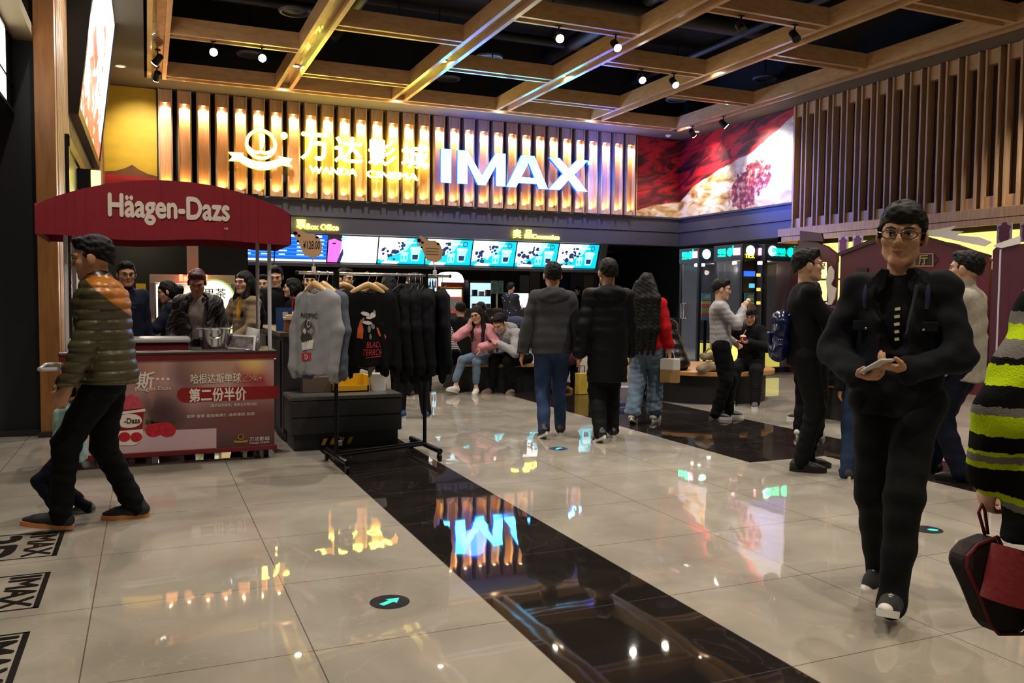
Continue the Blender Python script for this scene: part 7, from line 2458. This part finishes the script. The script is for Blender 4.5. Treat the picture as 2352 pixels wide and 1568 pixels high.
person('person in pale grey coat and mustard boots seated at the bench end', (5.42, 11.25), turn(1200, -120), 1.64, 'a', 'short', vox=.011, seed=75, facial=False, hipz=.515, lean=14, Lf=(-.1, .40, 0), Rf=(.1, .30, .0), Lk=(0, .6, 1), Rk=(0, .6, 1), Lh=(-.2, .2, .6), Rh=(.2, .2, .6),
       top=dict(m=cloth('pale_coat', (128, 130, 132)), hem=.43, fit=.034, name='coat'), legs=dict(m=NAVY, fit=.01), shoes=dict(m=M('mustard_suede', (176, 128, 54), .9, noise=.2, scale=30), s=M('gum_sole', (120, 90, 60), .7), hi=True))
person('person in plum skirt seated between the hooded man and the long coat man', (5.66, 11.0), turn(1318, 150), 1.56, 'a', 'bob', vox=.012, seed=76, fem=True, facial=False, hipz=.515, lean=10, Lf=(-.1, .40, 0), Rf=(.1, .38, .0), Lk=(0, .6, 1), Rk=(0, .6, 1), Lh=(-.1, .3, .68), Rh=(.1, .3, .68),
       top=dict(m=BLK, hem=.46, fit=.03, name='jacket'), legs=dict(m=cloth('plum', (78, 36, 50)), fit=.045, name='skirt'), shoes=dict(m=BLACK_S, s=BLACK_S))
person('person in dark hooded coat walking just ahead of the long coat man', col(1392, 8.6), turn(1392, 0), 1.62, 'b', 'short', vox=.012, seed=77, facial=False, Lf=(-.09, .1, 0), Rf=(.09, -.1, 0),
       top=dict(m=BLK2, hem=.7, fit=.04, hood=True, name='hooded_coat'), legs=dict(m=PANT, fit=.015), shoes=dict(m=BLACK_S, s=BLACK_S))

# ---- at the snack counter
m = M('dotted_navy', (18, 20, 34), .8)
N, L, b = nodes(m)
tc = N.new('ShaderNodeTexCoord')
vo = N.new('ShaderNodeTexVoronoi'); vo.inputs['Scale'].default_value = 13
L.new(tc.outputs['Object'], vo.inputs['Vector'])
L.new(ramp(vo.outputs['Distance'], [(.16, lin((205, 205, 210))), (.2, lin((18, 20, 34)))]), b.inputs['Base Color'])
ds = person('person in navy shirt with white dots waiting at the snack counter', col(1172, 19.2), turn(1172, -28), 1.70, 'a', 'short', vox=.013, seed=81, facial=False, Rh=(.1, .32, 1.05), Lh=(-.1, .3, 1.0),
            top=dict(m=m, hem=.85, fit=.03, name='dotted_shirt'), legs=dict(m=NAVY, fit=.01), shoes=dict(m=BLACK_S, s=BLACK_S))
phone('small phone with red lit screen held by the dotted shirt man', ds['world'](ds['wr'][1] + V3(0, .1, .06)), ds['rz'], 1.0, E('phone_red_glow', (1, .1, .1), 2))
person('person with dark ponytail and red collar serving behind the far counter', col(1328, 21.7), turn(1325, 130), 1.66, 'a', 'tail', vox=.013, seed=82, fem=True, facial=False,
       top=dict(m=BLK, hem=.85, fit=.02, name='uniform_shirt', collar=.03), legs=dict(m=PANT), shoes=dict(m=BLACK_S, s=BLACK_S))

# ---- behind the ice cream cart
m = M('patterned_jacket', (20, 20, 24), .7)
N, L, b = nodes(m)
tc = N.new('ShaderNodeTexCoord')
wv3 = N.new('ShaderNodeTexWave'); wv3.inputs['Scale'].default_value = 5; wv3.inputs['Distortion'].default_value = 7; wv3.inputs['Detail'].default_value = 2; wv3.bands_direction = 'DIAGONAL'
L.new(tc.outputs['Object'], wv3.inputs['Vector'])
L.new(ramp(wv3.outputs[0], [(.5, lin((16, 17, 22))), (.6, lin((22, 24, 30))), (.68, lin((150, 148, 144))), (.8, lin((30, 30, 36)))]), b.inputs['Base Color'])
person('person with reddish hair and patterned jacket over a grey shirt looking down behind the cart', col(455, 8.75), turn(455, 176), 1.60, 'b', 'short', M('reddish_hair', (60, 14, 16), .5, noise=.4, scale=60), vox=.009, seed=91, lean=6, head=(0, 26, 0), Lh=(-.24, .12, .82), Rh=(.24, .12, .82),
       top=dict(m=m, hem=.75, fit=.034, name='patterned_jacket', hood=True, inner=cloth('warm_grey', (150, 144, 138)), inner_name='shirt', open=.62, gap=.075, boxy=True), legs=dict(m=PANT), shoes=dict(m=BLACK_S, s=BLACK_S))
person('person in glasses and dark coat behind the quilted jacket man', col(290, 9.2), turn(290, -150), 1.66, 'b', 'short', vox=.010, seed=92, glasses=True, head=(-20, 4, 0), top=dict(m=NAVY, hem=.6, fit=.03, name='coat', collar=.03, inner=BLK2, open=.25), legs=dict(m=PANT), shoes=dict(m=BLACK_S, s=BLACK_S))
pw = person('person with hair tied back looking down at a phone behind the cart', col(392, 9.7), turn(388, 92), 1.49, 'a', 'tail', vox=.010, seed=93, fem=True, head=(0, 14, 0), Lh=(-.1, .36, 1.0), Rh=(.08, .34, 1.0), Le=(-.5, -.2, -1), Re=(.5, -.2, -1), Ld=(.3, 1, .2), Rd=(-.3, 1, .2), curl=(.8, .8),
            top=dict(m=NAVY, hem=.7, fit=.026, name='jacket'), legs=dict(m=PANT), shoes=dict(m=BLACK_S, s=BLACK_S))
phone('phone in the hands of the tied-back hair person behind the cart', pw['world']((pw['wr'][-1] + pw['wr'][1]) / 2 + V3(0, .10, .04)), pw['rz'], .6)
bw = person('person with long black hair, beige coat and yellow hood standing behind the cart', col(563, 9.15), turn(562, 128), 1.585, 'a', 'long', vox=.009, seed=94, fem=True, head=(12, -2, 0), Lh=(-.16, .26, .90), Rh=(.12, .28, .92), Le=(-.8, -.3, -.7), Re=(.8, -.3, -.7),
            top=dict(m=BEIGE, hem=.55, fit=.034, hood=False, name='coat', inner=cloth('yellow_hood', (206, 150, 40)), inner_name='yellow_hooded_top', open=.34, gap=.035), legs=dict(m=PANT), shoes=dict(m=BLACK_S, s=BLACK_S))
F = Field(.01)
F.ell(bw['nck'] - bw['fw'] * .075 - V3(0, 0, .01), (.10, .05, .06), None, .02)
mesh_obj('hood', F.mesh(wrinkles(3, .005, 40)), cloth('yellow_hood', (206, 150, 40)), bw['body'])
p = bw['world']((bw['wr'][-1] + bw['wr'][1]) / 2 + V3(.02, .09, .03))
phone('black tablet held by the beige coat person', p, bw['rz'], .7, PHONE, (.16, .2, .01))
for px, Y, h_, dg, lb, hr, mt, kw in ((634, 10.5, 1.70, 165, 'person in black V-neck sweater behind the canopy pole', 'short', BLK, dict(head=(10, 14, 0))), (606, 11.2, 1.60, 170, 'person half hidden behind the V-neck sweater man and canopy pole', 'short', BLK2, {}),
                                      (674, 10.35, 1.545, 88, 'person with short dark hair in profile left of the clothes rack', 'bob', BLK, dict(fem=True)), (713, 10.4, 1.63, 190, 'person whose face shows above the grey sweatshirt on the rack', 'fringe', BLK2, dict(head=(-14, -4, 0))),
                                      (790, 9.9, 1.66, -120, 'person in glasses and navy vest seen above the wooden hangers', 'short', NAVY, dict(glasses=True, head=(-10, 0, 0)))):
    person(lb, col(px, Y), turn(px, dg), h_, 'a', hr, vox=.010, seed=int(px), top=dict(m=mt, hem=.8, fit=.026, name='sweater', collar=.0), legs=dict(m=PANT), shoes=dict(m=BLACK_S, s=BLACK_S), **kw)
BSH = M('blue_mesh_shoe', (30, 58, 120), .7)
person('person in black with blue sneakers standing behind the black garments', (2.72, 9.02), turn(955, 20), 1.60, 'a', 'short', vox=.011, seed=97, facial=False, Lf=(-.15, .05, 0, 30, 0), Rf=(.10, -.1, 0, -30, 0), top=dict(m=BLK, hem=.75, fit=.026, name='jacket'), legs=dict(m=PANT, fit=.014), shoes=dict(m=BSH, s=WHITE_S))
person('person in black with a hood standing behind the wire hanger', col(893, 9.9), turn(895, 0), 1.60, 'a', 'bob', vox=.011, seed=98, fem=True, facial=False, top=dict(m=BLK2, hem=.72, fit=.03, hood=True, name='hooded_top'), legs=dict(m=PANT, fit=.012), shoes=dict(m=BLACK_S, s=WHITE_S))
person('person with maroon shoes standing deep behind the black garments', (3.28, 10.95), turn(955, 60), 1.62, 'a', 'short', vox=.012, seed=99, facial=False, top=dict(m=BLK, hem=.8, fit=.02, name='jacket'), legs=dict(m=PANT, fit=.012), shoes=dict(m=M('maroon_shoe', (64, 20, 30), .6), s=WHITE_S))

# ---- bags and boxes carried or set down
def soft(name, label, cat, loc, rz, caps, mat, vox=.012, wr_=.008, k=.05):
    t = thing(name, label, cat, loc, rz)
    F = Field(vox)
    for a, b_, r0, r1 in caps:
        F.cap(a, b_, r0, r1, k, (V3(0, 1, 0), .7))
    mesh_obj('bag_body', F.mesh(wrinkles(len(label), wr_, 26)), mat, t)
    return t


bn = gh['nck']
p = gh['world'](gh['chs'] - gh['fw'] * .17)
t = soft('backpack', 'blue-grey backpack on the back of the bent-over bench man', 'backpack', p, gh['rz'], [(( -.09, -.03, -.16), (.09, -.03, -.16), .09, .09), ((-.08, .0, .12), (.08, .0, .12), .085, .085), ((0, -.04, -.1), (0, 0, .1), .12, .11)], cloth('blue_grey_bag', (70, 78, 100)))
MB().box((0, -.14, -.06), (.2, .03, .16)).build('pocket', cloth('blue_grey_bag', (70, 78, 100)), t, bevel=.012)
p = PF(1792, 1075); q = PY(1790, 785, 5.42)
t = soft('backpack', 'shiny dark blue backpack hanging behind the black sweater man', 'backpack', bm_['world'](bm_['chs'] - bm_['fw'] * .18 - V3(0, 0, .18)), bm_['rz'], [((-.06, -.02, -.12), (.06, -.02, -.12), .08, .08), ((-.05, 0, .08), (.05, 0, .08), .075, .07), ((0, -.01, -.12), (0, 0, .08), .11, .10)], M('shiny_navy', (16, 24, 60), .2, noise=.3, scale=20))
MB().box((0, -.09, -.04), (.13, .02, .1)).build('pocket', M('shiny_navy', (16, 24, 60), .2), t, bevel=.01)
for q in (-1, 1):
    MB().tube([(q * .05, .05, .14), (q * .06, .14, .22), (q * .06, .17, .18)], .01, 6).build('shoulder_strap', M('shiny_navy', (16, 24, 60), .2), t)
p = gl['world'](gl['wr'][1] + V3(.02, 0, -.10))
t = thing('paper_bag', 'white and tan paper bag carried by the red pullover person', 'bag', (p.x, p.y, p.z - .26), gl['rz'])
MB().span((-.10, -.05, 0), (.10, .05, .14)).build('bag_base', M('kraft_tan', (150, 116, 70), .8), t, bevel=.004)
MB().span((-.10, -.05, .14), (.10, .05, .26)).build('bag_top', M('bag_white', (206, 200, 190), .7), t, bevel=.004)
MB().tube([(-.05, 0, .26), (-.03, 0, .34), (.03, 0, .34), (.05, 0, .26)], .004, 6).build('cord_handle', M('bag_white', (206, 200, 190), .7), t)
p = PF(1447, 938)
t = thing('carton', 'pale lilac carton standing on the dark tiles behind the long coat man', 'box', (p.x, p.y + .1, 0), -.3)
MB().span((-.13, -.1, 0), (.13, .1, .26)).build('box', M('lilac_card', (150, 144, 158), .7, noise=.2, scale=10), t, bevel=.004)
MB().span((-.131, -.101, .03), (.131, .101, .07)).build('print_band', M('violet_print', (70, 76, 150), .6), t)
p = PF(1336, 905)
t = thing('yellow_bag', 'mustard yellow bag standing on the floor between the two walking men', 'bag', (p.x, p.y, 0), .2)
MB().span((-.09, -.05, 0), (.09, .05, .3)).build('bag_body', M('bag_mustard', (190, 160, 60), .7, noise=.15, scale=8), t, bevel=.01)
MB().tube([(-.05, 0, .3), (-.04, 0, .40), (.04, 0, .40), (.05, 0, .3)], .006, 6).build('handle', metal_black, t)
q = PY(1519, 690, 13.0)
t = thing('cup_stand', 'dark stand behind the red pullover person', 'stand', (q.x + .05, 13.1, 0))
MB().span((-.22, -.15, 0), (.28, .15, q.z - .32)).build('plinth', nearblack, t)
for k in range(4):
    o = MB().lathe([(.035, 0), (.05, .10), (.052, .105)], (q.x + .05 * k - .02, 13.05, q.z - .32 + .0), 14).lathe([(.035, .09), (.05, .19 - .02 * k), (.052, .2 - .02 * k)], (q.x + .05 * k - .02, 13.05, q.z - .32), 14).build('paper_cup', M('cup_red', (150, 22, 30), .4) if k % 2 == 0 else M('cup_cream', (200, 170, 150), .5), None, smooth=True)
    tag(o, 'stacked red and cream paper cups beside the red pullover', 'cup', 'paper cup stacks')
pl_ = [front_of(n0 + rv * x - tv * z, .003) for x, z in ((-.085, .05), (-.075, .12), (-.06, .20), (-.05, .26))]
MB().tube(pl_, [.010, .012, .011, .006], 6).build('lapel_lining', cloth('grey_lining', (62, 66, 74)), b_, smooth=True)
